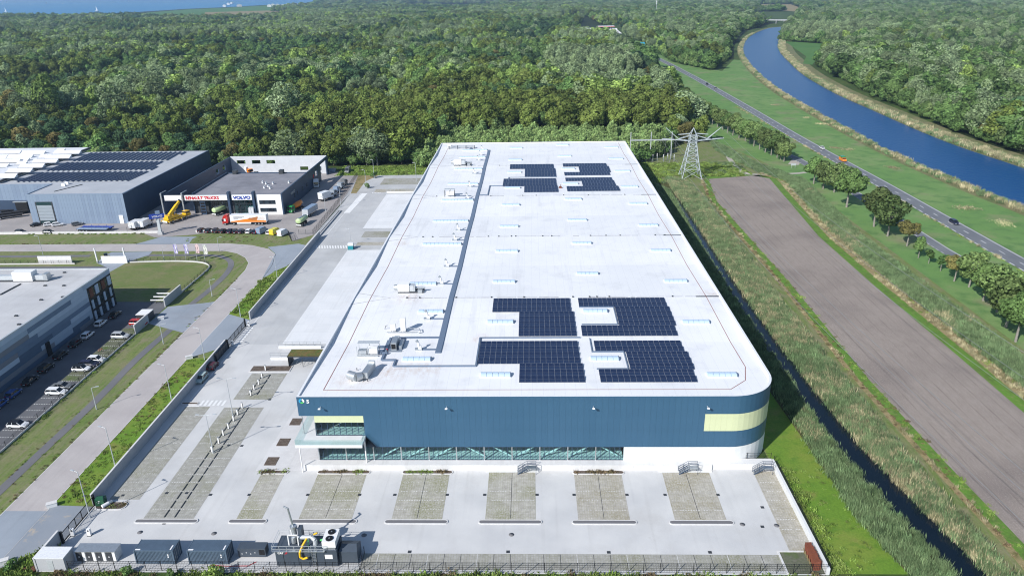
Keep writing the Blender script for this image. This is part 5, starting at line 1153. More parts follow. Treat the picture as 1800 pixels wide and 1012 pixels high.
tufts('weeds', 'green weeds and tall grass along walls, fences and verges', 'weeds', [(rect(-84.3, -78, 104.8, 160), .9, (5, 3, 3, 3, 5), (.25, .5), 9), ([(-84.3, 188), (-78, 184), (-78, 230), (-82, 221), (-84.2, 214)], 1.1, (3, 3, 4, 3), (.35, .8), 5), ([(-84.4, 75), (-78, 75), (-78, 94.5), (-84.4, 87)], 2.2, (3, 4, 4), (.6, 1.2), 5), (rect(-76, 44, 84.5, 88.5), 1.5, (3, 5, 3, 4), (.5, 1.0), 6), (rect(45, 48, 86, 116), 1.2, (3, 3, 3, 4), (.4, .8), 5), (rect(48, 53.5, 86, 116), .25, (3, 3), (.3, .5), 5), (rect(47, 60, 330, 372), .8, (3, 4, 1), (.6, 1.2), 8), (rect(60, 100, 342, 372), .5, (3, 4), (.6, 1.1), 8), (rect(-95, -45, 352, 372), .7, (3, 4), (.6, 1.1), 8),
      (rect(-39.2, -31, 113.9, 114.5), 4, (5, 5, 3), (.4, .8), 2), (rect(-23.8, -15.6, 113.9, 114.5), 4, (5, 3, 5), (.4, .8), 2), (rect(7.8, 16.3, 113.9, 114.5), 4, (5, 5), (.4, .75), 2), (rect(-50.8, -46.2, 113.9, 114.5), 4, (3, 5), (.4, .8), 2), (rect(-49.8, -43.6, 137.3, 139.2), 4, (3, 4, 5), (.6, 1.0), 2), (rect(-76.4, -71.7, 103.6, 105.2), 2, (5, 5, 3), (.35, .7), 2),
      (rect(-126, -90, 250.5, 259), .12, (3, 5), (.3, .6), 6), (rect(-93.2, -92.3, 60, 215), 1.6, (3, 5, 3), (.15, .4), 7), (rect(-84.6, -83.9, 104, 160), 1.6, (5, 3, 5), (.15, .4), 7), (rect(-104.5, -103.6, 70, 174), 1.6, (3, 3, 4), (.2, .5), 7), (rect(-98.4, -97.7, 70, 140), .8, (3, 5), (.15, .35), 7), (rect(-95.8, -95.1, 70, 140), .8, (3, 5), (.15, .35), 7), (rect(-104.9, -104.0, 203, 222), 1.6, (3, 4), (.2, .5), 7), (rect(-190, -142, 250.0, 250.9), 1.2, (3, 5), (.2, .45), 7), (rect(-190, -145, 261.0, 262.2), 1.2, (3, 4), (.2, .5), 7), ([(151.2, 120), (151.4, 560), (150.6, 560), (150.4, 120)], .8, (3, 2), (.3, .7), 12), (rect(60, 104, 346, 372), .5, (1, 4, 3), (.4, .8), 9), (offset_line(FL, -3.4)+offset_line(FL, -2.0)[::-1], 1.0, (2, 5, 3), (.35, .6), 6), (offset_line(FRr, 3.0)+offset_line(FRr, 6.2)[::-1], .8, (2, 2, 3), (.35, .6), 6)])
BRUSH = quads_mesh('brush', np.concatenate([np.zeros((0, 4, 3))]+[]), [LEAF['dry']]) if 0 else tuft('brush', 9, 'dry', 260, .55, 1.5, .16)
SH = crown('foliage', 400, 'lime', 1.5, .1, 2.2, 520, .30, 9, 0, .2)
SH2 = crown('foliage', 401, 'green', 1.3, .1, 1.9, 460, .30, 8, 0, .2)
def shrub(label, x, y, s, me=SH, group=None):
    t = thing('shrub', label, 'shrub', (x, y, 0), RNG.random()*6, group, s); mobj('foliage', me, t); mobj('stem', TRs, t, scale=(.2, .2, .3)); return t
for px, py, s, lb in ((378, 1020, 1.2, 'round bright green bush at the bottom edge below the containers'), (300, 1014, .7, 'small dark bush at the bottom edge left of the round bush'), (225, 1010, .8, 'low green bush in front of the wire fence below the cabinet'), (20, 1002, 1.0, 'green bush at the bottom left corner by the driveway')):
    x, y = G(px, py); shrub(lb, x, y, s, SH if s > 1 else SH2)
for px, py, s, lb in ((657, 313, 1.6, 'dark green shrub at the near end of the far parking island'), (646, 331, 1.3, 'dark green shrub beside the lamp on the far goods yard'), (625, 290, 1.6, 'yellowish shrub against the wood behind the goods yard'), (100, 885, 0, '')):
    if s: x, y = G(px, py); shrub(lb, x, y, s, SH2)
# ------------------------------------------------------------------ other buildings
def wall_panels(t, a, c, z0, z1, mats, w=2.4, rows=1, name='wall_panel', d=.06):
    """row of single panels proud of a wall from a to c (outside on the right of a->c)"""
    L = math.dist(a, c); n = max(1, round(L/w)); ww = L/n; ang = math.atan2(c[1]-a[1], c[0]-a[0]); hh = (z1-z0)/rows; ms = {}
    for m in mats:
        k = MB(); k.box(-ww/2+.02, ww/2-.02, -d, 0, .012, hh-.012, M[m]); ms[m] = k.data(name)
    for i in range(n):
        for r in range(rows):
            f = (i+.5)/n; mobj(name, ms[RNG.choice(mats)], t, (a[0]+(c[0]-a[0])*f, a[1]+(c[1]-a[1])*f, z0+hh*r), ang)
M['hall'] = plain('grey_hall_cladding', (.205, .265, .36), .5, .1, .3, .05, .4); M['hall2'] = plain('grey_hall_cladding_b', (.225, .29, .385), .5, .1, .3, .05, .4)
M['hallroof'] = pave('grey_hall_roof', (.40, .42, .45), (.46, .475, .50), None, (.55, .8), (.36, .38, .41))
M['flatroof'] = pave('grey_bitumen_roof', (.23, .23, .26), (.29, .285, .31), (8, 1.0), (.48, .7), (.17, .17, .19), jw=.02, jcol=.9)
M['paleroof'] = pave('pale_grey_roof', (.50, .50, .51), (.57, .57, .575), (14, 2.0), (.5, .75), (.46, .455, .45), jw=.02, jcol=.93)
# grey hall with solar roof
HZ = 12.0
gh = thing('industrial_hall', 'tall grey clad hall with rows of solar panels on its roof', 'industrial hall', (0, 0, 0))
fpz = [(-158.0, 275), (-157.4, 357.5), (-218, 357.5), (-205.6, 294), (-196, 292), (-196, 275)]
b = MB(); b.prism([(-157.9, 275.1), (-157.5, 357.4), (-290, 357.4), (-290, 292), (-195.9, 292), (-195.9, 275.1)], 0, HZ-.25, M['darkblue'], M['hallroof'], False); b.build('wall', gh)
wall_panels(gh, (-195.9, 275.1), (-157.9, 275.1), 0, HZ, ('hall', 'hall2'), 1.2)
wall_panels(gh, (-157.9, 275.1), (-157.5, 357.4), 0, HZ, ('darkblue',), 4)
wall_panels(gh, (-240, 292), (-195.9, 292), 5.2, HZ, ('hall', 'hall2'), 1.6)
wall_panels(gh, (-195.9, 292), (-195.9, 275.1), 0, HZ, ('darkblue',), 4)
b = MB(); b.box(-196, -157.9, 275.0, 275.35, HZ-.3, HZ+.05, M['hall2']); b.box(-158.2, -157.8, 275.4, 357, HZ-.3, HZ+.05, M['hall2']); b.box(-196.1, -195.7, 275.4, 292, HZ-.3, HZ+.05, M['hall2']); b.build('parapet', gh)
b = MB(); b.box(-193.2, -186.3, 274.95, 275.03, 0, 9.0, M['dark']); b.build('gate_frame', gh)
b = MB(); [b.box(-192.7, -186.8, 274.88, 274.95, .2+i*1.25, 1.35+i*1.25, M['psg' if i not in (0, 6) else 'glass']) for i in range(7)]; b.build('roller_door', gh)
b = MB(); b.box(-161.2, -159.6, 274.9, 275.02, 0, 3.4, M['lwhite']); b.build('door', gh)
b = MB(); b.box(-240, -196, 291.6, 292, .0, 5.2, M['darkblue'])
for x in (-213, -204): b.box(x, x+5, 291.2, 291.6, 1.2, 4.6, M['black']); b.box(x-.4, x+5.4, 290.6, 291.6, 4.6, 4.9, M['steel'])
b.build('dock_bay', gh)
for px, py in ((112, 326), (118, 323)):
    x, y = G(px, py, HZ); b = MB(); b.box(x-.7, x+.7, y-.4, y+.4, HZ-.25, HZ+.8, M['white']); b.build('roof_vent', gh)
x, y = G(95, 336, HZ); b = MB(); b.bar((x, y, HZ-.15), (x+5, y+11, HZ-.15), .25, M['dark']); b.build('cable_duct', gh)
def gz(px, py): return G(px, py, HZ)
def tents(label, A, B_, C_, D_):
    """east-west tented panel field: far left, far right, near right, near left corners"""
    t = thing('solar_array', label, 'solar panels', (0, 0, 0), 0, 'solar arrays on the grey hall')
    y1, y0 = (A[1]+B_[1])/2, (C_[1]+D_[1])/2; ny = max(2, round((y1-y0)/1.75)); b = MB(); f = MB()
    for j in range(ny):
        k = (j+.5)/ny; xl = D_[0]+(A[0]-D_[0])*k; xr_ = C_[0]+(B_[0]-C_[0])*k; y = y0+(y1-y0)*k; n = round((xr_-xl)/2.3)
        for i in range(n):
            x = xl+2.3*i; h0, h1 = HZ-.1, HZ+.28
            for q in (0, 1):
                a, c = (x+.04, x+1.06) if q == 0 else (x+1.10, x+2.12); za, zc = (h0, h1) if q == 0 else (h1, h0)
                b.face([(a, y-.82, za), (c, y-.82, zc), (c, y+.82, zc), (a, y+.82, za)], M['pv'])
            f.face([(x+.04, y-.84, h0-.02), (x+1.08, y-.84, h1+.0), (x+2.12, y-.84, h0-.02)], M['alu'])
    tag(b.build('panel', t), kind='stuff'); tag(f.build('frame', t), kind='stuff')
tents('solar field on the grey hall roof, farthest of its three strips', gz(158, 268.5), gz(327, 267.5), gz(292, 282.5), gz(125, 282.7))
tents('solar field on the grey hall roof, middle of its three strips', gz(117, 285), gz(290, 284.5), gz(262, 299.5), gz(78, 300))
tents('solar field on the grey hall roof, nearest of its three strips', gz(72, 302.5), gz(257, 302), gz(221, 319), gz(26, 319))
# white hall behind
P1, P2 = gz(161, 262), gz(0, 322)
wl_ = thing('industrial_hall', 'white roofed hall with long dark rooflight slots at the left edge', 'industrial hall', (0, 0, 0))
b = MB(); b.prism([(P1[0]-.6, P1[1]-.5), (P2[0]-.6, P2[1]), (P2[0]-80, P2[1]), (P1[0]-100, P1[1]-.5)], HZ-.2, HZ+.9, M['roof_edge']); b.build('roof', wl_)
b = MB(); b.bar((P1[0]-.5, P1[1], HZ+.6), (P2[0]-.5, P2[1], HZ+.6), .9, M['dark'], .7); b.build('parapet', wl_)
for px0, px1, py in ((-10, 35, 270), (38, 78, 270.5), (95, 140, 270), (14, 56, 277.5), (82, 123, 278), (-8, 12, 278), (-5, 34, 285), (58, 100, 285.5), (35, 76, 294), (-10, 14, 293), (14, 55, 302), (-5, 28, 312), (100, 113, 266), (70, 82, 277), (36, 50, 283), (30, 46, 289)):
    x0, y = G(px0, py, HZ+.9); x1, _ = G(px1, py, HZ+.9); b = MB(); b.mesh([(x0, y-1.4, HZ+.9), (x1, y-1.4, HZ+.9), (x1, y+1.2, HZ+.9), (x0, y+1.2, HZ+.9), (x0, y+1.2, HZ+2.2), (x1, y+1.2, HZ+2.2)], [(0, 1, 5, 4), (1, 2, 5), (0, 4, 3), (2, 3, 4, 5)], M['roof_edge']); b.box(x0, x1, y-2.3, y-1.5, HZ+.9, HZ+.98, M['dark']); b.build('rooflight', wl_)

# truck dealership
dl = thing('truck_dealership', 'grey truck dealership with angled dark side walls and a white sign band', 'dealership', (0, 0, 0))
DX0, DX1, DY0, DY1, DYB = -147.6, -99.8, 285.6, 326, 357.0
b = MB(); b.prism(rect(-137, DX1-.3, DY0+3.5, DY1), 7.0, 7.6, M['darkblue'], M['flatroof']); b.box(-137, DX1-.3, DY1-.3, DY1, 0, 8.0, M['darkblue']); b.box(-137.3, -137, DY0+3, DY1, 0, 8.3, M['darkblue']); b.build('roof', dl)
b = MB(); b.box(-137, -101, DY0+3.4, DY0+3.6, 0, 7.0, M['dark']); b.face([(-137, DY0+.2, 6.2), (DX1, DY0+.2, 6.2), (DX1, DY0+3.5, 6.2), (-137, DY0+3.5, 6.2)][::-1], M['dark']); b.build('wall', dl)
# side walls: long walls with windows cut as dark/bright recesses
def screen(x, th, y0, y1, z0a, z1, holes, m='darkblue'):
    b = MB(); yy = y0
    for (ha, hb, za, zb) in sorted(holes):
        b.box(x-th/2, x+th/2, yy, ha, 0, z1, M[m])
        if za > 0: b.box(x-th/2, x+th/2, ha, hb, 0, za, M[m])
        b.box(x-th/2, x+th/2, ha, hb, zb, z1, M[m]); yy = hb
    b.box(x-th/2, x+th/2, yy, y1, 0, z1, M[m]); return b.build('screen_wall', dl)
screen(DX1, .5, DY0, DYB, 0, 8.7, [(334, 337.5, 3.8, 6.2), (343, 354, 0, 7.4)])
screen(DX0, .5, DY0, DYB, 0, 8.7, [(338, 341.5, 4.2, 6.6), (346, 349.5, 4.2, 6.6)])
M['palegrey'] = plain('pale_grey_cladding', (.56, .575, .60), .5, 0, .3, .06, .5)
b = MB(); xs = [DX0+.25]
hb_ = [(-144.5, -140.2), (-137, -132.8), (-129.8, -125.5)]; hl_ = [(-113.5, -109.5), (-107, -103)]
yy = DX0+.25
for (a, c, za, zb) in [(*h_, 5.2, 7.0) for h_ in hb_]+[(*h_, 1.8, 3.6) for h_ in hl_]:
    b.box(yy, a, DYB-.25, DYB+.25, 0, 8.9, M['palegrey']); b.box(a, c, DYB-.25, DYB+.25, 0, za, M['palegrey']); b.box(a, c, DYB-.25, DYB+.25, zb, 8.9, M['palegrey']); yy = c
b.box(yy, DX1-.25, DYB-.25, DYB+.25, 0, 8.9, M['palegrey']); b.build('screen_wall', dl)
b = MB(); b.box(-147.2, -121.4, DY0-.2, DY0+.3, 6.2, 8.3, M['lwhite']); b.box(-139.5, -139.2, DY0-.25, DY0-.2, 6.2, 8.3, M['dark']); b.build('sign_band', dl)
b = MB(); b.box(-120.0, -111.6, DY0-.2, DY0+.3, 6.2, 8.3, M['lwhite']); b.build('sign_band', dl)
b = MB(); b.box(-110.2, -100.1, DY0-.1, DY0+.4, 0, 8.3, M['lwhite']); b.build('white_wall', dl)
lettering(dl, 'RENAULT TRUCKS', (-138.6, DY0-.26, 6.62), 13.4, 1.35, M['lred'], bold=.035)
lettering(dl, 'VOLVO', (-119.3, DY0-.26, 6.62), 7.1, 1.35, M['lblue'], bold=.045)
lettering(dl, 'VOLVO', (DX1+.3, 296, 5.2), 6.2, 1.1, M['steel'], math.pi/2, .02)
for x in (-109, ):
    for z in (1.2, 4.4): 
        b = MB(); b.box(x, x+6.5, DY0-.16, DY0-.1, z, z+1.6, M['dglass']); b.build('window', dl)
        b = MB(); [b.box(x+i*1.6-.04, x+i*1.6+.04, DY0-.2, DY0-.16, z, z+1.6, M['dark']) for i in range(5)]; b.build('window_frame', dl)
for x0, nn in ((-133.5, 0), (-128, 1), (-121, 0)):
    pass
for x0, x1 in ((-131.2, -127.2), (-126.6, -122.6)):
    b = MB()
    for r in range(5): [b.box(x0+c*.8+.06, x0+c*.8+.74, DY0+3.2, DY0+3.3, .9+r*1.0, 1.75+r*1.0, M['dglass']) for c in range(5)]
    b.build('workshop_door', dl)
b = MB(); b.box(-133.6, -131.4, DY0+.6, DY0+.9, 0, 5.6, M['darkblue']); [b.box(-133.3, -131.7, DY0+.5, DY0+.6, .8+r*1.2, 1.5+r*1.2, M['black']) for r in range(4)]; b.build('open_door_leaf', dl)
for x in (-119.6, -117.4, -115.2, -113.0):
    b = MB(); b.box(x, x+2.0, DY0+.5, DY0+.56, .2, 5.9, M['glass']); b.build('shop_window', dl)
    b = MB(); b.box(x-.06, x+.06, DY0+.4, DY0+.7, 0, 6.1, M['dark']); [b.box(x, x+2, DY0+.42, DY0+.62, z, z+.08, M['dark']) for z in (1.4, 2.9, 4.4)]; b.build('window_frame', dl)
for x in (-121.0, -111.0):
    b = MB(); b.box(x-.45, x+.45, DY0-1.0, DY0+1.2, 0, 9.6, M['darkblue']); b.build('pier', dl)
for x in (-148.2, -139.8):
    b = MB(); b.box(x-.25, x+.25, DY0-.9, DY0-.4, 0, 9.4, M['steel']); b.bar((x, DY0-.6, 9.3), (x+.1, DY0+4.0, 9.3), .3, M['steel']); b.build('pier', dl)
for px, py in ((468, 324), (472, 329), (475, 332), (480, 324), (465, 331), (508, 322), (462, 322)):
    x, y = G(px, py, 7.6); b = MB(); b.tube((x, y, 7.55), (x, y, 8.3), .45, 8, M['white']); b.tube((x, y, 8.3), (x+.3, y, 8.7), .5, 8, M['steel'], .2); b.build('roof_vent', dl)
for x in (-134, -113): b = MB(); b.box(x, x+1.8, DY1-2, DY1+.4, 7.55, 9.3, M['dark']); b.build('roof_hatch', dl)
b = MB(); b.lathe([(.9, 0), (.9, .06)], 14, M['lred']); o = b.build('round_sign', dl, (DX1+.3, 330.5, 5.0)); o.rotation_euler = (0, math.pi/2, 0)
for y in (300, 304, 312, 318): b = MB(); b.box(DX1+.25, DX1+.3, y, y+1.9, 3.0, 4.6, M['dglass']); b.build('window', dl)
# blue pylon sign
sg = thing('sign_pylon', 'blue double sign on a grey column at the dealership entrance', 'sign', (-138.3, 260.4, 0))
b = MB(); b.box(-.5, .5, -.35, .35, 0, 8, M['pole']); b.build('column', sg); b = MB(); b.box(-.9, .9, -.6, .6, 0, 1.1, M['concrete']); b.build('base', sg)
a = rad(28)
b = MB(); b.obox(0, -.5, 6.4, 8.0, 5.2, .3, a, M['lblue']); b.build('sign_board', sg); b = MB(); b.obox(-1.6, .4, 6.2, 7.8, 2.6, .3, a, M['lblue']); b.build('sign_board', sg)
b = MB(); b.obox(.3, 0, 8.0, 9.0, 1.6, 1.0, a, M['pbg']); b.build('sign_cap', sg)
lettering(sg, 'VOLVO', (-1.35, -1.4, 6.85), 3.6, .75, M['lwhite'], a, .03, .04)

# striped depot building
sb = thing('depot_building', 'pale roofed depot building with wide horizontal bands of blue and grey panels', 'office building', (0, 0, 0))
SX, SY0, SY1, SZ = -120.4, 100, 194.6, 11.1
b = MB(); b.prism(rect(-215, SX, SY0, SY1), 0, SZ-.25, M['darkblue'], M['paleroof'], False); b.build('wall', sb)
b = MB(); b.box(SX-.45, SX+.09, SY0, SY1+.1, SZ-.3, SZ, M['pole']); b.box(-215, SX-.46, SY1-.4, SY1+.1, SZ-.3, SZ, M['pole']); b.build('parapet', sb)
for k, c in dict(fa=(.34, .42, .52), fb=(.085, .13, .20), fc=(.20, .215, .25), fd=(.14, .20, .29), fe=(.42, .50, .60)).items(): M[k] = plain('facade_panel_'+k, c, .5, .05, .3, .05, .5)
rw = (SZ-.3)/9; fm = {}
for r in range(9):
    y = SY0; yend = SY1 if r == 8 else 182.5; prev = None
    while y < yend-.1:
        L = min(RNG.choice((8, 13, 18, 26, 34)), yend-y); m = RNG.choice([q for q in ('fa', 'fb', 'fc', 'fd', 'fe', 'fa') if q != prev]); prev = m
        k_ = MB(); k_.box(0, .08, .02, L-.02, .012, rw-.012, M[m]); k_.build('facade_panel', sb, (SX, y, rw*r)); y += L
# office corner
b = MB(); b.box(SX, SX+.06, 182.5, SY1, 0, rw*8, M['black']); b.build('office_wall', sb)
for lv, z in enumerate((.4, 3.6, 6.9)):
    b = MB(); b.box(SX+.06, SX+.12, 182.8, SY1-.2, z, z+1.9 if lv < 2 else z+2.2, M['dglass']); b.build('window_band', sb)
    for j, y in enumerate((183.2, 186.0, 189.2, 192.3)):
        b = MB(); b.box(SX+.12, SX+.3, y, y+(.9 if lv < 2 else 1.6), z-.2, z+2.3, M['fe' if lv < 2 or j % 2 else 'wood']); b.build('window_fin' if lv < 2 else 'window', sb)
b = MB(); b.box(SX+.05, SX+.35, 161.5, 163, 0, 3.6, M['black']); b.build('entrance', sb)
t = thing('roof_plant', 'white boxy air plant on the pale roof of the depot building', 'roof plant', (*G(45, 492, 11), SZ-.25))
b = MB(); b.box(-2.6, 2.8, -1.2, 1.4, .3, 2.8, M['white']); b.build('cabinet', t); b = MB(); b.box(2.8, 5.6, -.6, .8, .3, 1.7, M['pole']); b.box(-8, -2.6, -.7, .7, .4, 1.6, M['pole']); b.build('duct', t); b = MB(); b.box(5.6, 6.7, -.8, 1.0, .2, 2.1, M['steel']); b.build('cowl', t); b = MB(); b.box(-8, 6.6, -1.0, -.9, 0, .3, M['dark']); b.build('skid', t)
for px, py in ((113, 478), (112, 501), (79, 501), (110, 521), (72, 526), (28, 554), (33, 569)):
    x, y = G(px, py, SZ); b = MB(); b.box(x-.35, x+.35, y-.25, y+.25, SZ-.3, SZ+.05, M['dark']); b.build('roof_outlet', sb)
b = MB(); x, y = G(0, 517, SZ); x2, y2 = G(36, 498, SZ); b.bar((x, y, SZ-.15), (x2, y2, SZ-.15), .3, M['dark']); b.build('cable_duct', sb)

# ------------------------------------------------------------------ walls, fences, gates
def conc_wall(label, x, y0, y1, h, th=.28, seg=5.0, m='concrete'):
    t = thing('concrete_wall', label, 'wall', (x, y0, 0)); L = y1-y0; n = max(1, round(L/seg)); s = L/n
    k = MB(); k.box(-th/2, th/2, .015, s-.015, -.05, h-.14, M[m]); kd = k.data('wall_panel'); c = MB(); c.box(-th/2-.03, th/2+.03, 0, s, h-.14, h, M['kerb']); cd = c.data('coping')
    for i in range(n): mobj('wall_panel', kd, t, (0, s*i, 0)); mobj('coping', cd, t, (0, s*i, 0))
    return t
conc_wall('long grey concrete boundary wall between the pink road and the white goods yard', -77.3, 183.2, 256, 2.3)
conc_wall('long grey concrete boundary wall between the road verge and the car park', -77.3, 104.6, 166, 2.3)
conc_wall('short concrete wall at the bottom left corner by the wide gate', -77.3, 88.6, 95.0, 2.6)
def gate(label, x, y0, y1, h=1.9):
    t = thing('sliding_gate', label, 'gate', (x+.35, y0, 0)); L = y1-y0
    b = MB(); b.box(-.05, .05, 0, L, .12, .26, M['black']); b.box(-.05, .05, 0, L, h-.1, h, M['black']); [b.box(-.05, .05, y, y+.08, .1, h, M['black']) for y in np.linspace(0, L-.08, 6)]; b.build('frame', t)
    k = MB(); k.box(-.012, .012, -.012, .012, .2, h-.05, M['black']); kd = k.data('bar')
    b = MB()
    for y in np.arange(.15, L, .16): b.box(-.012, .012, y-.012, y+.012, .2, h-.05, M['black'])
    tag(b.build('bars', t), kind='stuff')
    for y in (-.2, L+.2): q = MB(); q.box(-.18, .18, y-.15, y+.15, 0, h+.4, M['black']); q.build('gate_post', t)
    return t
gate('open black sliding gate with a see through frame at the bottom left drive', -77.3, 95.2, 104.3); gate('black sliding gate across the middle drive by the white barrier posts', -77.3, 166.3, 178.5)
t = gate('solid dark gate leaf slid back against the inner wall south of the middle drive', -77.0, 158.5, 165.6, 2.0); b = MB(); b.box(-.02, .02, 0, 7, .2, 1.9, M['dark']); b.build('sheet', t)
def fence(label, pts, h, gap=2.5, m='black', base=None, rails=2, bars=None, name='wire_fence'):
    t = thing(name, label, 'fence', (pts[0][0], pts[0][1], 0)); ox, oy = pts[0][:2]
    k = MB(); k.box(-.035, .035, -.035, .035, 0, h, M[m]); kd = k.data('post'); w = MB(); bb = MB()
    for p, q in zip(pts, pts[1:]):
        L = math.dist(p, q); n = max(1, round(L/gap)); 
        for i in range(n): mobj('post', kd, t, (p[0]-ox+(q[0]-p[0])*i/n, p[1]-oy+(q[1]-p[1])*i/n, 0), math.atan2(q[1]-p[1], q[0]-p[0]))
        A, B_ = (p[0]-ox, p[1]-oy), (q[0]-ox, q[1]-oy); z0 = (base or 0)+.08
        for z in np.linspace(z0, h-.06, rails+2): w.bar((*A, z), (*B_, z), .03, M[m])
        if bars:
            for s_ in np.arange(0, L, bars):
                f = s_/L; x, y = A[0]+(B_[0]-A[0])*f, A[1]+(B_[1]-A[1])*f; w.bar((x, y, z0), (x, y, h), .016, M[m])
        if base: bb.bar((*A, base/2), (*B_, base/2), .2, M['kerb'], base)
    mobj('post', kd, t, (pts[-1][0]-ox, pts[-1][1]-oy, 0))
    tag(w.build('mesh_panel', t), kind='stuff')
    if base: bb.build('base', t)
    return t
fence('dark wire mesh fence running along the bottom edge of the car park', [(-72.4, 88.9), (-26, 88.9), (44.5, 88.9)], 1.9, 2.5, 'black', None, 3, .25)
fence('black wire fence on the white wall beside the lush grass', [(44.85, 88.9), (44.85, 116.6)], 2.0, 2.5, 'black', None, 3, .3)
b = MB(); b.box(44.35, 44.8, 88.6, 116.6, 0, 1.25, M['plinth']); o = tag(b.build('retaining_wall'), 'low white retaining wall down the right side of the car park', 'wall')
fence('short dark fence on the platform near the rounded warehouse corner', [(35.5, 117.1), (44.4, 117.1)], 1.9+.4, 2.2, 'black', None, 3)
fence('low fence on a pale base between the depot parking and the grass verge', [(-104.7, 60), (-104.7, 174)], 1.5, 2.6, 'black', .35, 3)
fence('curved fence on a white base round the depot lawn', smooth_line([(-134.4, 229.7), (-121, 230.5), (-112, 229.6), (-107, 227), (-105, 222), (-105.1, 203.2)], 3), 1.5, 2.6, 'black', .45, 3)
fence('fence on a white base beside the dark depot lane', [(-330, 228.6), (-152.5, 228.6)], 1.5, 2.6, 'black', .45, 3)
conc_wall('tall grey concrete screen wall north of the depot entrance', -105.1, 192.2, 203, 2.6, .3, 3.6); conc_wall('tall grey concrete screen wall south of the depot entrance', -104.7, 174.2, 181.6, 2.6, .3, 3.7)
def xwall(label, x0, x1, y, h, m='white', seg=1.7):
    t = thing('panel_wall', label, 'wall', (x0, y, 0)); n = round((x1-x0)/seg); s = (x1-x0)/n; k = MB(); k.box(.015, s-.015, -.14, .14, -.05, h, M[m]); kd = k.data('wall_panel')
    for i in range(n): mobj('wall_panel', kd, t, (s*i, 0, 0))
    return t
xwall('white slab wall right of the white mast at the depot lane entrance', -143.6, -135, 229.4, 2.5); xwall('white slab wall left of the depot lane entrance', -165, -153.6, 229.2, 2.7)
xwall('low white wall along the front of the grey hall yard', -330, -140, 262.4, .8, 'kerb', 4); xwall('low white wall in front of the row of parked cars', -126, -116, 262.6, .9, 'kerb', 3)
for (px, py), lb in zip(((222, 461.5), (172, 462)), ('tall white mast beside the white slab wall', 'tall white mast at the left slab wall')):
    x, y = G(px, py); t = thing('gate_mast', lb, 'mast', (x, y, 0)); b = MB(); b.bar((0, 0, 0), (-.15, 0, 5.2), .35, M['white']); b.build('mast', t); b = MB(); b.box(-.3, .3, -.25, .25, 0, .7, M['steel']); b.build('foot', t)
x, y = G(188, 456); t = thing('loader', 'small yellow loader behind the white slab wall', 'loader', (x, y, 0), .4)
b = MB(); b.box(-1.2, 1.0, -.6, .6, .5, 1.3, M['py']); b.build('body', t); b = MB(); b.box(-.6, .5, -.5, .5, 1.3, 2.2, M['carglass']); b.build('cab', t); b = MB(); b.bar((.8, 0, 1.2), (2.2, 0, .5), .25, M['py']); b.box(2.0, 2.6, -.8, .8, .1, .7, M['dark']); b.build('bucket', t); [mobj('wheel', WH[(.5, .32)], t, (sx, sy, .5)) for sx in (-.8, .8) for sy in (-.6, .6)]
fence('tall dark bar fence between the truck yard and the goods yard', [(-80.6, 259.5), (-81.5, 300), (-84.3, 352)], 2.0, 2.6, 'black', None, 2, .3, 'bar_fence')
fence('dark bar fence and gate at the near corner of the truck yard', [(-90, 259.3), (-86.2, 251), (-85.4, 253)], 2.0, 2, 'black', None, 2, .25, 'bar_fence')
t = fence('dark framed gate beside the near corner of the truck yard', [(-86, 259.3), (-80.8, 259.3)], 1.9, 2.6, 'black', None, 3, None, 'yard_gate'); t['category'] = 'gate'
fence('dark fence beside the parked white trucks at the grey hall', [(-152, 262.6), (-150, 274.8)], 2.2, 2.4, 'black', None, 2, .4, 'bar_fence')
fence('thin silver fence around the switchgear behind the warehouse', [(46, 372), (70, 372), (76, 398), (52, 404), (46, 380)], 2.2, 3, 'steel', None, 3)
b = MB(); b.box(-78.7, -78.3, 256, 290, -.05, .45, M['concrete']); b.box(-77.9, -77.5, 256, 290, -.05, .45, M['concrete']); b.box(-78.3, -77.9, 256, 290, -.05, .02, M['dark']); tag(b.build('barrier_kerb'), 'twin low concrete kerbs leading on from the boundary wall', 'kerb')
# loading dock rails
for y, x0, x1, lb in ((165.6, -63.8, -53, 'silver handrail at the front end of the long white loading apron'), (159.4, -63.8, -58.5, 'short silver handrail beside the brown roofed shelter'), (318.2, -64, -44, 'silver railing at the far end of the loading aprons')):
    t = thing('handrail', lb, 'railing', (x0, y, 0)); L = x1-x0; b = MB(); b.box(0, L, -.1, .1, 0, .7, M['plinth']); b.build('wall', t)
    b = MB(); [b.bar((0, 0, z), (L, 0, z), .06, M['steel']) for z in (1.25, 1.8)]; b.build('rail', t); k = MB(); k.box(-.03, .03, -.03, .03, .7, 1.8, M['steel']); kd = k.data('post'); [mobj('post', kd, t, (s_, 0, 0)) for s_ in np.linspace(0, L, max(3, round(L/1.6)))]
b = MB(); b.box(-67, -57.3, 153.2, 156.2, 0, .12, M['kerb']); o = sheet('planting_bed', rect(-66.8, -57.5, 153.4, 156.0), .13, M['planting']); b.build('kerb', o)
t = thing('shelter', 'open shelter with a brown green planted roof beside the warehouse', 'shelter', (-55.8, 155.6, 0))
b = MB(); b.box(-2.5, 11.5, 0, 3.8, 2.6, 2.85, M['dark']); b.build('roof_frame', t); M['sedum'] = ground('sedum_roof', [(.16, .12, .045), (.10, .13, .04), (.22, .15, .06)], [(.8, .4, .6), (2.5, .5, .7)]); sheet('roof', rect(-2.4, 11.4, .1, 3.7), 2.87, M['sedum'], None, t)
b = MB(); b.box(-2.4, -2.3, .1, 3.7, 0, 2.6, M['dark']); [b.box(x, x+.1, .1, .2, 0, 2.6, M['dark']) for x in (-2.4, 1, 4, 7)]; b.build('post', t); b = MB(); [b.box(x, x+.04, .6, 2.4, .7, .76, M['steel']) for x in np.arange(-1.6, 6, .9)]; b.build('rack', t)
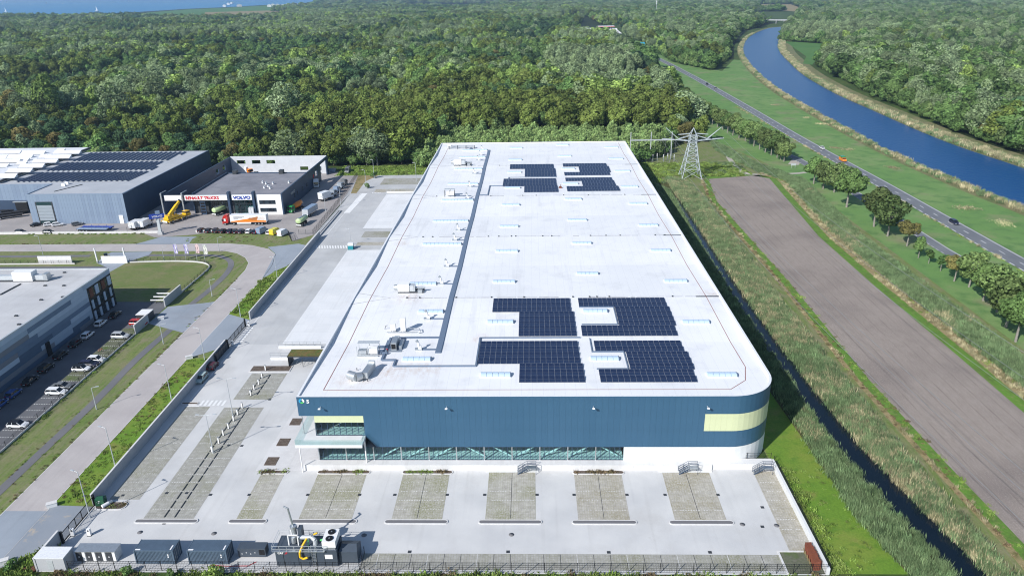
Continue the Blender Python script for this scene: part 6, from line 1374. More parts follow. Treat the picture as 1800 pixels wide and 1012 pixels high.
# ------------------------------------------------------------------ car park furniture
def lathe_island(x0, x1, y, w=1.1, plant_=False, label=''):
    t = thing('kerb_island', label, 'traffic island', ((x0+x1)/2, y, 0), 0, 'kerb islands of the car park'); L = (x1-x0)/2; r = w/2
    def stad(rr): return [(L-r+rr*math.cos(a), rr*math.sin(a)) for a in np.linspace(-math.pi/2, math.pi/2, 7)]+[(-L+r+rr*math.cos(a), rr*math.sin(a)) for a in np.linspace(math.pi/2, 3*math.pi/2, 7)]
    o_, i_ = stad(r), stad(r-.16); b = MB(); n = len(o_)
    for k in range(n):
        j = (k+1) % n; b.face([(*o_[k], .13), (*o_[j], .13), (*i_[j], .13), (*i_[k], .13)], M['kerb']); b.face([(*o_[k], -.02), (*o_[j], -.02), (*o_[j], .13), (*o_[k], .13)], M['kerb']); b.face([(*i_[j], .06), (*i_[k], .06), (*i_[k], .13), (*i_[j], .13)], M['kerb'])
    b.build('kerb', t); sheet('planting_soil', i_, .09, M['planting'] if plant_ else M['sidewalk'], None, t); return t
nm = ['below the long bay of wheel stops', None, 'below the narrow weedy bay', 'below the weedy bay left of the entrance glass', 'below the weedy bay under the glass front, leftmost', 'below the weedy bay under the metal stair', 'below the brownish bay right of the metal stair', 'below the brownish bay near the right wall']
for i, s_ in enumerate(nm):
    if s_: x0, x1, y0, y1, m = BAYS[i]; lathe_island(x0-1.1, x1+1.1, y0-.7, 1.1, False, 'thin rounded kerb island '+s_)
for i, s_ in ((2, 'planted kerb strip at the plaza end of the narrow bay'), (3, 'reddish planted kerb strip under the terrace'), (4, 'planted kerb strip under the left of the glass front'), (6, 'planted kerb strip under the right end of the glass front')):
    x0, x1, y0, y1, m = BAYS[i]; lathe_island(x0-.3, x1+.6, y1-.05, 1.2, True, s_)
for i in (5, 7):
    x0, x1, y0, y1, m = BAYS[i]; b = MB(); b.box(x0-.6, x1+.6, y1+.05, y1+.5, 0, .14, M['plinth']); b.build('kerb', yard)
lathe_island(-76.8, -71.2, 104.4, 2.2, True, 'short planted island with a lamp post by the wide gate')
lathe_island(-76.8, -73.0, 138.9, 1.0, True, 'short planted island at the left end of the zebra crossing')
for x, y in ((-49.3, 131.5), (-49.6, 124.0), (-49.9, 117.6)): b = MB(); b.box(-1.1, 1.1, -1.3, 1.3, 0, .06, M['planting']); o = b.build('planting_pad', None, (x, y, .02)); tag(o, 'dark square planting pad on the pale plaza, %s' % {131.5: 'farthest from the camera', 124.0: 'middle one', 117.6: 'nearest the planted kerb'}[y], 'planting bed', 'square planting pads on the plaza')
k = MB(); k.box(-.07, .07, -1.0, 1.0, 0, .11, M['dark']); KS = k.data('wheel_stop')
first = True
for col, x in enumerate((-63.2, -61.4)):  # far part of the right line draws the shadow of posts and stops
    y = 102.4; j = 0
    while y < 152:
        if not (136.6 < y < 142):
            o = mobj('wheel_stop', KS, None, (x, y, .006)); tag(o, 'black wheel stop in the %s line of the long bay, %s from the camera' % ('left' if col == 0 else 'right', ordw[j]), 'wheel stop', 'wheel stops along the long bay')
        y += 2.42; j += 1
k = MB(); k.box(-.13, .13, -.12, .12, 0, 1.35, M['white']); k.box(.13, .16, -.10, .10, .2, 1.2, M['black']); CPm = k.data('housing'); k = MB(); k.box(-.15, .15, -.14, .14, 1.35, 1.42, M['steel']); k.box(-.2, .2, -.2, .2, 0, .06, M['dark']); CPc = k.data('cap')
cps = [(373, 794), (385, 779), (393, 765), (402, 753), (411, 739.5), (418, 729), (426, 717), (441, 695), (447, 685), (455, 676), (461, 664), (467, 651)]
for i, (px, py) in enumerate(cps):
    x, y = G(px, py); t = thing('charging_post', 'slim white charging post between the wheel stops, %s from the camera' % ordw[i], 'charging post', (x, y, 0), 0, 'charging posts in the car park'); mobj('housing', CPm, t); mobj('cap', CPc, t)
def lamp_post(label, x, y, h, arms=((1.2, 0),), group='lamp posts', z=0):
    t = thing('lamp_post', label, 'lamp post', (x, y, z), 0, group); b = MB(); b.tube((0, 0, 0), (0, 0, h), .10, 8, M['pole'], .055); b.tube((0, 0, 0), (0, 0, .9), .14, 8, M['pole']); b.build('pole', t)
    for L, a in arms:
        e = (L*math.cos(a), L*math.sin(a), h+.12); b = MB(); b.tube((0, 0, h-.05), e, .045, 6, M['pole']); b.build('arm', t)
        b = MB(); b.obox(e[0]+.25*math.cos(a), e[1]+.25*math.sin(a), h+.06, h+.18, .7, .26, a, M['pole']); b.build('lamp_head', t)
for px, py, h, lb in ((287.5, 604, 5.4, 'street lamp beside the footpath, by the depot entrance'), (170, 719, 5.3, 'street lamp beside the footpath, nearest the camera'), (373, 521, 5.2, 'street lamp beside the footpath north of the depot entrance'), (289, 459, 5, 'street lamp behind the depot lawn fence'), (385.6, 442, 5, 'street lamp on the inner bend of the pink road')):
    lamp_post(lb, *G(px, py), h, ((.9, .3),))
for px, py, h, lb in ((360, 632, 8.4, 'tall lamp on the boundary wall near the two parked cars'), (301.5, 701, 8.4, 'tall lamp on the boundary wall opposite the zebra crossing'), (203, 820, 8.6, 'tall lamp on the boundary wall above the wide gate'), (488, 492.5, 7.5, 'tall lamp on the boundary wall at the road bend'), (423, 556.5, 8.2, 'tall lamp on the boundary wall just beyond the middle drive'), (572.5, 372, 6, 'lamp by the dark bar fence beside the truck yard'), (79, 460, 9, 'thin lamp beside the dark depot lane')):
    lamp_post(lb, *G(px, py), h, ((1.1, math.pi-.3),))
for px, py, h, lb in ((375, 796, 8.6, 'double headed lamp among the charging posts, nearer one'), (409, 728, 8.6, 'double headed lamp among the charging posts, farther one')):
    lamp_post(lb, *G(px, py), h, ((1.4, .05), (1.4, math.pi+.05)))
for px, py, h, lb in ((158.8, 909.5, 9.4, 'tall lamp in the planted island by the wide gate'), (617, 431, 6, 'lamp beside the teal box at the far zebra crossing'), (599.5, 363, 9, 'lamp at the far end of the twin kerbs'), (644, 332, 8.5, 'lamp at the corner of the far goods yard'), (658, 314, 9, 'lamp in the far parking island'), (732, 318, 8.5, 'lamp in the far goods yard next to the warehouse')):
    lamp_post(lb, *G(px, py), h, ((.9, math.pi*.9),))
lamp_post('small lamp behind the warehouse front left corner', -46, 137.5, 6.5, ((.8, math.pi),))
# stairs at the podium
def stair(label, x, dirn=1, w=1.2, group='metal stairs of the podium'):
    t = thing('metal_stair', label, 'stairs', (x, 114.1, 0), 0, group)
    k = MB(); k.box(-.15, .15, -.5, .5, 0, .04, M['steel']); kd = k.data('step'); [mobj('step', kd, t, (dirn*(-1.6+i*.3), 0, .2*(i+1))) for i in range(5)]
    b = MB(); b.box(-.1*dirn-.1, 1.6, -.5, .55, 1.13, 1.19, M['steel']); b.build('landing', t); b = MB()
    for y in (-.5, .5):
        b.bar((dirn*-1.8, y, 0), (dirn*-.1, y, 1.15), .06, M['darkblue'], .2)
        for z in (.55, 1.05): b.bar((dirn*-1.8, y, z), (dirn*-.1, y, 1.17+z), .05, M['darkblue']); b.bar((0, y, 1.17+z), (1.6, y, 1.17+z), .05, M['darkblue'])
        for s_, z in ((-1.8, 0), (-.9, .6), (0, 1.17)): b.bar((dirn*s_, y, z), (dirn*s_, y, z+1.05), .05, M['darkblue'])
        b.bar((1.6, y, 0), (1.6, y, 2.2), .06, M['darkblue'])
    b.build('railing', t); return t
stair('small metal stair with railings below the middle of the glass front', -1.0); stair('small metal stair with railings at the white plinth door', 28.6); stair('small metal stair with railings at the right end of the podium', 42.2)
# bottom left equipment
t = thing('utility_house', 'pale concrete utility box inside the corner wall', 'utility box', (-75.0, 88.9, 0)); b = MB(); b.box(-2.2, 2.3, -.2, 2.2, 0, 2.5, M['concrete']); b.build('body', t); b = MB(); b.box(-2.3, 2.4, -.3, 2.3, 2.5, 2.64, M['roof_edge']); b.build('roof', t); b = MB(); b.box(-.4, .5, -.24, -.2, .1, 2.1, M['pole']); b.build('door', t)
t = thing('switch_cabinet', 'long grey cabinet with four dark doors and white strips', 'cabinet', (-69.0, 91.6, 0)); b = MB(); b.box(-3.2, 3.2, -.8, .9, .1, 2.0, M['pole']); b.box(-3.3, 3.3, -.95, 1.0, 2.0, 2.12, M['steel']); b.build('body', t)
for i in range(4):
    b = MB(); b.box(-3.15+i*1.6, -2.15+i*1.6, -.84, -.8, .2, 1.9, M['dark']); o = b.build('door', t); b = MB(); b.box(-2.75+i*1.6, -2.6+i*1.6, -.88, -.84, .9, 1.1, M['white']); b.build('handle', o); b = MB(); b.box(-2.1+i*1.6, -1.65+i*1.6, -.86, -.8, .15, 1.95, M['white']); b.build('white_strip', t)
xx = MB(); xx.box(-65.6, -56.6, 94.3, 94.5, 0, 1.1, M['darkblue']); 
def container(label, x0, group='shipping containers by the fence'):
    t = thing('shipping_container', label, 'container', (x0, 90.4, .05), 0, group); L, W_, h = 6.06, 2.44, 2.59; b = MB()
    n = 28; s_ = L/n
    for y, sg_ in ((0, -1), (W_, 1)):
        for i in range(n): b.box(i*s_+.02, i*s_+s_*.55, y-.02 if sg_ > 0 else y, y if sg_ > 0 else y+.02, .2, h-.12, M['cont']); b.box(i*s_+s_*.55, (i+1)*s_+.02, y-.06 if sg_ > 0 else y+.04, y-.04 if sg_ > 0 else y+.06, .2, h-.12, M['cont'])
    b.build('side_wall', t); b = MB()
    for i in range(24): b.box(.1+i*.245, .1+i*.245+.15, .1, W_-.1, h-.06, h-.03, M['cont'])
    b.box(.05, L-.05, .06, W_-.06, h-.09, h-.06, M['cont']); b.build('roof', t); b = MB()
    for y in (0, W_): b.box(0, L, y-.05, y+.05, 0, .2, M['cont']); b.box(0, L, y-.05, y+.05, h-.14, h, M['cont'])
    for x in (0, L):
        b.box(x-.05, x+.05, 0, W_, 0, .18, M['cont']); b.box(x-.05, x+.05, 0, W_, h-.14, h, M['cont']); [b.box(x-.08, x+.08, y-.08, y+.08, 0, h+.01, M['cont']) for y in (0, W_)]
    b.build('frame', t); b = MB(); b.box(.02, .06, .08, W_-.08, .18, h-.14, M['cont']); b.build('end_wall', t)
    for y0_ in (.1, 1.24): b = MB(); b.box(L-.06, L-.02, y0_, y0_+1.1, .18, h-.14, M['cont']); o = b.build('door', t); b = MB(); [b.tube((L+.03, y0_+q, .2), (L+.03, y0_+q, h-.16), .025, 6, M['steel']) for q in (.3, .8)]; b.build('lock_rod', o)
    b = MB(); [b.box(L-.95, L-.75, -.015, -.005, 1.2+i*.4, 1.45+i*.4, M['lwhite']) for i in range(2)]; b.box(.1, .9, .1, .35, h-.02, h+.005, M['lwhite']); b.box(L-.5, L-.3, .2, 1.2, h-.02, h+.005, M['lwhite']); b.build('marking', t); return t
M['cont'] = plain('slate_container_paint', (.10, .145, .20), .5, .1, .4, .12, 1)
container('slate blue shipping container, left one of two by the bottom fence', -62.4); container('slate blue shipping container, right one of two by the bottom fence', -54.0)
t = thing('generator', 'low dark generator box right of the two containers', 'generator', (-44.6, 92.6, 0)); b = MB(); b.box(-2.2, 2.2, -.7, .8, .15, 1.75, M['slate']); b.build('housing', t); b = MB(); b.box(1.2, 2.1, -.72, -.7, .5, 1.5, M['black']); b.box(1.5, 2.22, -.4, .6, .5, 1.6, M['black']); b.build('grille', t); b = MB(); [b.box(-1.6+i*.7, -1.5+i*.7, -.72, -.7, .6+.25*(i % 2), .8+.25*(i % 2), M['lwhite']) for i in range(4)]; b.build('marking', t); b = MB(); b.box(-2.1, 2.1, -.6, .7, 0, .15, M['black']); b.build('skid', t)
t = thing('cable_hose', 'thin red hose lying on the ground in front of the generator box', 'hose', (-50, 89.9, 0)); b = MB(); b.path([(-.5, .2, .05), (2, 0, .05), (5.4, .1, .05), (6.4, 1.0, .05)], .06, 6, M['lred']); b.build('hose', t)
pp = thing('power_plant', 'big dark container power unit with rooftop exhaust stack, white coolers and yellow pipe', 'generator', (-40.0, 90.0, 0))
b = MB(); b.box(0, 9.6, 0, 3.4, .1, 3.1, M['slate']); b.build('housing', pp); b = MB(); [b.box(x, x+.05, -.03, 0, .3, 2.9, M['black']) for x in (1.2, 3.5, 5.4, 7.6)]; b.build('panel_joint', pp)
b = MB(); b.box(9.7, 12.6, .6, 3.2, .1, 2.3, M['slate']); b.mesh([(9.7, .6, 2.3), (12.6, .6, 2.3), (12.6, 3.2, 2.3), (9.7, 3.2, 2.3), (9.9, 1.9, 2.8), (12.3, 1.9, 2.8)], [(0, 1, 5, 4), (1, 2, 5), (2, 3, 4, 5), (3, 0, 4)], M['slate']); b.build('side_box', pp)
b = MB(); b.box(-.3, 7.8, -.35, 0, 3.05, 3.12, M['steel']); [b.bar((x0_, y0_, z), (x1_, y1_, z), .05, M['pole']) for z in (3.6, 4.15) for (x0_, y0_, x1_, y1_) in ((-.3, -.3, 7.8, -.3), (-.3, -.3, -.3, 3.4), (-.3, 3.4, 9.6, 3.4))]; [b.bar((x, y, 3.1), (x, y, 4.15), .05, M['pole']) for x, y in [(-.3+i*1.15, -.3) for i in range(8)]+[(-.3+i*1.6, 3.4) for i in range(7)]]; b.build('railing', pp)
b = MB(); [b.box(6.0+sx, 6.06+sx, -.12, -.06, .1, 4.2, M['steel']) for sx in (-.3, .3)]; [b.box(5.7, 6.3, -.12, -.07, .3+i*.3, .36+i*.3, M['steel']) for i in range(10)]; b.build('ladder', pp)
b = MB(); b.tube((2.6, 2.2, 3.1), (2.6, 2.2, 5.6), .42, 12, M['steel']); b.tube((2.6, 2.2, 5.6), (2.6, 2.2, 6.0), .55, 12, M['steel']); b.tube((2.5, 2.3, 6.0), (2.0, 2.6, 9.0), .16, 10, M['steel']); b.tube((2.0, 2.6, 9.0), (1.3, 2.7, 9.3), .12, 8, M['steel']); b.build('exhaust_stack', pp)
b = MB(); [b.bar((x, y, 3.1), (x, y, 5.0), .16, M['white']) for x in (1.9, 3.4) for y in (1.2, 2.8)]; [b.bar((1.9, y, 5.0), (3.4, y, 5.0), .16, M['white']) for y in (1.2, 2.8)]; b.box(3.3, 3.9, 1.8, 2.9, 3.2, 5.6, M['slate']); b.build('stack_frame', pp)
b = MB(); b.tube((2.6, 1.6, 4.4), (2.6, 1.6, 3.3), .4, 12, M['steel']); b.path([(3.3, 1.7, 4.2), (5.4, 1.7, 4.2), (6.0, 1.4, 3.9), (6.0, 1.3, 3.1)], .34, 12, M['pole']); b.build('silver_pipe', pp)
b = MB(); b.path([(4.9, 1.0, 4.6), (4.4, .3, 3.9), (4.0, -.35, 3.0), (4.0, -.45, 2.2), (4.5, -.5, 1.9), (5.2, -.5, 2.2)], .17, 10, M['py']); b.path([(5.4, 2.8, 3.8), (6.0, 2.8, 4.1)], .15, 8, M['py']); b.build('yellow_pipe', pp)
for y in (.9, 2.4):
    b = MB(); b.box(7.4, 9.5, y-.7, y+.75, 3.5, 4.6, M['white']); b.build('cooler', pp); b = MB(); b.tube((8.45, y, 4.6), (8.45, y, 4.75), .58, 16, M['black']); b.tube((8.45, y, 4.75), (8.45, y, 4.78), .12, 10, M['steel']); b.build('fan', pp)
b = MB(); b.box(7.5, 9.4, .2, 3.2, 3.1, 3.5, M['steel']); b.path([(6.6, 1.9, 3.4), (7.3, 1.9, 3.7)], .16, 8, M['lgreen']); b.path([(5.0, .8, 3.2), (4.9, 1.5, 3.9)], .06, 6, M['lgreen']); b.build('support', pp)
b = MB(); b.box(7.7, 8.9, -.03, 0, 1.5, 2.3, M['lwhite']); b.build('notice_board', pp)
lettering(pp, 'CAT', (.4, -.05, 2.45), .95, .42, M['lwhite'], 0, .05, .02); b = MB(); b.face([(1.4, -.04, 2.4), (1.75, -.04, 2.65), (1.4, -.04, 2.95), (1.75, -.04, 2.95), (1.95, -.04, 2.65), (1.7, -.04, 2.4)][::-1], M['lred']); b.build('logo', pp)
fence('thin wire fence end beside the power unit', [(-26.9, 89.2), (-26.9, 92.9)], 1.4, 1.8, 'black')
x, y = G(179, 886); t = thing('recycling_bin', 'dark green recycling bin with a white symbol by the wall', 'bin', (x, y, 0), .1); b = MB(); b.prism([(-.75, -.6), (.75, -.6), (.75, .6), (-.75, .6)], .1, 1.45, M['pgd']); b.build('body', t); b = MB(); b.mesh([(-.8, -.65, 1.45), (.8, -.65, 1.45), (.8, .65, 1.45), (-.8, .65, 1.45), (-.5, 0, 1.75), (.5, 0, 1.75)], [(0, 1, 5, 4), (1, 2, 5), (2, 3, 4, 5), (3, 0, 4)], M['pgd']); b.build('lid', t); b = MB(); [b.face([(-.2+.2*math.cos(a), -.612, .95+.2*math.sin(a)), (-.2+.2*math.cos(a+1.5), -.612, .95+.2*math.sin(a+1.5)), (-.2+.32*math.cos(a+.8)+.1, -.612, .95+.32*math.sin(a+.8))], M['lwhite']) for a in (0, 2.1, 4.2)]; b.build('symbol', t)
x, y = G(189, 888); t = thing('pipe_roll', 'white wrapped roll lying beside the green bin', 'roll', (x, y, 0), 1.0); b = MB(); b.tube((-.9, 0, .35), (.3, 0, .35), .35, 12, M['white']); b.tube((.3, 0, .35), (.9, 0, .35), .33, 12, M['steel']); b.build('roll', t)
for px, py, lb in ((129, 940, 'white gate control pillar nearer the wide gate'), (158, 940, 'white gate control pillar farther from the wide gate'), (438, 573, 'white barrier pillar at the far end of the striped gate lane'), (409, 607, 'white barrier pillar at the near end of the striped gate lane')):
    x, y = G(px, py); t = thing('control_pillar', lb, 'pillar', (x, y, 0), 0, 'white control pillars at the gates'); b = MB(); b.box(-.28, .28, -.2, .2, 0, 1.35, M['white']); b.build('body', t); b = MB(); b.box(-.12, .12, -.22, -.2, .9, 1.2, M['dark']); b.build('panel', t); b = MB(); b.box(-.35, .35, -.3, .3, 0, .06, M['dark']); b.build('base', t)
x, y = G(617, 438); t = thing('teal_box', 'teal litter box with a white top at the far zebra crossing', 'bin', (x, y, 0)); b = MB(); b.box(-.9, .9, -.7, .7, 0, 1.3, M['pteal']); b.build('body', t); b = MB(); b.box(-1.0, .8, -.1, 1.3, 1.3, 2.1, M['white']); b.build('lid', t)
t = thing('pallet_stack', 'rust red timber racks leaning along the wall at the bottom right corner', 'timber stack', (43.3, 89.6, 0)); k = MB(); k.box(-.5, .5, -.04, .04, 0, 1.5, M['rust']); kd = k.data('board'); [mobj('board', kd, t, (RNG.uniform(-.15, .2), i*.22, 0), (rad(-12), 0, RNG.uniform(-.1, .1))) for i in range(20)]; k = MB(); k.box(-.05, .05, -.05, .05, 0, 1.2, M['straw']); kd = k.data('lath'); [mobj('lath', kd, t, (-.65, .4+i*.8, 0), (0, rad(-15), 0)) for i in range(5)]
for px, py, s_, lb in ((560, 280, 0, ''),): pass
for px, py, lb in ((92, 889, 'white electricity box at the verge corner by the lower drive'), (6, 990, 'small white box in the bottom left greenery'), (333, 630, 'white box on the verge by the middle drive'), (283, 561, 'small white box on the grass by the depot drive')):
    x, y = G(px, py); t = thing('junction_box', lb, 'box', (x, y, 0), .5); b = MB(); b.box(-.8, .8, -.4, .4, 0, .7, M['plinth']); b.build('body', t); b = MB(); b.box(-.86, .86, -.46, .46, .7, .78, M['kerb']); b.build('lid', t)
b = MB()
for px, py in ((49, 1003), (60, 1002)): pass
for px, py, s_, lb in ((45, 1003, .55, 'left brown boulder before the corner wall'), (60, 1001, .6, 'right brown boulder before the corner wall')):
    x, y = G(px, py); b = MB(); r9 = random.Random(int(px)); b.lathe([(s_*.8, 0), (s_*1.05, s_*.4), (s_*.8, s_*.9), (s_*.25, s_*1.15)], 9, M['wood']); b.v = [(v[0]*r9.uniform(.85, 1.15), v[1]*r9.uniform(.85, 1.15), v[2]) for v in b.v]; tag(b.build('boulder', None, (x, y, -.03)), lb, 'boulder')
# depot: sheds, bikes, flags
x, y = G(257, 562); t = thing('bike_shelter', 'small white roofed shelter on the depot parking beside the screen wall', 'shelter', (x, y, 0)); b = MB(); [b.box(-1.6, 1.6, -1.9+i*1.3, -.75+i*1.3, 2.3, 2.42, M['white']) for i in range(3)]; b.build('roof', t); b = MB(); b.box(-1.5, 1.5, -1.8, 1.9, .0, 2.3, M['dark']); b.build('body', t)
for i, (px, py) in enumerate(((296, 521), (291, 527), (286, 533))):
    x, y = G(px, py); t = thing('bollard_barrier', 'pale lattice barrier beside the depot screen wall, %s from the camera' % ('farthest', 'middle', 'nearest')[i], 'barrier', (x-1.2, y, 0), 0, 'barriers at the depot entrance'); b = MB(); b.box(-2.2, 2, -.1, .1, .9, 1.2, M['white']); b.build('beam', t); b = MB(); [b.box(xx_, xx_+.12, -.06, .06, 0, .9, M['dark']) for xx_ in (-2.1, -.7, .7, 1.9)]; b.build('leg', t)
for i, (px, py, m, s_) in enumerate(((309, 459.5, 'fpl', 'pale lilac'), (327.5, 459.5, 'fpl', 'lilac striped'), (347, 459, 'fpk', 'pale pink'), (361, 461, 'fpw', 'off white'))):
    if m not in M: M[m] = paint('flag_cloth_'+m, dict(fpl=(.42, .38, .62), fpk=(.66, .50, .50), fpw=(.68, .68, .62))[m], .8)
    x, y = G(px, py); t = thing('banner_flag', s_+' tall banner flag behind the lawn fence, %s from the left' % ordw[i], 'flag', (x, y, 0), 0, 'banner flags on the depot lawn'); b = MB(); b.tube((0, 0, 0), (0, 0, 6.2), .07, 8, M['pole'], .04); b.build('pole', t); b = MB(); n = 8
    for j in range(n):
        z0, z1 = 6.1-j*.42, 6.1-(j+1)*.42; f = lambda z, w_: .12*math.sin(z*2+w_*3+i); 
        for q in range(4): b.face([(.05+q*.3+.05*j*.3, f(z0, q), z0), (.05+(q+1)*.3+.05*j*.3, f(z0, q+1), z0), (.05+(q+1)*.3+.05*(j+1)*.3, f(z1, q+1), z1), (.05+q*.3+.05*(j+1)*.3, f(z1, q), z1)], M['lwhite' if (q == 2 and i < 2) else m])
    b.build('cloth', t); b = MB(); b.tube((0, 0, 6.1), (1.25, 0, 6.12), .03, 6, M['pole']); b.build('cross_arm', t)
# ------------------------------------------------------------------ parked and moving vehicles
UPR = math.pi/2
def cpx(lb, px, py, ang, kind, pnt, **k): x, y = G(px, py); return car(lb, x, y, ang, kind, pnt, **k)
# depot cars along the striped wall (parallel to it, in its shade)
for px, py, kd, p, lb in ((178, 571, 'hatch', 'pw', 'white hatchback in the shade by the office corner'), (155, 592, 'hatch', 'pw', 'white hatchback second along the striped wall in shade'), (203, 556, 'saloon', 'pk', 'black car in the shade at the office corner, farthest of the wall row'), (134, 606, 'saloon', 'pk', 'black car in shade behind the second white hatchback'), (108, 627, 'estate', 'pk', 'dark car in deep shade by the black entrance'), (82, 650, 'suv', 'pk', 'dark car in deep shade in the middle of the wall row'), (54, 672, 'saloon', 'pk', 'dark car in deep shade near the blue car'), (25, 695, 'hatch', 'pb', 'blue hatchback in the shade near the left edge'), (1, 714, 'hatch', 'pb', 'blue car cut by the left edge')):
    cpx(lb, px, py, UPR, kd, p, group='cars along the striped wall')
for px, py, kd, p, rp, lb in ((244, 571, 'suv', 'pr', None, 'red car beside the small white shelter'), (213, 594, 'suv', 'ps', None, 'silver car in the row by the depot fence'), (170, 635, 'hatch', 'pw', None, 'white car in the fence row beside two darker ones'), (158, 643, 'estate', 'pn', None, 'dark blue car in the fence row next to the white hatchback'), (144, 651, 'hatch', 'pw', 'pk', 'white car with a black roof in the middle of the fence row'), (110, 682, 'saloon', 'pg', None, 'grey car half hidden behind the white estate'), (101, 692, 'estate', 'pw', None, 'white estate car in the fence row'), (33, 750, 'hatch', 'pw', 'pk', 'white car with a dark roof near the left edge by the fence')):
    cpx(lb, px, py, 0 if kd != 'estate' else 0, kd, p, roofp=rp, group='cars by the depot fence')
x, y = G(177, 618); t = thing('bicycle', 'bicycle standing between the white car and empty bays', 'bicycle', (x, y, 0), .3); b = MB(); [b.path([(cx+.33*math.cos(a), 0, .35+.33*math.sin(a)) for a in np.linspace(0, 6.283, 13)], .03, 5, M['rubber']) for cx in (-.5, .5)]; b.build('wheels', t); b = MB(); b.path([(-.5, 0, .35), (-.1, 0, .85), (.4, 0, .9), (.5, 0, .35)], .03, 5, M['lred']); b.path([(-.5, 0, .35), (0, 0, .35), (.4, 0, .85)], .03, 5, M['lred']); b.build('frame', t); b = MB(); b.box(-.2, .05, -.08, .08, .9, .96, M['black']); b.bar((.4, -.3, 1.0), (.4, .3, 1.0), .04, M['black']); b.build('saddle_and_bars', t)
# warehouse car park
cpx('pale teal hatchback parked by the boundary wall, facing the camera', 355, 668, -UPR-.03, 'hatch', 'pm'); cpx('dark red hatchback half in shade behind the pale teal one', 375, 646, UPR, 'hatch', 'pdr')
# main road traffic
dr = lambda y: math.atan2(-1, .0)
for px, py, kd, p, lb in ((1677, 393, 'estate', 'pn', 'dark blue estate car driving on the right of the main road'), (1445, 262, 'saloon', 'pw', 'white car driving on the main road ahead of the orange van'), (1258, 157, 'hatch', 'pg', 'grey car far up the main road, nearer of two'), (1243, 149, 'hatch', 'pk', 'dark car far up the main road, farther of two')):
    cpx(lb, px, py, -UPR, kd, p, name='car')
x, y = G(1481, 283); t = van('orange van with a bright green roof load on the main road', x, y, -UPR, 'por', 5.2, 1.9, name='van'); b = MB(); b.box(-2.5, .8, -1.0, 1.0, 1.9, 2.35, M['pgr']); b.build('roof_load', t)
# dealer front row
for i, (px, py, kd, p, lb) in enumerate(((355, 407, 'hatch', 'pk', 'black car at the left end of the row by the grass bank'), (367, 407.5, 'saloon', 'pk', 'black car second from the left in the row by the grass bank'), (380, 408, 'suv', 'pk', 'black car third in the row by the grass bank'), (393, 408.5, 'hatch', 'pk', 'black car fourth in the row by the grass bank'), (405, 408.5, 'saloon', 'pn', 'dark car fifth in the row by the grass bank'), (414, 409, 'hatch', 'pk', 'dark car sixth in the row by the grass bank'), (425, 409, 'hatch', 'pn', 'dark car seventh in the row, next to the white one'), (438, 409, 'hatch', 'pw', 'white car between dark cars in the dealership row'), (449, 409.5, 'saloon', 'pn', 'dark blue car next to the grey blue van'), (475, 411, 'hatch', 'pw', 'small white car left of the yellow van'))):
    cpx(lb, px, py, UPR+.15*(i % 3-1), kd, p, group='cars in the dealership row')
for px, py, p, lb in ((461, 409, 'pbg', 'grey blue van in the dealership row'), (484, 411, 'pyy', 'yellow van in the dealership row'), (498, 413, 'pw', 'white van at the right end of the dealership row')):
    x, y = G(px, py); van(lb, x, y, UPR-.3, p, 5.0, 2.3, 'vans in the dealership row')
x, y = G(612, 303); van('dark slate van at the far corner of the truck yard', x, y, -UPR-.05, 'pg', 5.6, 2.6)
# hall yard cars
for px, py, ang, kd, p, lb in ((65, 397, .7, 'saloon', 'pk', 'black car before the tall grey roller door'), (87, 397, .5, 'hatch', 'pw', 'white car right of the roller door, left of a pair'), (102, 397, .5, 'hatch', 'pw', 'white car right of the roller door, right of a pair'), (136, 396, .7, 'hatch', 'pg', 'grey car before the grey hall wall'), (37, 410, 0, 'hatch', 'pk', 'black car behind the low wall, left one'), (86, 410, 0, 'hatch', 'pk', 'black car behind the low wall, right one')):
    cpx(lb, px, py, ang, kd, p)
def flatbed(lb, x, y, ang, m, n=3):
    t = truck(lb, x, y, ang, 'flatbed_trailer'); t['category'] = 'trailer'; b = MB(); b.box(-6, 6, -1.2, 1.2, 1.15, 1.35, M[m]); [b.box(-6+i*1.2, -5.9+i*1.2, -1.25, 1.25, 1.0, 1.15, M['chassis']) for i in range(11)]; b.build('deck', t); chassis(t, -5.8, 5.5); axle(t, (-4.6, -3.3, -2.0)); b = MB(); [b.box(-6+i*3, -5.9+i*3, s_*1.22-.04, s_*1.22+.04, 1.35, 1.8, M[m]) for i in range(5) for s_ in (1, -1)]; b.build('stake', t); return t
x, y = G(165, 407); flatbed('blue flatbed trailer standing in front of the grey hall, nearer one', x, y, -.05, 'pbg'); x, y = G(172, 404.5); flatbed('blue flatbed trailer standing in front of the grey hall, farther one', x, y, -.05, 'lblue')
for k_, (px, py) in enumerate(((12, 384), (22, 378), (32, 372))): x, y = G(px, py); flatbed('dark flatbed trailer at the loading docks, %s' % ('nearest', 'middle', 'farthest')[k_], x, y, .55, 'chassis')
def box_truck(lb, x, y, ang, pc, pb_, L=6.0, z1=3.5, name='box_truck'):
    t = truck(lb, x, y, ang, name); chassis(t, -L/2-.5, L/2+2.2); cab(t, L/2+.2, pc, 2.9, 1.9); box_body(t, -L/2-.4, L/2, 1.05, z1, pb_); axle(t, (-L/2+1.0, L/2+1.1)); return t
for px, py, lb in ((235, 405, 'white truck parked at the dark fence, left one of two'), (250, 403, 'white truck parked at the dark fence, right one of two')): x, y = G(px, py); box_truck(lb, x, y+2, UPR-.1, 'pw', 'pw', 4.2, 3.3)
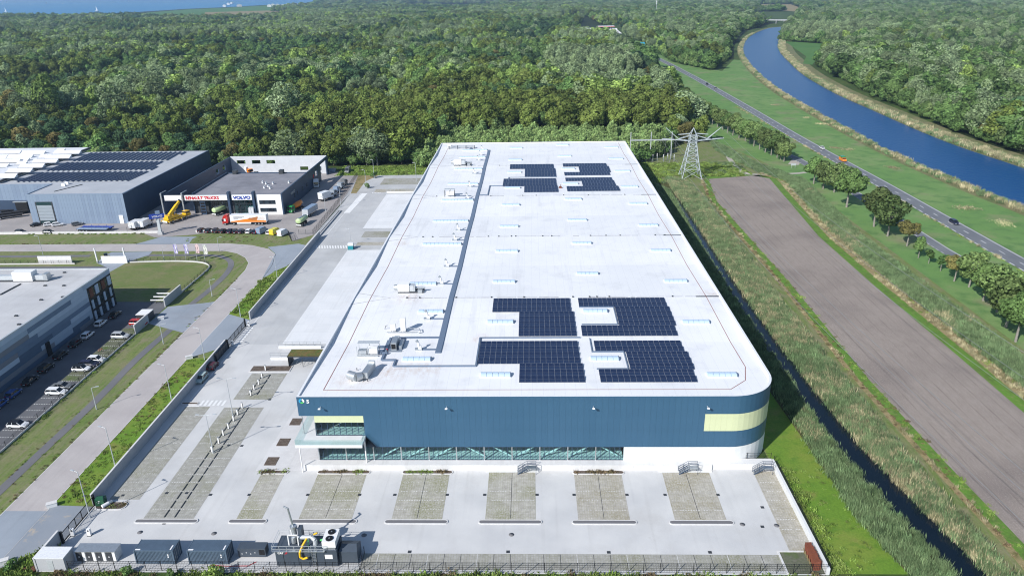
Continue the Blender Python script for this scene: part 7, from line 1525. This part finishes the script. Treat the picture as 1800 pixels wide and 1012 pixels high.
# dealership vehicles
def tractor(lb, x, y, ang, p, Hh=3.3): t = truck(lb, x, y, ang, 'truck_tractor'); chassis(t, -3.4, 2.4); cab(t, .4, p, Hh, 2.2); axle(t, (-2.0, 1.6)); b = MB(); b.box(-2.6, -1.2, -.6, .6, .95, 1.15, M['black']); b.build('fifth_wheel', t); b = MB(); [b.tube((-.6, s_*1.0, .65), (.2, s_*1.0, .65), .32, 10, M['steel']) for s_ in (1, -1)]; b.build('fuel_tank', t); return t
x, y = G(437, 394); ang = .0; t = truck('red articulated lorry with a white and orange printed trailer', x, y, math.pi+.0, 'articulated_lorry')
chassis(t, -7.5, 9.2); cab(t, 7.4, 'pr', 3.7, 2.2); axle(t, (-5.8, -4.5, -3.2, 5.2, 8.6)); b = MB(); b.box(-7.6, 6.4, -1.28, 1.28, 1.15, 4.0, M['pw']); b.build('trailer_box', t)
b = MB(); Y_ = 1.285
b.face([(6.3, Y_, 1.2), (-7.5, Y_, 1.2), (-7.5, Y_, 1.75), (-1.0, Y_, 2.6), (6.3, Y_, 1.5)], M['por']); b.build('orange_print', t)
b = MB(); Y_ = 1.292; b.face([(-.6, Y_, 2.3), (-2.2, Y_, 1.9), (-3.6, Y_, 2.0), (-4.6, Y_, 2.6), (-4.4, Y_, 3.4), (-3.0, Y_, 3.1), (-2.0, Y_, 2.9), (-1.0, Y_, 2.9)], M['brownprint'] if 'brownprint' in M else M.setdefault('brownprint', paint('brown_print', (.40, .16, .06)))); b.face([(-4.0, Y_+.006, 2.0), (-6.6, Y_+.006, 1.8), (-7.1, Y_+.006, 2.6), (-6.4, Y_+.006, 3.3), (-4.6, Y_+.006, 3.2)], M.setdefault('paleprint', paint('pale_print', (.66, .60, .56)))); [b.face([(5.0, Y_, z), (5.0-w_, Y_, z), (5.0-w_, Y_, z+.16), (5.0, Y_, z+.16)], M['pg']) for z, w_ in ((3.2, 4.2), (2.85, 3.4), (2.5, 1.8))]; b.build('side_print', t)
b = MB(); b.box(-1.5, 4.0, 1.15, 1.2, .5, 1.1, M['pw']); b.box(-7.6, -6.6, -1.2, 1.2, .6, 1.0, M['chassis']); b.build('side_skirt', t); b = MB(); b.box(7.4, 8.6, -1.0, 1.0, 3.5, 4.0, M['pr']); b.build('roof_deflector', t); b = MB(); b.box(8.2, 8.9, 1.24, 1.26, 1.6, 2.6, M['pw']); b.build('door_print', t)
def tanker(lb, px, py, ang, m, L=6.5, cabp=None):
    x, y = G(px, py); t = truck(lb, x, y, ang, 'tank_trailer' if not cabp else 'tank_truck'); chassis(t, -L/2, L/2); tank_body(t, -L/2, L/2, m); axle(t, (-L/2+.8, -L/2+2.0)); b = MB(); b.box(L/2-1.2, L/2-1.0, -.8, .8, 0, .9, M['chassis']); b.build('support_leg', t)
    if cabp: cab(t, L/2+.3, cabp, 3.0, 1.9); axle(t, (L/2+1.2,)); 
    return t
tanker('pale green tank truck before the workshop doors', 388, 376, 1.15, 'plg', 6.8, 'pw'); tanker('pale green tank trailer by the dark bar fence', 532, 395, 1.4, 'plg', 6.5)
x, y = G(546, 377); t = truck('silver grey tipping trailer by the dark bar fence', x, y, 1.4, 'tipper_trailer'); t['category'] = 'trailer'; chassis(t, -4.5, 4.2); axle(t, (-3.4, -2.1)); b = MB(); b.xprism([(-4.6, 1.1), (4.4, 1.1), (4.6, 3.2), (-4.5, 3.2)], -1.25, 1.25, M['ps']); b.build('tipper_body', t); b = MB(); b.box(-4.4, 4.4, -1.15, 1.15, 3.2, 3.3, M['pbg']); b.build('cover_sheet', t); b = MB(); b.box(-4.75, -4.62, -1.2, 1.2, .6, 1.2, M['lwhite']); b.build('rear_bumper', t)
x, y = G(571, 352); box_truck('white box truck body beside the lamp at the dark fence', x, y, 1.1, 'pw', 'pw', 4.4, 3.8)
for i, (px, py, p) in enumerate(((583, 346, 'psg'), (589, 340, 'pbg'), (596, 333, 'psg'), (602, 327, 'pg'))): x, y = G(px, py); tractor('grey blue truck tractor in the fence row, %s from the camera' % ordw[i], x, y, 1.2, p, 2.9)
x, y = G(557, 328); tractor('white truck tractor in the shade beside the dark side wall', x, y, -UPR+.2, 'pw', 3.8)
x, y = G(519, 371); t = truck('green cabbed truck with an orange mixer drum at the dealership corner', x, y, -UPR-.35, 'mixer_truck'); chassis(t, -5, 3.2); cab(t, 1.4, 'pgr', 3.0, 2.0); axle(t, (-3.6, -2.4, 2.2)); b = MB(); b.tube((-4.4, 0, 2.9), (-2.6, 0, 2.4), .8, 14, M['por'], 1.2); b.tube((-2.6, 0, 2.4), (.6, 0, 2.1), 1.2, 14, M['por'], .9); b.build('drum', t); b = MB(); b.bar((-4.6, 0, 3.4), (-5.2, .2, 2.0), .4, M['steel']); b.build('chute', t)
x, y = G(444, 377); t = truck('small white cube van before the glass showroom', x, y, UPR+.2, 'box_van'); chassis(t, -2, 2.4); cab(t, 1.2, 'pw', 2.3, 1.5); box_body(t, -2.2, 1.2, .9, 3.1, 'pw', 1.05); axle(t, (-1.3, 1.9), w=.9)
x, y = G(424, 367); tractor('dark red truck tractor inside the open workshop door', x, y, -UPR, 'pdr', 3.4)
for px, py, ang, p, lb in ((465, 303, .3, 'pr', 'red truck tractor in the walled rear yard'), (503, 303, math.pi-.4, 'pw', 'white truck tractor in the walled rear yard')): x, y = G(px, py); tractor(lb, x, y, ang, p)
x, y = G(431, 305); t = box_truck('white and orange box truck in the rear yard corner', x, y, -.6, 'por', 'pw', 6.4, 3.8)
for px, py, p, lb in ((446, 306, 'pw', 'white car between trucks in the rear yard'), (452, 306, 'pg', 'grey car between trucks in the rear yard')): cpx(lb, px, py, UPR, 'hatch', p)
tanker('white tank trailer seen through the arch of the dealership side wall', 562, 303, UPR, 'pw', 7)
x, y = G(585, 302); t = thing('skip', 'grey waste skip at the rear wall end', 'skip', (x, y, 0)); b = MB(); b.xprism([(-1.4, .1), (1.4, .1), (1.8, 1.6), (-1.8, 1.6)], -1, 1, M['pbg']); b.build('body', t); b = MB(); b.box(-1.85, 1.85, -1.05, 1.05, 1.6, 1.72, M['steel']); b.build('rim', t)
# yellow mobile crane
x, y = G(310, 388); t = thing('mobile_crane', 'yellow mobile crane with its boom raised by the dealership', 'crane', (x, y, .02), 1.15); 
b = MB(); b.box(-5.2, 5.0, -1.2, 1.2, .8, 1.5, M['py']); b.box(-5.4, -5.1, -1.2, 1.2, .7, 1.3, M['lwhite']); b.build('carrier', t); axle(t, (-4.2, -2.6, 2.2, 3.8)); b = MB(); b.box(4.2, 6.4, -1.2, 1.2, .8, 2.0, M['py']); b.box(4.5, 6.2, -1.1, 1.1, 2.0, 2.6, M['carglass']); b.box(4.4, 6.3, -1.15, 1.15, 2.6, 2.75, M['py']); b.build('driving_cab', t)
b = MB(); b.lathe([(1.1, 1.5), (1.1, 1.8)], 14, M['black'], (-1.2, 0)); b.box(-3.4, .6, -1.3, 1.3, 1.8, 2.7, M['py']); b.box(-4.6, -3.2, -1.35, 1.35, 1.6, 3.2, M['py']); b.build('superstructure', t); b = MB(); b.box(-.6, 1.2, .55, 1.35, 1.9, 3.5, M['carglass']); b.box(-.65, 1.25, .5, 1.4, 3.5, 3.6, M['py']); b.build('crane_cab', t)
b = MB(); b.bar((-3.0, -.2, 3.0), (1.2, -.2, 6.0), .95, M['py'], 1.1); b.build('boom', t); b = MB(); b.bar((1.0, -.2, 5.9), (2.9, -.2, 7.25), .75, M['py'], .85); b.bar((2.8, -.2, 7.2), (3.3, -.2, 7.55), 1.0, M['black'], .9); b.build('boom_tip', t); b = MB(); b.tube((-.4, -.2, 2.6), (.4, -.2, 5.0), .18, 8, M['steel']); b.build('boom_ram', t)
for sx in (-4.9, 1.0):
    for s_ in (1, -1): b = MB(); b.box(sx-.15, sx+.15, min(s_*1.2, s_*2.3), max(s_*1.2, s_*2.3), .9, 1.2, M['py']); b.box(sx-.1, sx+.1, s_*2.25-.1, s_*2.25+.1, 0, 1.2, M['steel']); b.build('outrigger', t)
# ------------------------------------------------------------------ pylon, switchgear, power lines
M['pylon'] = plain('pale_galvanised_paint', (.43, .48, .50), .5, 0, .4)
py = thing('power_pylon', 'tall silver lattice electricity pylon behind the warehouse right corner', 'pylon', (74.2, 341.4, 0))
b = MB(); bw, wz, tw = 4.6, 16.5, 1.55; zs = [0, 4.5, 8, 10.8, 13, 14.8, 16.5, 18.0, 19.6]
hw = lambda z: bw+(tw-bw)*min(1, (z/wz))**.8 if z < wz else tw
cor = ((-1, -1), (1, -1), (1, 1), (-1, 1))
for a, c in zip(zs, zs[1:]):
    for sx, sy in cor: b.bar((sx*hw(a), sy*hw(a), a), (sx*hw(c), sy*hw(c), c), .27, M['pylon'])
    for i in range(4):
        p, q = cor[i], cor[(i+1) % 4]
        b.bar((p[0]*hw(a), p[1]*hw(a), a), (q[0]*hw(c), q[1]*hw(c), c), .13, M['pylon']); b.bar((q[0]*hw(a), q[1]*hw(a), a), (p[0]*hw(c), p[1]*hw(c), c), .13, M['pylon']); b.bar((p[0]*hw(c), p[1]*hw(c), c), (q[0]*hw(c), q[1]*hw(c), c), .13, M['pylon'])
b.build('tower', py); b = MB()
for sx, sy in cor: b.bar((sx*tw, sy*tw, 19.6), (0, 0, 23), .2, M['pylon'])
b.build('peak', py)
for s_ in (-1, 1):
    b = MB(); xs = [tw, 5.0, 9.0, 14.0]; zb_ = [17.2, 17.5, 17.8, 18.2]
    for sy in (-1.2, 1.2):
        for i in range(3): b.bar((s_*xs[i], sy*(1-i*.28), zb_[i]), (s_*xs[i+1], sy*(1-(i+1)*.28), zb_[i+1]), .26, M['pylon'])
    for i in range(1, 4): b.bar((s_*xs[i], -1.2*(1-i*.28), zb_[i]), (s_*xs[i], 1.2*(1-i*.28), zb_[i]), .2, M['pylon']); b.bar((s_*xs[i-1], -1.2*(1-(i-1)*.28), zb_[i-1]), (s_*xs[i], 1.2*(1-i*.28), zb_[i]), .18, M['pylon'])
    b.build('cross_arm', py); b = MB()
    for sy in (-.8, .8): b.bar((s_*tw, sy, 19.6), (s_*6.5, sy*.7, 18.0), .2, M['pylon']); b.bar((s_*6.5, sy*.7, 18.0), (s_*12.6, 0, 23.2), .2, M['pylon']); b.bar((s_*tw, sy, 20.4), (s_*6.8, sy*.4, 20.0), .18, M['pylon']); b.bar((s_*8.4, 0, 19.6), (s_*8.4, 0, 17.7), .18, M['pylon']); b.bar((s_*13.8, 0, 18.2), (s_*8.8, 0, 20.0), .18, M['pylon']); b.bar((s_*6.5, 0, 18.0), (s_*6.5, 0, 17.6), .13, M['pylon'])
    b.build('horn_arm', py)
b = MB(); [b.box(sx*bw-.5, sx*bw+.5, sy*bw-.5, sy*bw+.5, -.1, .35, M['concrete']) for sx, sy in cor]; b.build('footing', py)
M['cable'] = plain('aluminium_cable', (.34, .35, .36), .5, .4)
def cable(lb, a, c, sag, r=.022):
    pts = [(a[0]+(c[0]-a[0])*t, a[1]+(c[1]-a[1])*t, a[2]+(c[2]-a[2])*t-4*sag*t*(1-t)) for t in np.linspace(0, 1, 25)]; b = MB(); b.path(pts, r, 4, M['cable']); tag(b.build('power_line'), lb, 'cable', 'overhead power lines')
for i, (dx, z) in enumerate(((-14, 17.4), (-9, 17.0), (9, 17.0), (14, 17.4), (-12.6, 23), (12.6, 23))):
    cable('thin overhead power line over the ploughed field, %s in order of the list of arm ends' % ordw[i] if 0 else '%s thin overhead power line from the pylon over the ploughed field' % ('leftmost lower', 'second lower', 'third lower', 'rightmost lower', 'left upper', 'right upper')[i], (74.2+dx, 341, z), (84+dx*1.05, 20, z+1.5), 7.5, .035)
sw = thing('switchgear_gantry', 'silver switchgear gantry of posts and a long beam behind the warehouse corner', 'gantry', (51.3, 382.0, 0))
b = MB(); [b.tube((x, 0, 0), (x, 0, 14), .22, 8, M['pole']) for x in (0, 10.4, 21)]; b.build('post', sw); b = MB(); b.box(0, 26, -.25, .25, 9.6, 10.1, M['pole']); b.build('beam', sw); b = MB(); [b.tube((2.2+i*2.6, 0, 2), (2.2+i*2.6, 0, 9.6), .04, 5, M['cable']) for i in range(9)]; b.build('hanging_line', sw)
for i in range(8):
    t = thing('insulator', 'slim grey insulator post under the gantry, %s from the left' % ordw[i], 'insulator', (54+i*2.7, 379-(i % 2)*3, 0), 0, 'insulators of the switchgear'); b = MB(); b.box(-.2, .2, -.2, .2, 0, 2.2, M['steel']); b.build('stand', t); b = MB(); [b.tube((0, 0, 2.2+j*.4), (0, 0, 2.4+j*.4), .25, 8, M['white']) for j in range(4)]; b.build('insulator_stack', t)
x, y = G(1394, 296); t = thing('road_sign', 'small pale sign on two posts beside the gravel path', 'sign', (x, y, 0)); b = MB(); [b.tube((s_*.9, 0, 0), (s_*.9, 0, 2.2), .06, 6, M['pole']) for s_ in (-1, 1)]; b.build('post', t); b = MB(); b.box(-1.2, 1.2, -.05, .05, 1.4, 2.4, M['pole']); b.build('board', t)
# ------------------------------------------------------------------ far things
bx, by = 556, 1806; t = thing('canal_bridge', 'low grey concrete bridge over the far end of the canal', 'bridge', (bx, by, 0), rad(-38)); b = MB(); b.box(-38, 38, -4, 4, 6.4, 7.8, M['concrete']); b.build('deck', t); b = MB(); [b.box(x, x+1.2, -3.5, 3.5, -.5, 6.4, M['concrete']) for x in (-24, 6, 24)]; b.build('pier', t); b = MB(); [b.box(-38, 38, y-.1, y+.1, 7.8, 8.8, M['steel']) for y in (-3.9, 3.9)]; b.build('railing', t)
t = thing('petrol_station', 'far roadside petrol station with a red edged white canopy', 'petrol station', (159, 1660, 0)); b = MB(); b.box(-16, 18, -10, 10, 5.4, 6.8, M['lwhite']); b.box(-16.1, 18.1, -10.15, -10, 5.5, 6.2, M['lred']); b.build('canopy', t); b = MB(); [b.box(x, x+.8, y, y+.8, 0, 5.4, M['dark']) for x in (-12, 0, 12) for y in (-6, 6)]; b.build('post', t); b = MB(); b.box(-10, 10, 9, 16, 0, 4.5, M['pdr']); b.build('shop', t)
sheet('forecourt', [(100, 1580), (176, 1500), (185, 1700), (110, 1750)], -.02, M['apron'])
x, y = G(1083, 62); t = thing('price_sign', 'tall white pole sign beside the far petrol station', 'sign', (x, y, 0)); b = MB(); b.box(-1.5, 1.5, -.4, .4, 0, 12, M['lwhite']); b.build('board', t); b = MB(); b.box(-1.8, 1.8, -.6, .6, 0, .6, M['concrete']); b.build('base', t)
x, y = G(1129, 85); t = thing('direction_sign', 'blue road sign board far up the main road', 'sign', (x, y, 0)); b = MB(); b.box(-3.2, 3.2, -.2, .2, 3.5, 8, M['lcyan']); b.build('board', t); b = MB(); [b.tube((s_*2, 0, 0), (s_*2, 0, 3.5), .15, 6, M['pole']) for s_ in (-1, 1)]; b.build('post', t)
x, y = G(1153, 27); t = thing('radio_mast', 'slim white radio mast above the far wood', 'mast', (x, y, 0)); b = MB(); b.tube((0, 0, 0), (0, 0, 44), 1.0, 8, M['pole'], .5); b.build('mast', t); b = MB(); [b.box(-1.4, 1.4, -1.4, 1.4, z, z+3.2, M['white']) for z in (33, 38)]; b.build('antenna', t)
villa = [(395, 12.5), (402, 9), (408, 7.5), (421, 12), (474, 12.5), (480, 11), (488, 11.5), (498, 12.2), (506, 11), (521, 10), (541, 10), (561, 9.5), (580, 8.5), (592, 8), (602, 7)]
for i, (px, py_) in enumerate(villa):
    x, y = G(px, py_); w_ = RNG.uniform(9, 16); t = thing('house', 'tiny white house on the far lake shore, %s from the left' % ordw[i], 'house', (x, y, 0), RNG.uniform(-.4, .4), 'white houses on the far shore'); b = MB(); b.box(-w_, w_, -9, 9, 0, 10, M['lwhite']); b.build('wall', t); b = MB(); b.xprism([(-w_-1, 10), (w_+1, 10), (0, 16)], -9.5, 9.5, M['pole']); b.build('roof', t); b = MB(); [b.box(-w_+2+j*5, -w_+4.5+j*5, -9.2, -9, 3, 7, M['dglass']) for j in range(int(w_*2/5))]; b.build('window', t)
boats = [(5, 8, 'pw', 0), (12, 5.5, 'pk', 1), (10, 21.5, 'pw', 1), (82, 7.2, 'pk', 1), (110, 7.6, 'pw', 0), (54, 9, 'pw', 0), (170, 19.5, 'pw', 1), (176, 6.8, 'pw', 1), (226, 4, 'pw', 1), (234, 1.5, 'pw', 1), (168, 2, 'pk', 1)]
for i, (px, py_, p, sail) in enumerate(boats):
    x, y = G(px, py_); t = thing('sailing_boat' if sail else 'motor_boat', '%s on the far blue lake, %s from the left edge' % (('white' if p == 'pw' else 'dark sailed')+(' sailing boat' if sail else ' motor boat'), ordw[sorted(boats).index(boats[i])]), 'boat', (x, y, 0), RNG.uniform(0, 3)); b = MB(); loft(b, [(-9, [(2.2, .2), (2.6, 2.2)]), (0, [(2.8, 0), (3.2, 2.2)]), (7, [(1.6, .4), (1.9, 2.5)]), (11, [(.1, 1.2), (.15, 2.8)])], M['lwhite']); b.build('hull', t)
    if sail: b = MB(); b.mesh([(-7, -.15, 5), (1, -.15, 4), (1, -.15, 24), (-7, .15, 5), (1, .15, 4), (1, .15, 24)], [(0, 1, 2), (5, 4, 3), (0, 3, 4, 1), (1, 4, 5, 2), (2, 5, 3, 0)], M[p if p == 'pw' else 'pn']); b.build('sail', t); b = MB(); b.tube((1.2, 0, 2), (1.2, 0, 25), .2, 6, M['pole']); b.build('mast', t)
    else: b = MB(); b.box(-5, 3, -2, 2, 2.2, 5, M['lwhite']); b.build('cabin', t)
for i, (px, py_, s_) in enumerate(((1445, 218, 1), (1418, 207, .8), (1468, 260, .8), (1490, 263, 1), (1570, 295, 1.0), (1700, 366, 1.2), (1765, 392, 1.2), (1362, 185, .8))):
    x, y = G(px, py_); o = mobj('dry_brush_pile', BRUSH, None, (x, y, -.08), i*1.3, (s_*1.3, s_*.9, .9)); tag(o, 'low brown patch of dry brush on the canal meadow, %s' % ('by the canal bend', 'farthest small one', 'small one near the white car', 'near the orange van', 'left of the dark car', 'above the dark car', 'at the right edge', 'far small one by the reeds')[i], 'brush pile', 'dry brush patches on the meadow')

# ------------------------------------------------------------------ air
hz = MB(); hz.box(-14500, 14500, -700, 30500, -1.15, 88, None); hz.ms = []; me = bpy.data.meshes.new('haze'); me.from_pydata(hz.v, [], hz.f)
hm = bpy.data.materials.new('haze_air'); hm.use_nodes = True; ht = hm.node_tree; ht.nodes.remove(ht.nodes['Principled BSDF']); pv_ = ht.nodes.new('ShaderNodeVolumePrincipled'); pv_.inputs['Color'].default_value = (.50, .72, 1.0, 1); pv_.inputs['Density'].default_value = HAZE; pv_.inputs['Anisotropy'].default_value = .2
ht.links.new(pv_.outputs[0], ht.nodes['Material Output'].inputs['Volume']); me.materials.append(hm)
if HAZE > 0: tag(mobj('haze', me), 'thin bluish air over the whole landscape', 'haze', None, 'stuff')
